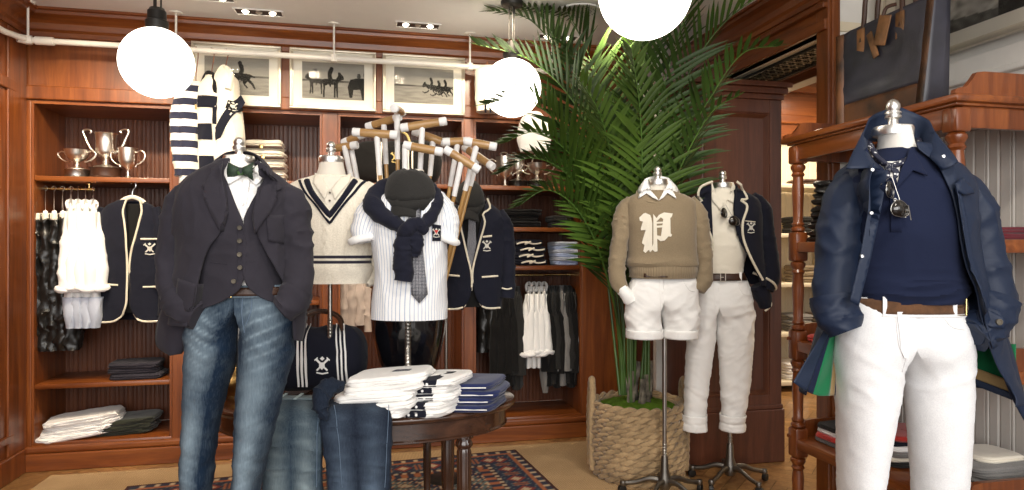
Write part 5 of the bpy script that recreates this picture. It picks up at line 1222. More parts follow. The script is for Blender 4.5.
# ------------------------------------------------------------------ oval table
ft = Frame(364, 2.72)
T = fthing(ft, 'oval_table', 'dark polished oval wooden table with fluted legs on the rug', 'table')
TA, TB = .62, .385
def oval(mb, prof, n=96):
    rows = [[Vector(((TA+o)*cos(2*pi*i/n), (TB+o)*sin(2*pi*i/n), z)) for i in range(n)] for o, z in prof]
    b = len(mb.v); mb.grid(rows, n, len(rows), True); k = len(rows)-1
    mb.f += [tuple(b+i for i in range(n))[::-1], tuple(b+k*n+i for i in range(n))]; mb.mi += [0, 0]
mb = MB(); oval(mb, [(-.03, TZ-.028), (-.012, TZ-.026), (-.004, TZ-.020), (.0, TZ-.010), (-.002, TZ-.004), (-.008, TZ)]); mb.build('table_top', M['table'], T)
mb = MB(); oval(mb, [(-.045, TZ-.105), (-.035, TZ-.10), (-.035, TZ-.095), (-.04, TZ-.09), (-.04, TZ-.0285)]); mb.build('apron', M['table'], T)
for (x, y, s) in [(.42, -.15, 1), (.33, .13, 1), (.23, .22, .62), (-.42, -.15, 1), (-.36, .16, 1), (-.1, .25, .62)]:
    mb = MB(); r = .029*s
    pr = [(r*1.25, TZ-.10), (r*1.25, TZ-.125), (r*.9, TZ-.13), (r*1.15, TZ-.145), (r*1.15, TZ-.155), (r*.85, TZ-.165), (r*1.0, TZ-.18), (r*.96, .22), (r*.8, .14), (r*1.1, .125), (r*1.1, .11), (r*.7, .10), (r*.6, .045), (r*.9, .035), (r*.8, .0145)]
    mb.lathe(pr[::-1], 40, rotM((x, y, 0)), flute=.10, nfl=14); mb.build('leg', M['table_z'], T)

# ------------------------------------------------------------------ black urn and polo mallets
fu = Frame(409, 2.93, TZ)
U_ = fthing(fu, 'glossy_urn', 'large glossy black urn on the table holding the polo mallets', 'urn')
mb = MB(); mb.lathe([(.085, .002), (.095, .004), (.10, .02), (.112, .06), (.138, .14), (.160, .24), (.168, .34), (.164, .42), (.150, .49), (.138, .53), (.142, .545), (.150, .55), (.144, .56), (.132, .553), (.128, .50), (.13, .3), (.09, .08), (.001, .05)], 64); mb.build('vessel', M['blackgloss'], U_)
for s in (-1, 1):
    mb = MB(); mb.lathe([(.0005, .012), (.008, .010), (.012, .002), (.012, -.004)], 14, rotM((s*.155, -.02, .44), 0, 0, s*pi/2)); mb.build('stud', M['gold'], U_)
def mallet(h0, h1, at, low, d0, label, wrap=42, hr=.017):
    """h0,h1 head ends, at = where the cane meets the head"""
    c = world((h0[0]+h1[0])/2, (h0[1]+h1[1])/2, d0)
    a = world(h0[0], h0[1], d0+(h0[2] if len(h0) > 2 else 0))-c; b = world(h1[0], h1[1], d0+(h1[2] if len(h1) > 2 else 0))-c
    t = thing('polo_mallet', label, 'polo mallet', c, 0, 'polo mallets standing in the black urn')
    ax = (b-a).normalized(); L = (b-a).length
    R = ax.to_track_quat('X', 'Z').to_matrix().to_4x4(); Mx = Matrix.Translation(a) @ R @ Matrix.Rotation(pi/2, 4, 'Y')
    mb = MB(); pr = [(hr*.75, 0), (hr*.95, .004), (hr, .02), (hr*1.06, L*.5), (hr, L-.02), (hr*.95, L-.006), (hr*.45, L)]; mb.lathe(pr, 20, Mx); hd = mb.build('mallet_head', M['mallet'], t)
    for z0, z1 in ((-.002, .032), (L-.030, L+.003)):
        mb = MB(); mb.lathe([(hr*.9, z0), (hr*1.05, z0+.002), (hr*1.07, z0+.01), (hr*1.07, z1-.004), (hr*.9 if z0 > 0 else hr*1.03, z1)], 20, Mx); mb.build('white_band', M['wrap'], hd)
    p0 = world(at[0], at[1], d0)-c; p1 = world(low[0], low[1], low[2])-c; dr = (p1-p0); Ln = dr.length; u = dr/Ln
    mb = MB(); mb.tube([p0, p1], [.0085, .0095], 10); mb.build('cane', M['cane'], t)
    mb = MB(); mb.tube([p0-u*.014, p0+u*.004, p0+u*wrap/F*d0*1.0], [.0115, .0125, .011], 12); mb.build('grip_wrap', M['wrap'], t)
    return t
ML = [((353, 132), (397, 135), (377, 137), (392, 330, 2.93), 2.78, 'polo mallet with its head lying level, first head left of the tallest mallet', 38),
 ((367, 127, .05), (400, 117, 0), (384, 128), (396, 335, 2.95), 2.90, 'polo mallet with pale head sloping up towards the tallest mallet', 36),
 ((394, 108, -.10), (402, 113, .10), (397, 115), (400, 340, 2.93), 2.84, 'tallest polo mallet, its head seen end on above the others', 44),
 ((401, 128), (446, 121), (422, 130), (413, 335, 2.92), 2.80, 'polo mallet with dark brown head and wide white end, right of the tallest', 44),
 ((413, 131), (448, 144), (433, 140), (416, 338, 2.95), 2.92, 'polo mallet with head sloping down to the right behind the brown one', 36),
 ((404, 145), (442, 152), (405, 148), (406, 335, 2.9), 2.74, 'polo mallet with low pale head just above the flat cap, right side', 40),
 ((443, 142), (470, 141), (457, 147), (424, 335, 2.93), 2.90, 'polo mallet with short dark-tinted head in the right hand cluster', 40),
 ((465, 141), (496, 147), (476, 148), (428, 335, 2.95), 2.82, 'rightmost polo mallet with pale level head and white tip', 44),
 ((464, 147, .05), (493, 167, -.05), (478, 157), (430, 338, 2.98), 2.96, 'polo mallet sloping steeply under the rightmost head', 30),
 ((445, 149), (479, 170), (461, 163), (424, 340, 2.93), 2.76, 'lowest polo mallet of the right cluster, head sloping down', 34),
 ((329, 149, .03), (357, 145, 0), (345, 149), (385, 335, 2.95), 2.98, 'leftmost polo mallet with dark head above the cricket sweater', 38),
 ((343, 143, .04), (364, 134, 0), (351, 148), (388, 338, 2.95), 3.02, 'second polo mallet from the left, short head sloping up', 40)]
for a in ML: mallet(*a[:5], a[5], a[6])

# ------------------------------------------------------------------ duffel bags
def duffel(fr, root, pxl_, pxr, pyt, pyb, depth, mat, stripes_, crestpos, cm, y=0):
    a = (pxr-pxl_)/2/fr.k; cx = fr.x((pxl_+pxr)/2); zt, zb = fr.z(pyt), fr.z(pyb); h = (zt-zb)/2; zc = (zt+zb)/2
    mb = MB(); rows = []; n = 64; mcols = 50
    for j in range(mcols):
        u = -1+2*j/(mcols-1); s = (1-abs(u)**6)**.5 if abs(u) < 1 else 0; s = max(s, .02); row = []
        for i in range(n):
            q = 2*pi*i/n; ex, ey = ell(q, 2.5); z = zc+h*s*(ey)*-1*(1-.08*(1-abs(u))); 
            p = Vector((cx+a*u, y+depth*s*-ex, z)); p.z -= .010*(1-abs(u)**2)*(ey < 0)*s; 
            p = p+Vector((0, -ex, ey*-1))*.006*fold(p, 7, 1.2, 1, 1, 3)*s
            row.append(p)
        rows.append(row)
    mb.grid(rows, n, mcols, True, flip=False); bd = mb.build('bag_body', M[mat], root); pj = Proj(mb)
    return bd, pj
fr = Frame(322, 2.80, TZ); FRONT = -.12
G = fthing(fr, 'duffel_bag', 'navy duffel bag with triple white stripes on the table under the cricket sweater', 'duffel bag')
bd, pj = duffel(fr, G, 268, 367, 322, 392, .115, 'navy', None, None, None)
for x0 in (296, 300, 304, 336, 340, 344):
    l = [(x0-2, 326), (x0-.5, 340), (x0+1, 360), (x0+.5, 388)] if x0 < 320 else [(x0-7, 326), (x0-3, 336), (x0, 352), (x0+1, 388)]
    stripe_patch(bd, pj, fr, l+[(q[0]+1.8, q[1]) for q in l[::-1]], 'white_cotton', .003, 'stripe')
crest(bd, pj, fr, 322, 366, 8, .004, 'white_cotton')
for s, q in ((-1, [(300, 330, -.10), (304, 318, -.06), (322, 312, -.02), (338, 318, -.06), (342, 330, -.10)]), (1, [(298, 328, .0), (304, 316, .03), (320, 310, .05), (340, 317, .03), (344, 330, .0)])):
    mb = MB(); mb.tube(path([fr.p(*p) for p in q], 24), .007, 8); mb.build('handle', M['leather'], G)
d = onY(398, 160, 4.27); fr = Frame(398, 4.27/(FY+(398-512)/F*RY), 1.6075); FRONT = -.1
G = fthing(fr, 'duffel_bag', 'black duffel bag with cream stripes and gold crest on the shelf behind the mallets', 'duffel bag')
bd, pj = duffel(fr, G, 352, 442, 139, 186.5, .12, 'black_cloth', None, None, None)
for x0 in (377, 381, 385, 404, 408, 412):
    stripe_patch(bd, pj, fr, [(x0, 142), (x0+1.5, 142), (x0+1.8, 182), (x0+.2, 182)], 'cream_cotton', .003, 'stripe')
crest(bd, pj, fr, 396, 158, 5, .004, 'gold_thread')
mb = MB(); mb.tube(path([fr.p(*p) for p in ((384, 143, -.08), (388, 134, -.04), (398, 131, -.03), (406, 134, -.04), (410, 143, -.08))], 24), .008, 8); mb.build('handle', M['gold_thread'], G)

# ------------------------------------------------------------------ brass pot
fr = Frame(234, 2.77, TZ)
t = fthing(fr, 'brass_pot', 'round brass pot on the left end of the table, behind the jeans', 'pot')
mb = MB(); R = .088; mb.lathe([(.05, .0), (.052, .008), (R*.9, .035), (R, .06), (R*1.01, .066)], 48); mb.build('bowl', M['brass'], t)
mb = MB(); mb.lathe([(R*1.04, .066), (R*1.05, .074), (R*1.0, .09), (R*.9, .12), (R*.7, .15), (R*.4, .172), (.012, .18), (.012, .19), (.016, .197), (.001, .205)], 48); mb.build('domed_lid', M['brass'], t)

# ------------------------------------------------------------------ jeans draped over the table edge
def fade2(l, r, k=.55, low=.42):
    def f(a, p):
        u = abs(a)/pi; c = math.exp(-((a)/.9)**2); w = (sin(p.z*95+4*fb(p, 7)+p.x*25)*.5+.5)**4
        return (max(0, min(1, .08+k*c*(.55+.45*math.exp(-((p.z-low)/.16)**2))+.18*w*c+.12*fb(p, 9))),)*3
    return f
def drape(fr, prof, edges, th=.026, n=80, m=90, amp=.005, o=0, col=None, gap=None):
    """flat folded jeans lying over the table edge. prof: (y,z) path; edges: per path point (pxl,pxr)"""
    W_ = path([(0, y, z) for y, z in prof], m); s_ = [0]
    for a, b in zip([Vector((0, y, z)) for y, z in prof], [Vector((0, y, z)) for y, z in prof][1:]): s_.append(s_[-1]+(b-a).length)
    mb = MB(); rows = []; cc = []
    for j in range(m):
        t = s_[-1]*j/(m-1); L = interp(s_, [fr.x(e[0], p[0]) for e, p in zip(edges, prof)], t); R_ = interp(s_, [fr.x(e[1], p[0]) for e, p in zip(edges, prof)], t)
        T_ = (W_[min(j+1, m-1)]-W_[max(j-1, 0)]).normalized(); Nn = Vector((0, T_.z, -T_.y)); Nn = -Nn if Nn.z < 0 and abs(Nn.z) > .3 or Nn.y > 0 and abs(Nn.z) <= .3 else Nn
        row = []; cr = []
        for i in range(n):
            ex, ey = ell(2*pi*i/n, 4.5); c = Vector(((L+R_)/2+(R_-L)/2*ex, W_[j].y, W_[j].z)); k = th*(1-.30*math.exp(-((ex)/.10)**2)*(j > m*.3)); p = c-Nn*(ey*k)
            q = -Nn*ey+Vector((ex*.4, 0, 0)); p += q*amp*(fold(p, 8, .9, 1, 1.5, o)+.5*fold(p, 19, .8, 1, 2, o)); row.append(p)
            u = abs(ex); v = .05
            if ey < .3: hz = max(0, EYE-.65-p.z); w = (sin(p.z*95+4*fb(p, 7)+p.x*25)*.5+.5)**4; leg = math.exp(-((u-.48)/.30)**2); v += leg*(.5*math.exp(-((p.z-col)/.15)**2)+.16)+.14*w*leg+.10*fb(p, 9)
            cr.append((max(0, min(1, v)),)*3)
        rows.append(row); cc.append(cr)
    mb.grid(rows, n, m, True, cols=lambda i, j: cc[j][i], flip=True); b = len(mb.v); mb.f += [tuple(range(n)), tuple(range(n*(m-1), n*m))[::-1]]; mb.mi += [0, 0]
    return mb
fr = Frame(293, 2.30); FRONT = -.05
J = fthing(fr, 'folded_jeans', 'olive-tinted faded blue jeans hanging over the front table edge beside the standing form', 'jeans', 'jeans draped over the table')
mb = drape(fr, [(.12, TZ+.034), (.07, TZ+.036), (.03, TZ+.028), (.0, TZ-.02), (-.006, .48), (-.008, .30), (-.008, .10)], [(263, 322), (262, 323), (262, 323), (262, 323), (263, 322), (265, 322), (268, 322)], o=4, col=.30); mb.build('legs', M['denim_olive'], J); pj = Proj(mb)
mb = MB()
P_ = [[Vector((fr.x(261+62.5*i/40, .02), y_, z_)) for i in range(41)] for y_, z_ in ((.16, TZ+.060), (.13, TZ+.064), (.10, TZ+.066), (.075, TZ+.066))]
mb.grid(P_, 41, 4, cols=lambda i, j: (.42,)*3, flip=True); mb.build('waistband', M['denim_olive'], J, solid=.006)
for x in (271, 288, 316): mb = MB(); mb.box(fr.x(x)-.005, fr.x(x)+.005, .070, .16, TZ+.066, TZ+.071, .001); mb.build('belt_loop', M['denim_olive'], J)
strips('seam', [[(313, 400), (315, 430), (315, 489)]], 'denim_dark', J, pj, fr, .001, .0012)
fr = Frame(356, 2.29); FRONT = -.05
J = fthing(fr, 'folded_jeans', 'dark navy faded jeans hanging over the table edge under the white shirts', 'jeans', 'jeans draped over the table')
mb = drape(fr, [(.16, TZ+.030), (.08, TZ+.032), (.03, TZ+.026), (.0, TZ-.02), (-.006, .48), (-.008, .30), (-.008, .10)], [(326, 384), (322, 388), (320, 391), (321, 392), (326, 391), (331, 390), (335, 388)], o=14, col=.33, amp=.006); mb.build('legs', M['denim_dark'], J); pj = Proj(mb)
strips('seam', [[(330, 408), (337, 440), (341, 489)], [(386, 408), (386, 440), (384, 489)]], 'denim_dark', J, pj, fr, .001, .0012)
mb = MB(); sleeve(mb, [fr.p(343, 386, .06), fr.p(330, 388, .03), fr.p(321, 395, -.0), (fr.p(321, 408, -.02)), fr.p(327, 420, -.03)], [.018, .030, .030, .022, .010], 28, 30, .008, 12); mb.col = [(.06,)*3]*len(mb.v); mb.build('bunched_waist', M['denim_dark'], J)

# ------------------------------------------------------------------ folded piles on the table
def slab(w, d, h, seed=0, amp=.006, n=5, nseg=72, sag=0, lay=2):
    mb = MB(); rows = []; R_ = h/2
    for j in range(13):
        t = j/12; an = -pi/2+pi*t; z = h/2+R_*sin(an); ins = R_*(1-cos(an)); gap = -.16*R_*0+(-.35*R_ if lay > 1 and j == 6 else 0)
        rows.append((z, w/2-ins*.8+gap, d/2-ins*.8+gap))
    P = []
    for (z, a, b) in rows:
        row = []
        for i in range(nseg):
            ex, ey = ell(2*pi*i/nseg, n); p = Vector((a*ex, b*ey, z)); q = Vector((p.x, p.y, 0))
            if q.length > 1e-6: q.normalize()
            p += q*amp*(fold(Vector((p.x, p.y, z*3+seed)), 9, o=seed)); p.z += h*.10*fb(p, 8, o=seed)*1; row.append(p)
        P.append(row)
    base = 0; 
    def ringin(row, f, z): c = Vector((0, 0, 0)); return [Vector((q.x*f, q.y*f, q.z+z*(1-f)+h*.07*fb((q.x*f, q.y*f, 0), 9, o=seed))) for q in row]
    P = [ringin(P[0], f, 0) for f in (.02, .5)]+P+[ringin(P[-1], f, -sag) for f in (.8, .6, .4, .2, .02)]
    mb.grid(P, nseg, len(P), True, uv=lambda i, j: (P[j][i].x, P[j][i].y)); return mb
def folded(name, label, cat, group, loc, rz, w, d, h, m, seed=0, tilt=(0, 0), amp=.006, extra=None, **k):
    o = slab(w, d, h, seed, amp, **k).build(name, M[m] if isinstance(m, str) else m); o.location = loc; o.rotation_euler = (tilt[0], tilt[1], rz); tag(o, label, cat, group); return o
RANK = {1: [''], 2: ['lower', 'upper'], 3: ['bottom', 'middle', 'top'], 4: ['lowest', 'second lowest', 'second highest', 'topmost'], 5: ['lowest', 'second lowest', 'middle', 'second highest', 'topmost'], 6: ['lowest', 'second lowest', 'third lowest', 'third highest', 'second highest', 'topmost']}
def pile(px, d, z0, n, w, dd, h, m, what, place, cat='shirt', group=None, rz=-YAW, jit=.012, tilt=(0, 0), name='folded_shirt', seed=0, lab2=None, extra=None, Y=None, shift=(0, 0), amp=.005):
    base = world(px, HZ, d) if Y is None else onY(px, HZ, Y); out = []
    for k in range(n):
        r = random.Random(seed*100+k); w_ = RANK[n][k]
        lb = f'{what}, {w_} of the pile {place}' if n > 1 else f'{what} {place}'
        mm = m[k % len(m)] if isinstance(m, list) else m
        p = Vector((base.x+r.uniform(-jit, jit)+shift[0]*k, base.y+r.uniform(-jit, jit)+shift[1]*k, z0+k*h*.97))
        o = folded(name, lb, cat, group or f'{what} pile {place}', p, rz+r.uniform(-.05, .05), w*(1+r.uniform(-.03, .03)), dd, h, mm, seed*7+k, tilt, amp); out.append(o)
        if extra: extra(o, k, w, dd, h)
    return out
def ink(o, k, w, d, h):
    if k < 3: return
    mb = MB(); z = h*1.06
    for q in ([(-.03, -.02), (.03, -.03), (.032, -.02), (-.028, -.008)], [(-.03, .0), (.02, -.008), (.025, .005), (-.02, .014)], [(-.035, -.02), (-.022, -.022), (-.018, .018), (-.030, .016)], [(.02, -.03), (.034, -.028), (.036, .004), (.024, .006)]): mb.add([(a+w*.14, b+d*.02, z) for a, b in q], [(0, 1, 2, 3)])
    mb.build('printed_crest', M['blue_thread'], o, solid=.001)
pile(376, 2.44, TZ, 5, .30, .24, .030, 'white_cotton', 'white folded crested tee', 'front left on the table', 'tee shirt', seed=1, rz=-.35, shift=(.012, .006), extra=ink, tilt=(0, -.10), amp=.010)
def blocks(o, k, w, d, h):
    mb = MB(); mb.box(-.045, .035, -d/2-.004, d/2-.05, .003, h*1.0, .004); mb.build('navy_panel', M['navy'], o)
    for q in (-.03, .0): 
        b = MB(); b.lathe([(.005, 0), (.005, .003), (.001, .0035)], 12, rotM((q, -d/2-.003, h*.5), 0, pi/2)); b.build('button', M['white_cotton'], o)
pile(434, 2.49, TZ, 5, .20, .24, .027, 'white_cotton', 'white folded shirt with navy block', 'on the table centre', 'shirt', seed=2, rz=-.55, shift=(.008, .004), extra=blocks, tilt=(0, -.08), amp=.008)
def trimw(o, k, w, d, h):
    mb = MB(); mb.tube(path([(-w*.42, -d*.49, h*.5), (0, -d*.5, h*.5), (w*.42, -d*.49, h*.5)], 12), .0022, 6); mb.build('white_edge', M['white_cotton'], o)
pile(474, 2.56, TZ, 4, .21, .24, .026, 'royal', 'royal navy folded shirt', 'at the right end of the table', 'shirt', seed=3, rz=-.45, shift=(.004, .003), extra=trimw, tilt=(0, -.05), amp=.006)

# ------------------------------------------------------------------ trophies
def trophy(px, Yd, zs, h, kind, label, base='plinth_black', group='silver cups on the left trophy shelf'):
    p = onY(px, HZ, Yd); t = thing('trophy_cup', label, 'trophy', (p.x, p.y, zs), -YAW, group); t.scale = (1.22, 1.22, 1.0)
    b = h*.22 if kind != 'plain' else h*.03
    mb = MB()
    if kind == 'plain': mb.lathe([(h*.16, 0), (h*.165, h*.012), (h*.10, h*.03)], 32)
    else: mb.lathe([(h*.27, 0), (h*.275, h*.02), (h*.26, h*.035), (h*.235, h*.05), (h*.235, b-h*.02), (h*.25, b)], 36)
    mb.build('base', M['silver' if kind == 'plain' else base], t)
    B = {'wide': [(.20, 0), (.19, .03), (.08, .07), (.045, .10), (.05, .14), (.035, .17), (.06, .22), (.17, .30), (.235, .42), (.24, .52), (.25, .545), (.235, .54), (.22, .45)],
         'tall': [(.20, 0), (.18, .03), (.09, .06), (.04, .10), (.05, .13), (.035, .17), (.05, .21), (.12, .26), (.155, .34), (.15, .55), (.16, .70), (.175, .72), (.155, .70), (.14, .50)],
         'plain': [(.10, 0), (.05, .05), (.04, .10), (.055, .14), (.035, .20), (.07, .28), (.20, .38), (.27, .54), (.275, .80), (.29, .93), (.275, .90), (.255, .65)]}[kind]
    mb = MB(); mb.lathe([(r*h*(1 if kind != 'plain' else .8), b+z*h) for r, z in B], 40); mb.build('cup', M['silver'], t)
    H = {'wide': [(.22, .46), (.34, .50), (.42, .44), (.38, .34), (.26, .24), (.17, .22)], 'tall': [(.15, .30), (.26, .42), (.34, .62), (.38, .78), (.30, .80), (.24, .76), (.27, .72)], 'plain': [(.22, .78), (.34, .86), (.44, .76), (.42, .58), (.30, .44), (.22, .40), (.20, .34)]}[kind]
    for s in (-1, 1):
        mb = MB(); mb.tube(path([(s*r*h, 0, b+z*h) for r, z in H], 30), h*.018, 8); mb.build('handle', M['silver'], t)
trophy(77, 4.22, 1.6075, .21, 'wide', 'low wide silver cup, leftmost of three on the left shelf', 'steel')
trophy(106, 4.24, 1.6075, .28, 'tall', 'tall slim silver cup with flaring handles, middle of the left shelf', 'leather')
trophy(128, 4.18, 1.6075, .18, 'plain', 'round silver goblet with loop handles, right on the left shelf')
G2 = 'silver cups on the right trophy shelf'
trophy(505, 4.26, 1.6075, .21, 'plain', 'bright silver goblet nearest the mallets on the right shelf', group=G2)
trophy(518, 4.36, 1.6075, .245, 'tall', 'silver cup on black base, middle of the right shelf', group=G2)
trophy(537, 4.28, 1.6075, .22, 'wide', 'silver cup on black base beside the palm leaves, right shelf', group=G2)

# ------------------------------------------------------------------ hangers
def hanger(parent, w, h, m='chrome', y0=0, along='y', hook=.09, wood_=False):
    """top of hook at local z=h; shoulders spread along the given axis"""
    mb = MB(); A = (lambda s, z: (0, s, z)) if along == 'y' else (lambda s, z: (s, 0, z))
    if wood_:
        mb.tube(path([A(-w, h-hook-.05), A(-w*.5, h-hook-.012), A(0, h-hook), A(w*.5, h-hook-.012), A(w, h-hook-.05)], 20), .010, 8, flat=.7)
    else: mb.tube([A(-w, h-hook-.05), A(0, h-hook), A(w, h-hook-.05)], .003, 6)
    mb.tube(path([A(0, h-hook), A(0, h-hook*.5), A(.014, h-.018), A(0, h), A(-.016, h-.012), A(-.018, h-.024)], 18), .0022, 6)
    return mb.build('hanger', M[m], parent)
def rail(name, label, pxa, pxb, Y, z, ztop, m='chrome'):
    a, b = onY(pxa, HZ, Y).x, onY(pxb, HZ, Y).x
    t = thing(name, label, 'clothes rail', ((a+b)/2, Y, z)); mb = MB(); mb.tube([((a-b)/2, 0, 0), ((b-a)/2, 0, 0)], .008, 12); mb.build('rod', M[m], t)
    for x in ((a-b)/2+.03, (b-a)/2-.03):
        mb = MB(); mb.tube([(x, 0, 0), (x, 0, ztop-z)], .004, 8); mb.lathe([(.016, ztop-z-.004), (.016, ztop-z)], 16, Matrix.Translation((x, 0, 0))); mb.build('bracket', M[m], t)
rail('hanging_rail', 'short gold rail of black trousers and white shirts under the left trophy shelf', 33, 95, 4.24, 1.548, 1.578, 'gold')
rail('hanging_rail', 'gold rail of dark jackets under the folded navy shirts, right cabinet', 498, 582, 4.30, 1.035, 1.0715, 'gold')

# ------------------------------------------------------------------ garments side-on on rails
def side_garment(name, label, cat, group, loc, rz, mat, h, wtop, wbot, dtop, dbot, hk=.10, o=0, amp=.006, f=9, collar=None, sleevem=None, cuffm=None, hem=None, hm='chrome', tailm=None):
    """hangs from local z=h at the rail; body from z=0 up"""
    t = thing(name, label, cat, loc, rz, group); top = h-hk
    mb = MB(); loft(mb, [(top, 0, 0, .012, .06), (top-.02, 0, 0, wtop*.6, dtop*.7), (top-.05, 0, 0, wtop, dtop), (top*.6, 0, 0, (wtop+wbot)/2, (dtop+dbot)/2), (0, 0, 0, wbot, dbot)], 48, 60, 2.2,
        lambda a, v, p: amp*(fold(p, f, 1.6, 1.3, .35, o)+.5*fold(p, f*2, 1.5, 1.4, .4, o)), cap=(True, True)); mb.build('body', M[mat], t); pj = Proj(mb)
    hanger(t, dtop*.6, h, hm, hook=hk)
    if collar: mb = MB(); mb.tube(path([(-.012, -dtop*.35, top-.03), (-.018, -dtop*.15, top+.002), (0, .03, top+.02), (.018, -dtop*.15, top+.002), (.012, -dtop*.35, top-.03)], 16), .008, 8, flat=1.6); mb.build('collar', M[collar], t)
    if sleevem:
        for s in (-1, 1):
            mb = MB(); sleeve(mb, [(s*wtop*.5, -dtop*.62, top-.05), (s*wtop*.7, -dtop*.85, top-.16), (s*wbot*.8, -dbot*.95, top-.36), (s*wbot*.75, -dbot*1.0, (hem if hem is not None else .12))], [.018, .028, .031, .03], 24, 36, amp, 11, o=o+s, zs=.35)
            so = mb.build('sleeve', M[sleevem], t)
            if cuffm:
                mb = MB(); c_ = Vector((s*wbot*.75, -dbot*1.0, (hem if hem is not None else .12))); mb.tube([c_+Vector((.034*cos(q), .032*sin(q), .008*sin(q+o))) for q in [2*pi*k/16 for k in range(16)]], .015, 10, closed=True, wr=lambda a, L, q: .003*fold(q, 30)); mb.build('rolled_cuff', M[cuffm], so)
    return t
# left cabinet: five black trousers, four white shirts
tb = None
for k in range(5):
    x = onY(36+k*8.6, HZ, 4.22).x; labs = ['black trousers with cream waistband hanging at the far left end of the rail', 'second black trousers from the left wall on the short rail', 'third black trousers from the left wall, in the middle of the group', 'fourth black trousers from the left wall on the short rail', 'black trousers hanging directly beside the white shirts']
    h = 1.56-.64
    t = thing('hanging_trousers', labs[k], 'trousers', (x, 4.23, .64), radians(22+k*.6), 'black trousers on the left rail')
    mb = MB(); top = h-.16; loft(mb, [(top, 0, 0, .022, .10), (top-.05, 0, 0, .028, .11), (top*.5, 0, 0, .045, .10), (.05, 0, 0, .052, .09), (0, 0, 0, .045, .085)], 48, 70, 2.3, lambda a, v, p, k=k: .012*fold(p, 9, 1, 1, .9, k*3)+.005*fold(p, 20, 1, 1, 1, k), cap=(True, True)); mb.build('legs', M['black_leather'], t)
    mb = MB(); loft(mb, [(top+.004, 0, 0, .023, .102), (top-.035, 0, 0, .028, .110)], 40, 4, 2.3, lambda a, v, p: .004*fold(p, 20)); mb.build('cream_waistband', M['cream_cotton'], t, solid=.002, off=1)
    mb = MB(); mb.tube([(0, -.09, top+.01), (0, .09, top+.01)], .003, 6); mb.tube([(0, -.07, top+.01), (0, 0, h-.02), (0, .07, top+.01)], .002, 6); mb.tube(path([(0, 0, h-.03), (.01, 0, h-.008), (0, 0, h+.002), (-.012, 0, h-.01)], 10), .002, 6)
    for s in (-1, 1): mb.box(-.012, .012, s*.07-.01, s*.07+.01, top-.03, top+.018, .003)
    mb.build('clip_hanger', M['chrome'], t)
wl = ['white shirt with rolled cuffs beside the black trousers', 'second white shirt from the black trousers on the short rail', 'third white shirt from the black trousers on the short rail', 'white shirt nearest the piped blazer on the short rail']
for k in range(4):
    x = onY(69+k*7.6, HZ, 4.18).x
    t = side_garment('hanging_shirt', wl[k], 'shirt', 'white shirts on the left rail', (x, 4.20, .84), radians(21+k*.8), 'white_cotton', 1.56-.84, .016, .034, .11, .14, .10, o=k*2.3, collar='white_cotton', sleevem='white_cotton', cuffm='white_cotton', hem=.15, amp=.007)
    mb = MB(); loft(mb, [(.10, 0, -.10, .040, .05), (0, 0, -.11, .034, .045), (-.07, 0, -.11, .022, .035)], 30, 24, 2.2, lambda a, v, p, k=k: .006*fold(p, 14, 1.4, 1, .4, k), cap=(True, True)); mb.build('shirt_tail', M['bluegrey'], t)
# right cabinet: dark jackets and white shirts
mats = ['black_cloth', 'black_cloth', 'black_cloth', 'charcoal', 'black_cloth', 'charcoal', 'black_cloth', 'greycloth', 'charcoal', 'black_cloth', 'black_leather', 'charcoal']
nth = ['first', 'second', 'third', 'fourth', 'fifth', 'sixth', 'seventh', 'eighth', 'ninth', 'tenth', 'eleventh', 'twelfth']
pos = [503, 509, 515, 521, 552, 556.5, 561, 565.5, 570, 574, 578, 581]
for k, px in enumerate(pos):
    x = onY(px-3, HZ, 4.28).x; lab = (f'dark jacket on the right rail, {nth[k]} from the mallets, left of the white shirts' if k < 4 else f'dark jacket on the right rail, {nth[k-4]} to the right of the white shirts')
    side_garment('hanging_jacket', lab, 'jacket', 'dark jackets on the right rail', (x, 4.30, .30+.015*(k % 3)), radians(-15+(k*7 % 3)*.5), mats[k], .735-.015*(k % 3), .018, .030+.004*(k % 2), .14, .15, .075, o=k*1.7, collar=None, sleevem=mats[k], hem=.10, amp=.006, f=11, hm='leather')
for k in range(4):
    x = onY(533+k*5.2, HZ, 4.16).x
    t = side_garment('hanging_shirt', f'off-white shirt among the dark jackets, {nth[k]} of four from the left', 'shirt', 'white shirts on the right rail', (x, 4.27, .44), radians(-16+k*.8), 'white_cotton', .595, .012, .020, .11, .14, .075, o=k*3.1, collar='white_cotton', sleevem='white_cotton', cuffm='white_cotton', hem=.10, amp=.005, hm='leather')
mb = MB(); loft(mb, [(.06, 0, -.08, .026, .03), (-.06, 0, -.08, .028, .03), (-.17, .005, -.08, .014, .02)], 28, 30, 2.2, lambda a, v, q: .005*fold(q, 16, 1.4, 1, .4), cap=(True, True)); mb.build('shirt_tail', M['greycloth'], t)

# ------------------------------------------------------------------ piped blazer hanging in the left cabinet
fr = Frame(128, 4.15/(FY+(128-512)/F*RY)); FRONT = -.06
Hb = fthing(fr, 'hanging_blazer', 'navy blazer with white piping and crest hanging in the left cabinet', 'blazer')
rows = [(200, 118, 144, .04, .01), (205, 108, 152, .05), (212, 102, 157, .06), (230, 99, 160, .066), (280, 97, 161, .068), (321, 94, 163, .075)]
gl = [(200, 124), (220, 126), (240, 127), (255, 128), (290, 128), (308, 127), (321, 119)]; gr = [(200, 140), (220, 138), (240, 134), (255, 130.5), (290, 130), (308, 131), (321, 138)]
bl, pj, sl = blazer(fr, Hb, rows, gl, gr, [([(104, 208, 0), (99, 225, 0), (96, 260, 0), (95, 300, -.01), (96, 318, -.02)], [.025, .036, .036, .034, .032]), ([(155, 208, 0), (160, 225, 0), (163, 260, 0), (165, 300, -.01), (164, 316, -.02)], [.025, .036, .036, .034, .032])], o=40)
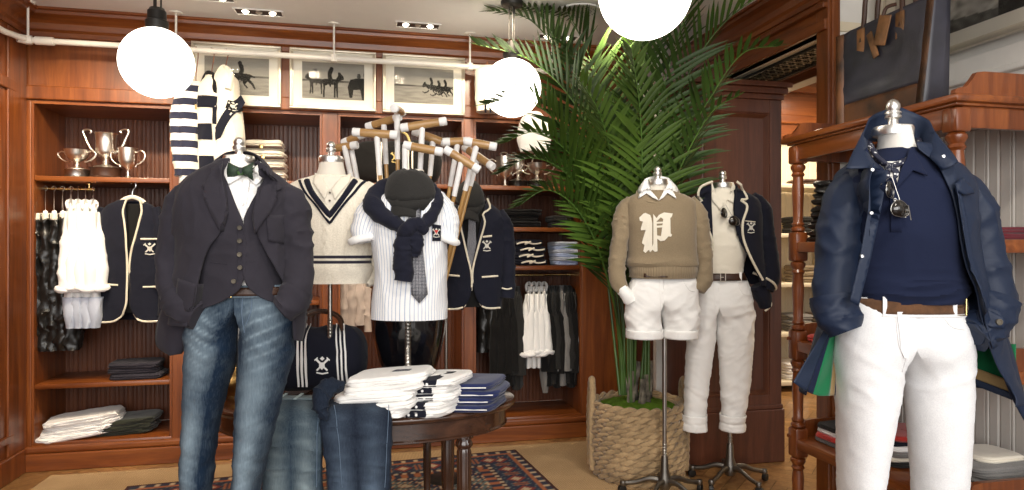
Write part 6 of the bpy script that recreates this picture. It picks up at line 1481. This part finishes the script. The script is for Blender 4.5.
b_ = MB(); loft(b_, fr.rows([(204, 118, 146, .03, .01), (312, 104, 156, .05, .01)]), 40, 20, 2.3); b_.build('lining', M['black_cloth'], Hb)
cord(bl, pj, fr, [[(126, 199), (123, 210), (125, 222), (127, 240), (128, 258), (128, 290), (127, 308), (118, 320), (97, 322)], [(139, 199), (141, 210), (139, 222), (135, 240), (131, 258), (130, 290), (131, 308), (140, 320), (162, 321)], [(103, 284), (119, 285)], [(143, 287), (157, 287)], [(141, 239), (157, 239)]], .0055)
crest(bl, pj, fr, 149, 249, 5.5, .006)
mb = MB(); mb.tube(path([fr.p(119, 203, .01), fr.p(125, 199, .01), fr.p(132, 197, .01), fr.p(139, 199, .01), fr.p(145, 203, .01)], 20), .012, 10, flat=.7); mb.build('hanger_bar', M['cream_cotton'], Hb)
mb = MB(); mb.tube(path([fr.p(132, 197, .01), fr.p(133, 190, .01), fr.p(136, 186, .01), fr.p(134, 181.5, .01), fr.p(131, 184, .01)], 14), .0025, 6); mb.build('hanger_hook', M['chrome'], Hb)

# pinkish trousers and black trousers behind the table
for (px0, px1, Y, pyt, pyb, m, nm, lab) in [(338, 374, 4.22, 284, 332, 'pink_cloth', 'hanging_trousers', 'faded pinkish linen trousers hanging behind the cricket sweater'), (478, 510, 4.22, 301, 352, 'black_leather', 'hanging_trousers', 'crumpled black trousers hanging under the piped blazer form')]:
    n = 4; x0, x1 = onY(px0, HZ, Y).x, onY(px1, HZ, Y).x; zt = onY(px0, pyt-30, Y).z; zb = onY(px0, pyb, Y).z
    t = thing(nm, lab, 'trousers', ((x0+x1)/2, Y, zb))
    for k in range(n):
        mb = MB(); x = (x0-x1)/2+(x1-x0)*(k+.5)/n; zz = .02*((k*7) % 3); sleeve(mb, [(x*.8, .02, zt-zb), (x*.9, 0, (zt-zb)*.6), (x, -.01, zz)], [.018, .03, .034], 24, 40, .008, 14, o=k*2, zs=.5); mb.build('leg', M[m], t)
    mb = MB(); mb.tube([((x0-x1)/2*.8, .02, zt-zb-.005), ((x1-x0)/2*.8, .02, zt-zb-.005)], .014, 10); mb.build('waistband', M[m], t)

# ------------------------------------------------------------------ shirts hanging from the ceiling pipe
def pipe_shirt(cx, d, hookpy, rws, m, lab, name='hanging_shirt', o=0, n=2.3, extra=None, cat='shirt', col=None):
    fr = Frame(cx, d, EYE-(rws[-1][0]-HZ)/F*d); t = fthing(fr, name, lab, cat, 'shirts hanging from the ceiling pipe')
    mb = MB(); loft(mb, fr.rows(rws), 64, 70, n, lambda a, v, p: .006*fold(p, 8, 1.4, 1, .4, o)+.003*fold(p, 17, 1.4, 1, .4, o), cap=(True, True), col=col); b = mb.build('body', M[m], t); pj = Proj(mb)
    mb = MB(); z1 = fr.z(rws[0][0]); zp_ = zp-fr.z0; 
    mb.tube(path([(0, 0, z1-.02), (0, 0, z1+.03), (.012, 0, zp_-.01), (.008, .0, zp_+.016), (-.014, 0, zp_+.014), (-.018, 0, zp_-.004)], 16), .0025, 6); mb.tube(path([fr.p(rws[2][1], rws[2][0], 0)+Vector((.02, 0, .0)), (0, 0, z1+.004), fr.p(rws[2][2], rws[2][0], 0)+Vector((-.02, 0, .0))], 12), .008, 8); mb.build('hanger', M['wood_x'], t)
    return fr, t, b, pj
FRONT = -.08
fr, t, b, pj = pipe_shirt(196, 3.66, 0, [(82, 188, 202, .03), (88, 182, 207, .06), (98, 178, 208, .09), (120, 177, 208, .10), (150, 178, 207, .10), (180, 180, 207, .10), (188, 181, 206, .09)], 'rugby', 'navy and white hooped rugby shirt hanging from the pipe beside the left globe', o=2)
b_ = MB(); sleeve(b_, [fr.p(184, 92, -.03), fr.p(179, 110, -.06), fr.p(178, 140, -.07), fr.p(182, 176, -.07)], [.03, .038, .036, .034], 26, 40, .005, 12); b_.uv = [(v[0], v[2]) for v in b_.v]; b_.build('sleeve', M['rugby'], t)
stripe_patch(b, pj, fr, [(195, 104), (203, 106), (203, 111), (195, 109)], 'gold_thread', .004, 'number_patch')
fr, t, b, pj = pipe_shirt(212, 3.68, 0, [(76, 205, 217, .03), (84, 200, 222, .06), (96, 198, 226, .09), (120, 198, 226, .10), (150, 199, 226, .10), (176, 200, 225, .10)], 'cream_cotton', 'cream shirt with broad navy blocks hanging second from the globe', o=5)
for q in ([(199, 96), (222, 96), (222, 108), (199, 108)], [(199, 124), (213, 124), (213, 140), (199, 140)], [(213, 108), (226, 108), (226, 124), (213, 124)], [(200, 156), (214, 156), (214, 176), (200, 176)]): stripe_patch(b, pj, fr, q, 'navy', .003, 'navy_block')
b_ = MB(); b_.tube(path([fr.p(203, 96, -.06), fr.p(204, 84, -.03), fr.p(209, 74, .02), fr.p(216, 82, -.03), fr.p(214, 94, -.06)], 24), .018, 12, flat=1.2); b_.build('dark_collar', M['black_cloth'], t)
fr, t, b, pj = pipe_shirt(226, 3.70, 0, [(70, 219, 229, .03), (78, 213, 236, .06), (90, 212, 239, .08), (110, 212, 242, .09), (135, 214, 245, .09), (160, 216, 245, .09)], 'cream_cotton', 'cream shirt with dark sash and crest hanging before the galloping horse picture', o=9)
stripe_patch(b, pj, fr, [(236, 92), (240, 100), (222, 138), (214, 142), (214, 132)], 'navy', .003, 'sash')
stripe_patch(b, pj, fr, [(228, 100), (236, 101), (238, 108), (232, 113), (226, 108)], 'black_cloth', .006, 'crest_ground'); crest(b, pj, fr, 232, 106, 4, .009, 'crest')
b_ = MB(); b_.tube(path([fr.p(216, 92, -.07), fr.p(217, 78, -.03), fr.p(224, 68, .02), fr.p(231, 76, -.03), fr.p(228, 90, -.07)], 24), .016, 12, flat=1.3); b_.build('collar', M['cream_cotton'], t)
fr, t, b, pj = pipe_shirt(487, 4.014, 0, [(66, 480, 496, .03), (70, 476, 500, .05), (80, 475, 501, .06), (100, 475, 500, .06), (112, 476, 499, .06)], 'cream_knit', 'cream sweater with two navy stripes hanging left of the small globe', 'hanging_sweater', o=12, cat='sweater')
for x0 in (484, 489): stripe_patch(b, pj, fr, [(x0, 84), (x0+2, 84), (x0+2.5, 112), (x0+.5, 112)], 'navy', .003, 'stripe')
fr, t, b, pj = pipe_shirt(536, 4.08, 0, [(112, 528, 540, .03), (118, 522, 546, .05), (128, 518, 550, .06), (140, 517, 551, .06), (152, 520, 549, .05)], 'white_cotton', 'white shirt hanging behind the left palm leaves', o=15)

# ------------------------------------------------------------------ folded clothes on the cabinet shelves
def beltx(o, k, w, d, h):
    mb = MB(); mb.tube([(-w/2-.002, -d/2-.004, h*.25), (0, -d/2-.008, h*.22), (w/2+.002, -d/2-.004, h*.25)], .008, 8, flat=.5); b = mb.build('belt', M['leather'], o)
    g = MB(); g.box(-.012, .012, -d/2-.018, -d/2-.008, h*.08, h*.42, .003); g.build('buckle', M['gold'], b)
pile(266, 0, 1.6085, 4, .235, .20, .064, 'cream_cotton', 'cream folded sweater with brown belt', 'behind the bow-tie form', 'sweater', 'cream belted sweaters', rz=0, Y=4.27, name='folded_sweater', seed=5, extra=beltx, amp=.003)
pile(138, 0, .466, 3, .27, .22, .032, 'washed_navy', 'dark navy folded jersey', 'on the middle left shelf', 'jersey', rz=.05, Y=4.24, name='folded_jersey', seed=6)
pile(78, 0, ZP+.003, 4, .37, .25, .030, 'white_cotton', 'off-white folded trousers', 'on the left cabinet floor', 'trousers', rz=.10, Y=4.245, name='folded_trousers', seed=7, tilt=(0, -.10), shift=(.018, 0), amp=.012)
pile(128, 0, ZP+.001, 3, .30, .24, .030, 'olive', 'dark green folded trousers', 'right of the off-white trousers', 'trousers', rz=.08, Y=4.28, name='folded_trousers', seed=8, tilt=(0, -.05), shift=(.01, 0), amp=.01)
def toggles(o, k, w, d, h):
    mb = MB(); mb.tube(path([(-w*.3, -d/2-.006, h*.35), (-w*.05, -d/2-.014, h*.65), (w*.15, -d/2-.012, h*.35), (w*.38, -d/2-.006, h*.5)], 14), .0055, 8); mb.tube([(-.02, -d/2-.018, h*.3), (.02, -d/2-.018, h*.7)], .006, 8); mb.build('cream_toggle', M['cream_cotton'], o)
pile(525, 0, 1.102, 4, .235, .24, .042, 'navy', 'navy folded sweater with cream cord toggle', 'above the right rail', 'sweater', rz=0, Y=4.26, name='folded_sweater', seed=9, extra=toggles, amp=.005)
pile(563, 0, 1.102, 6, .165, .24, .026, ['blue_cotton', 'bluegrey'], 'light blue folded shirt', 'above the right rail', 'shirt', rz=0, Y=4.25, seed=10, amp=.003)
pile(518, 0, 1.347, 3, .27, .24, .040, 'black_cloth', 'black folded sweater', 'under the right cups', 'sweater', rz=0, Y=4.28, name='folded_sweater', seed=11, amp=.008)
pile(560, 0, 1.347, 2, .16, .24, .040, 'charcoal', 'charcoal folded sweater', 'behind low palm leaves', 'sweater', rz=0, Y=4.28, name='folded_sweater', seed=12, amp=.006)

# ------------------------------------------------------------------ open shelf unit (etagere) on the right
EX0, EX1, EY0, EY1, ETOP = 1.85, 2.32, 1.77, 2.63, 1.70
et = thing('etagere', 'tall open mahogany shelf unit with turned posts against the right wall', 'shelf unit', ((EX0+EX1)/2, (EY0+EY1)/2, 0))
ox, oy = -(EX0+EX1)/2, -(EY0+EY1)/2
X0, X1, Y0, Y1 = EX0+ox, EX1+ox, EY0+oy, EY1+oy
LV = [.37, .80, 1.235]
mb = MB(); mb.box(X0-.02, X1+.01, Y0-.02, Y1+.04, ETOP-.026, ETOP, .008); mb.box(X0-.005, X1, Y0-.005, Y1+.01, ETOP-.036, ETOP-.026, .003); mb.build('top_board', M['etagere_y'], et)
mb = MB(); mb.box(X0+.005, X0+.028, Y0+.03, Y1-.03, ETOP-.105, ETOP-.036, .003); mb.build('front_rail', M['etagere_y'], et)
mb = MB(); mb.box(X0+.03, X1-.03, Y0+.005, Y0+.028, ETOP-.105, ETOP-.036, .003); mb.build('side_rail', M['etagere'], et)
mb = MB(); mb.box(X0+.03, X1-.03, Y1-.028, Y1-.005, ETOP-.105, ETOP-.036, .003); mb.build('side_rail', M['etagere'], et)
def gallery(z, y, hgt):
    pts = [(X0-.015, 0), (X0-.012, .012), (X0+.0, .018), (X0+.03, .024), (X0+.05, .045), (X0+.07, hgt-.004), (X0+.10, hgt), (X1, hgt), (X1, 0)]
    m_ = MB(); n = len(pts); m_.add([(a, y-.009, z+b) for a, b in pts]+[(a, y+.009, z+b) for a, b in pts], [tuple(range(n)), tuple(range(2*n-1, n-1, -1))]+[(i, i+n, (i+1) % n+n, (i+1) % n) for i in range(n)])
    m_.build('gallery_end', M['etagere'], et, smooth=False)
gallery(ETOP, Y0, .075); gallery(ETOP, Y1+.02, .075)
for z in LV:
    mb = MB(); mb.box(X0, X1, Y0+.0, Y1, z-.045, z, .005); mb.build('shelf', M['etagere_y'], et)
    if z < 1: gallery(z, Y0+.012, .075); gallery(z, Y1-.012, .075)
post = []
def turned(z0, z1, r=.026):
    H_ = z1-z0
    return [(r*.8, z0), (r*1.15, z0+.006), (r*1.15, z0+.016), (r*.85, z0+.024), (r*1.05, z0+.034), (r*.80, z0+.045), (r*.84, z0+H_*.35), (r*.98, z0+H_*.62), (r*.82, z1-.06), (r*1.1, z1-.05), (r*.85, z1-.038), (r*1.2, z1-.022), (r*1.2, z1-.01), (r*.8, z1)]
for (x, y) in ((X0+.026, Y0+.026), (X0+.026, Y1-.026), (X1-.026, Y0+.026), (X1-.026, Y1-.026)):
    m_ = MB(); prev = .02
    m_.lathe([(.014, 0), (.022, .012), (.022, .02), (.014, .04)], 20, rotM((x, y, 0)))
    for z in LV+[ETOP-.04]:
        b0, b1 = (z-.085, z+.045) if z < 1.6 else (z-.08, z)
        m_.lathe(turned(prev, b0+.002), 24, rotM((x, y, 0))); m_.box(x-.031, x+.031, y-.031, y+.031, b0, b1, .010); prev = b1
    m_.build('turned_post', M['etagere'], et)

# ------------------------------------------------------------------ leather tote on top
bt = thing('tote_bag', 'large dark canvas tote with brown leather base and handles on the shelf unit', 'tote bag', (1.985, 2.20, ETOP+.001), 0)
def tote():
    mb = MB(); hh = .40; rows = []
    for j in range(30):
        t = j/29; z = hh*t; hy = .205+.030*t; hx = .050*(1-.45*t)+.008; row = []
        for i in range(72):
            ex, ey = ell(2*pi*i/72, 7-3*t); p = Vector((hx*ey, hy*ex, z)); p += Vector((ey, 0, 0))*(.004*fold(p, 6, o=3)+.004*sin(t*3)*(1-abs(ex))); row.append(p)
        rows.append(row)
    return mb, rows
mb, rows = tote(); k = 7; kk = 29
lo = MB(); lo.grid(rows[:k+1], 72, k+1, True); lo.f.append(tuple(range(72))); lo.mi.append(0); lo.build('leather_base', M['bag_suede'], bt, solid=.003)
up = MB(); up.grid(rows[k:], 72, 30-k, True); bd = up.build('canvas_body', M['canvas'], bt, solid=.004)
for s in (-1, 1):
    m_ = MB(); ys = s
    P = [[Vector((rows[j][0].x*0+q*1.03, s*(.207+.030*j/29)*1.01, rows[j][0].z)) for q in (-.058+.022*j/29, -.02, .02, .058-.022*j/29)] for j in range(30)]
    m_.grid(P, 4, 30); m_.build('end_panel', M['canvas'], bt, solid=.004)
    m_ = MB(); m_.grid([[Vector((-.061+.024*j/29+q*.004, s*(.207+.030*j/29)*1.0+s*.006-s*q*.02, rows[j][0].z)) for q in (1.6, .4, -.3)] for j in range(30)], 3, 30); m_.build('corner_strip', M['bag_suede'], bt, solid=.003)
for (x, y0) in ((-.034, 0), (.034, 0)):
    m_ = MB(); m_.tube(path([(x*1.15, -.10, .33), (x*.9, -.098, .41), (x*.9, -.075, .54), (x*.9, 0, .60), (x*.9, .075, .54), (x*.9, .098, .41), (x*1.15, .10, .33)], 44), .0095, 12); hd = m_.build('handle', M['leather'], bt)
    for yy in (-.10, .10):
        m_ = MB(); s_ = -1 if x < 0 else 1; m_.box(x+s_*.006, x+s_*.012, yy-.020, yy+.020, .285, .385, .002, None); m_.build('handle_tab', M['tan_leather'], hd)
m_ = MB(); T_ = Matrix.Translation((-.062, -.035, .335)) @ Matrix.Rotation(radians(18), 4, 'X'); m_.box(-.003, .003, -.03, .03, -.055, .055, .002, T_); m_.build('luggage_tag', M['tan_leather'], bt)
m_ = MB(); T_ = Matrix.Translation((-.060, .015, .29)) @ Matrix.Rotation(radians(-20), 4, 'X'); m_.box(-.003, .003, -.014, .014, -.05, .06, .002, T_); m_.build('key_strap', M['tan_leather'], bt)
m_ = MB(); m_.tube(path([(-.04, -.08, .42), (-.060, -.055, .415), (-.063, -.04, .39)], 12), .007, 8); m_.build('strap', M['leather'], bt)

# things on the shelf unit
def lump(name, label, cat, loc, rx, ry, rz_, m, group=None, amp=.012, o=0, f=12):
    mb = MB(); rows = []
    for j in range(24):
        ph = pi*(j+.5)/24
        rows.append([Vector((rx*sin(ph)*cos(a), ry*sin(ph)*sin(a), rz_*(1-cos(ph)*abs(cos(ph))**-.3 if abs(cos(ph)) > .01 else 1)))*1.0+Vector((cos(a), sin(a), 0))*amp*fold((cos(a)*sin(ph), sin(a)*sin(ph), ph), f*.2, o=o) for a in [2*pi*k/40 for k in range(40)]])
    mb.grid(rows, 40, 24, True); b = len(mb.v); mb.f += [tuple(range(40))[::-1], tuple(range(23*40, 24*40))]; mb.mi += [0, 0]
    ob = mb.build(name, M[m] if isinstance(m, str) else m, angle=80); ob.location = loc; tag(ob, label, cat, group); return ob
zc = LV[2]+.001
for k in range(5):
    w_ = ['bottom', 'second', 'third', 'fourth', 'top'][k]
    o = folded('quilted_hat', f'dark quilted cap, {w_} in the stack on the shelf unit behind the coat', 'cap', 'dark caps stacked on the shelf unit', (1.965+.006*(k % 2), 2.50-.008*k, zc+.052*k), .2*k, .15, .17, .050, 'black_leather', 60+k, (0, .05*(k % 2)), .012)
def pileat(x, y, z, n, w, d, h, m, what, place, cat, name, rz=pi/2, seed=0, amp=.005, group=None):
    for k in range(n):
        r = random.Random(seed*50+k); w_ = RANK[n][k]
        lb = f'{what}, {w_} of the pile {place}' if n > 1 else f'{what} {place}'
        folded(name, lb, cat, group or f'{what} pile {place}', (x+r.uniform(-.008, .008), y+r.uniform(-.008, .008), z+k*h*.97), rz+r.uniform(-.06, .06), w, d, h, m[k % len(m)] if isinstance(m, list) else m, seed+k*3, (0, 0), amp)
zl = LV[0]+.001
pileat(2.03, 2.48, zl, 4, .17, .22, .020, ['greycloth', 'red', 'white_cotton', 'charcoal'], 'patterned folded scarf', 'far on the low shelf', 'scarf', 'folded_scarf', seed=21)
pileat(2.06, 2.23, zl, 6, .20, .22, .021, ['charcoal', 'cream_cotton', 'greycloth', 'white_cotton', 'navy', 'red'], 'striped folded tee', 'seen between the white jeans', 'tee shirt', 'folded_tee', seed=22)
pileat(2.16, 1.95, zl, 4, .20, .24, .022, 'greycloth', 'grey folded jumper', 'right of the white jeans', 'jumper', 'folded_jumper', seed=23)
folded('folded_jumper', 'cream folded jumper lying on the grey jumpers right of the white jeans', 'jumper', None, (2.19, 1.97, zl+4*.022*.97), pi/2, .16, .18, .022, 'cream_cotton', 91)
pileat(2.20, 1.93, zc, 2, .15, .20, .022, 'burgundy', 'burgundy folded felt hat', 'at the right edge', 'hat', 'felt_hat', seed=24)
folded('folded_scarf', 'red folded scarf on the middle shelf behind the coat cuff', 'scarf', None, (1.94, 2.50, LV[1]+.001), pi/2, .12, .12, .035, 'red', 77)

# ------------------------------------------------------------------ large framed portrait on the right wall
y0_, y1_ = 1.55, 2.60; Mx = Matrix.Translation((2.315, (y0_+y1_)/2, 2.225)) @ Matrix.Rotation(-pi/2, 4, 'Z')
picture('portrait_photograph', 'large framed black and white photograph on the right wall above the tote bag', Mx, y1_-y0_, .47, 3, .06, .022, nx=180)

# ------------------------------------------------------------------ next room: cream shelves with folded goods
ns = thing('cream_shelf_unit', 'cream painted shelf unit seen through the opening behind the shelf post', 'shelf unit', (4.05, 5.17, 0))
for z in (.09, .50, .92, 1.34, 1.76):
    mb = MB(); mb.box(-.85, .85, -.20, .20, z-.035, z, .004); mb.build('shelf', M['cream'], ns)
for x in (-.85, 0, .85):
    mb = MB(); mb.box(x-.02, x+.02, -.205, .205, 0, 1.8, .004); mb.build('upright', M['cream'], ns)
k = 0
for (x, z, m, what) in [(3.62, .09, 'white_cotton', 'white folded sweater'), (3.90, .09, 'cream_cotton', 'cream folded sweater'), (4.25, .09, 'greycloth', 'grey folded sweater'), (3.66, .50, 'greycloth', 'grey folded jumper'), (3.93, .50, 'tan_knit', 'tan folded jumper'), (4.3, .50, 'cream_cotton', 'cream folded jumper'),
                        (3.72, .92, 'tan_knit', 'tan folded cardigan'), (4.25, .92, 'charcoal', 'charcoal folded cardigan'), (3.7, 1.34, 'charcoal', 'charcoal folded vest'), (4.3, 1.34, 'tan_knit', 'tan folded vest'), (3.75, 1.76, 'leather', 'brown folded felt hat')]:
    place = {.09: 'on the lowest cream shelf', .50: 'on the second cream shelf', .92: 'on the third cream shelf', 1.34: 'on the fourth cream shelf', 1.76: 'on top of the cream shelves'}[z]
    pileat(x, 5.12, z+.001, 3 if z < 1.7 else 1, .22, .26, .05, m, what, place, 'sweater' if z < 1.7 else 'hat', 'folded_sweater' if z < 1.7 else 'folded_hat', rz=0, seed=30+k); k += 1

# ------------------------------------------------------------------ woven basket and palm
fb_ = Frame(634, 3.62); BX, BY = fb_.loc.x-.005, fb_.loc.y-.06
bk = thing('woven_basket', 'round braided seagrass basket with two rope handles holding the palm', 'basket', (BX, BY, .0095))
RB, HB = .235, .385
def rb(z): return RB*(.93+.10*sin(pi*min(1, z/HB)*.75+.25))
nrow, nst = 11, 22
inner = MB(); inner.lathe([(.001, .004), (rb(0)*.93, .004), (rb(.02)*.95, .02), (rb(.2)*.955, .2), (rb(HB)*.95, HB-.01), (rb(HB)*.90, HB-.01), (rb(HB)*.88, .3)], 64); inner.build('inner_wall', M['jute'], bk)
for j in range(nrow):   # each braid ring: two strands crossing
    z = .018+j*(HB-.03)/(nrow-1); mb = MB(); R_ = rb(z)
    for st in (0, 1):
        n = nst*8; pts = []
        for i in range(n):
            a = 2*pi*i/n; q = a*nst/2+pi*st+(j % 2)*pi/2; pts.append(Vector(((R_+.010*cos(q))*cos(a), (R_+.010*cos(q))*sin(a), z+.0125*sin(q))))
        mb.tube(pts, .0145, 8, closed=True, flat=.7, up=(0, 0, 1), wr=lambda a, L, q: .0015*fb(q, 60))
    mb.build('braid_ring', M['jute'], bk)
for s in (-1, 1):
    mb = MB(); A_ = radians(180 if s < 0 else 0)-YAW*1; u = Vector((cos(A_), sin(A_), 0)); v = Vector((-sin(A_), cos(A_), 0)); c = u*(RB*1.045)
    P_ = path([c-v*.045+Vector((0, 0, .03)), c-v*.045+u*.006+Vector((0, 0, .3)), c-v*.040+Vector((0, 0, .45)), c+Vector((0, 0, .50)), c+v*.040+Vector((0, 0, .45)), c+v*.045+u*.006+Vector((0, 0, .3)), c+v*.045+Vector((0, 0, .03))], 90)
    mb.tube(P_, .017, 12, wr=lambda a, L, q: .0035*abs(sin(a*1.5+L*70))-.002); mb.build('rope_handle', M['jute'], bk)
pt = thing('potted_palm', 'tall kentia palm with arching green fronds standing in the woven basket', 'palm', (BX, BY, .3))
mb = MB(); mb.lathe([(.001, .0), (rb(HB)*.86, .0), (rb(HB)*.86, .05)], 40)
rows = [[Vector((rb(HB)*.87*r*cos(a), rb(HB)*.87*r*sin(a), .072+.028*(1-r*r)+.010*fb((r*cos(a), r*sin(a), 0), 9)+.005*fb((r*cos(a), r*sin(a), 0), 30))) for a in [2*pi*i/60 for i in range(60)]] for r in (1, .9, .8, .7, .6, .5, .4, .3, .2, .1, .02)]
mb = MB(); mb.grid(rows, 60, 11, True); mb.build('moss', M['moss'], pt)
rnd = random.Random(11)
for k, (x, y, h) in enumerate([(-.05, -.03, .26), (.0, .02, .30), (.04, -.04, .24), (.07, .03, .30), (-.01, -.06, .22)]):
    mb = MB(); n = 10
    P_, R_ = rpath([(x, y, .06), (x+rnd.uniform(-.01, .01), y, h*.5), (x+rnd.uniform(-.02, .02), y, h)], [.021, .017, .010], 26); mb.tube(P_, R_, 12, wr=lambda a, L, q: .003*sin(a*5)+.003*fb(q, 40))
    for q in range(5):
        a = rnd.uniform(0, 6.28); z = rnd.uniform(.1, h-.08); c = Vector((x+.018*cos(a), y+.018*sin(a), z)); o_ = Vector((cos(a), sin(a), 0))
        mb.add([c+Vector((-.008, 0, 0)), c+Vector((.008, 0, 0)), c+o_*.012+Vector((0, 0, .09))], [(0, 1, 2)])
    mb.build('sheathed_trunk', M['bark'], pt)
O = Vector((BX, BY, .3))
def frond(pts, L, n, seed, wid=.021, droop=.5, m='leaf', start=.40, vdir=1.0):
    """pts: (px,py,dy) rachis path; first points are the stem"""
    r = random.Random(seed); W_ = [world(a, b, fb_.d-.06+c)-O for a, b, c in pts]
    N_ = 90; P_ = path(W_, N_); seg = [(P_[i+1]-P_[i]).length for i in range(N_-1)]; tot = sum(seg)
    st = MB(); R_ = [.0085*(1-.82*i/(N_-1)) for i in range(N_)]; st.tube(P_, R_, 8, cols=None)
    f = thing_mesh = MB()
    side0 = None
    for k in range(n):
        t = start+(1-start)*(k+.5)/n; i = min(N_-2, int(t*(N_-1))); c = P_[i].lerp(P_[i+1], t*(N_-1)-i); T_ = (P_[min(i+2, N_-1)]-P_[max(i-2, 0)]).normalized()
        up = Vector((0, 0, 1)) if abs(T_.z) < .93 else Vector((0, -1, 0)); S = T_.cross(up).normalized(); U_ = S.cross(T_).normalized()
        u = (t-start)/(1-start); ln = L*(.55+.45*sin(pi*min(1, u*1.1+.15)))*(1-.55*max(0, u-.7)/.3)*r.uniform(.88, 1.08)
        for s in (-1, 1):
            ang = radians(62-30*u+r.uniform(-6, 6)); d = (T_*cos(ang)+S*s*sin(ang)+U_*(.28*vdir+r.uniform(-.06, .06))).normalized()
            w = wid*r.uniform(.8, 1.1); nseg = 8; pos = c.copy(); A_ = []; rows_ = []
            wv = T_.cross(d).normalized() if T_.cross(d).length > .05 else U_
            wv = d.cross(wv).normalized()
            for q in range(nseg+1):
                v = q/nseg; ww = w*(sin(pi*min(1, v*.82+.12))**.8)*(1-v**6)+.0006; nn = d.cross(wv).normalized()
                rows_.append([pos-wv*ww*.5, pos+nn*ww*.12, pos+wv*ww*.5])
                d = (d+Vector((0, 0, -1))*droop*(.05+.30*v)*ln*1.0).normalized(); pos = pos+d*(ln/nseg)
                wv = (wv-d*wv.dot(d)).normalized()
            f.grid(rows_, 3, nseg+1)
    def keep(v):   # leaves bend where they meet the ceiling, the header or the pier
        x, y, z = v[0]+O.x, v[1]+O.y, v[2]+O.z; z = min(z, CEIL-.012)
        if z > 2.0: x = min(x, 1.95)
        if x > 1.69 and z < 2.16: y = min(y, 3.29)
        if z > 2.3: y = min(y, 3.98)
        return (x-O.x, min(y, 4.05)-O.y, z-O.z)
    f.v = [keep(v) for v in f.v]; st.v = [keep(v) for v in st.v]
    o = f.build('frond', M[m], pt, angle=180); st.build('stem', M['stem'], o)
FR = [
 ([(640, 395, 0), (645, 330, 0), (648, 250, -.02), (656, 165, -.08), (683, 85, -.18), (722, 25, -.30), (770, -12, -.42)], .38, 34, 'leaf'),
 ([(634, 395, 0), (636, 320, 0), (640, 240, -.05), (652, 150, -.14), (668, 70, -.24), (690, 5, -.36), (716, -50, -.48)], .42, 32, 'leaf'),
 ([(628, 395, 0), (630, 320, 0), (628, 240, .05), (616, 150, .08), (596, 75, .08), (572, 20, .05), (545, -20, .0)], .40, 32, 'leaf'),
 ([(624, 395, 0), (624, 330, 0), (618, 260, .0), (602, 170, -.02), (572, 100, -.06), (530, 60, -.10), (478, 45, -.14)], .36, 32, 'leaf'),
 ([(622, 395, 0), (620, 330, -.02), (612, 260, -.06), (594, 195, -.12), (566, 150, -.2), (534, 132, -.28), (506, 142, -.34)], .32, 30, 'leaf2'),
 ([(626, 395, 0), (620, 335, -.03), (608, 280, -.10), (590, 230, -.18), (568, 200, -.24), (545, 190, -.30), (520, 205, -.34)], .28, 26, 'leaf'),
 ([(642, 395, 0), (650, 330, -.02), (656, 260, -.08), (672, 190, -.20), (694, 140, -.32), (716, 108, -.42), (738, 96, -.5)], .22, 22, 'leaf'),
 ([(634, 395, 0), (636, 320, -.05), (638, 250, -.12), (642, 180, -.22), (640, 110, -.34), (632, 50, -.46)], .34, 28, 'leaf2'),
 ([(644, 395, 0), (650, 320, .02), (658, 240, -.05), (678, 160, -.18), (712, 95, -.32), (745, 52, -.44), (778, 46, -.55)], .28, 30, 'leaf'),
 ([(620, 395, 0), (612, 320, .05), (604, 250, .08), (590, 160, .08), (572, 90, .05), (550, 30, .0), (520, -10, -.05)], .36, 30, 'leaf'),
 ([(630, 395, 0), (630, 310, -.06), (622, 230, -.14), (612, 160, -.24), (598, 110, -.34), (580, 80, -.42)], .30, 26, 'leaf2'),
 ([(632, 395, 0), (634, 320, .04), (640, 230, .1), (644, 140, .12), (640, 60, .10), (630, -5, .05)], .38, 30, 'leaf'),
 ([(622, 395, 0), (618, 330, .02), (608, 250, .02), (588, 170, .0), (556, 120, -.06), (520, 98, -.14), (488, 104, -.2)], .32, 34, 'leaf2'),
 ([(626, 395, 0), (622, 320, .05), (612, 240, .1), (594, 150, .12), (566, 70, .1), (530, 20, .05), (492, 10, .0)], .34, 34, 'leaf'),
 ([(624, 395, 0), (618, 330, -.02), (606, 262, -.06), (588, 205, -.12), (560, 168, -.18), (528, 158, -.24), (502, 172, -.28)], .28, 30, 'leaf'),
]
for k, (p_, L_, n_, m_) in enumerate(FR): frond(p_, L_*1.02, int(n_*1.1), 100+k, m=m_)
mb = MB()
for k in range(9):
    x = rnd.uniform(-.07, .08); y = rnd.uniform(-.05, .05); mb = MB(); P_ = path([(x, y, .06), (x*1.1, y, .5), (x*1.3+rnd.uniform(-.02, .02), y-.02, 1.0), (x*1.6, y-.04, 1.35)], 20); mb.tube(P_, [.009-.0003*i for i in range(20)], 8); mb.build('leaf_stalk', M['stem'], pt)
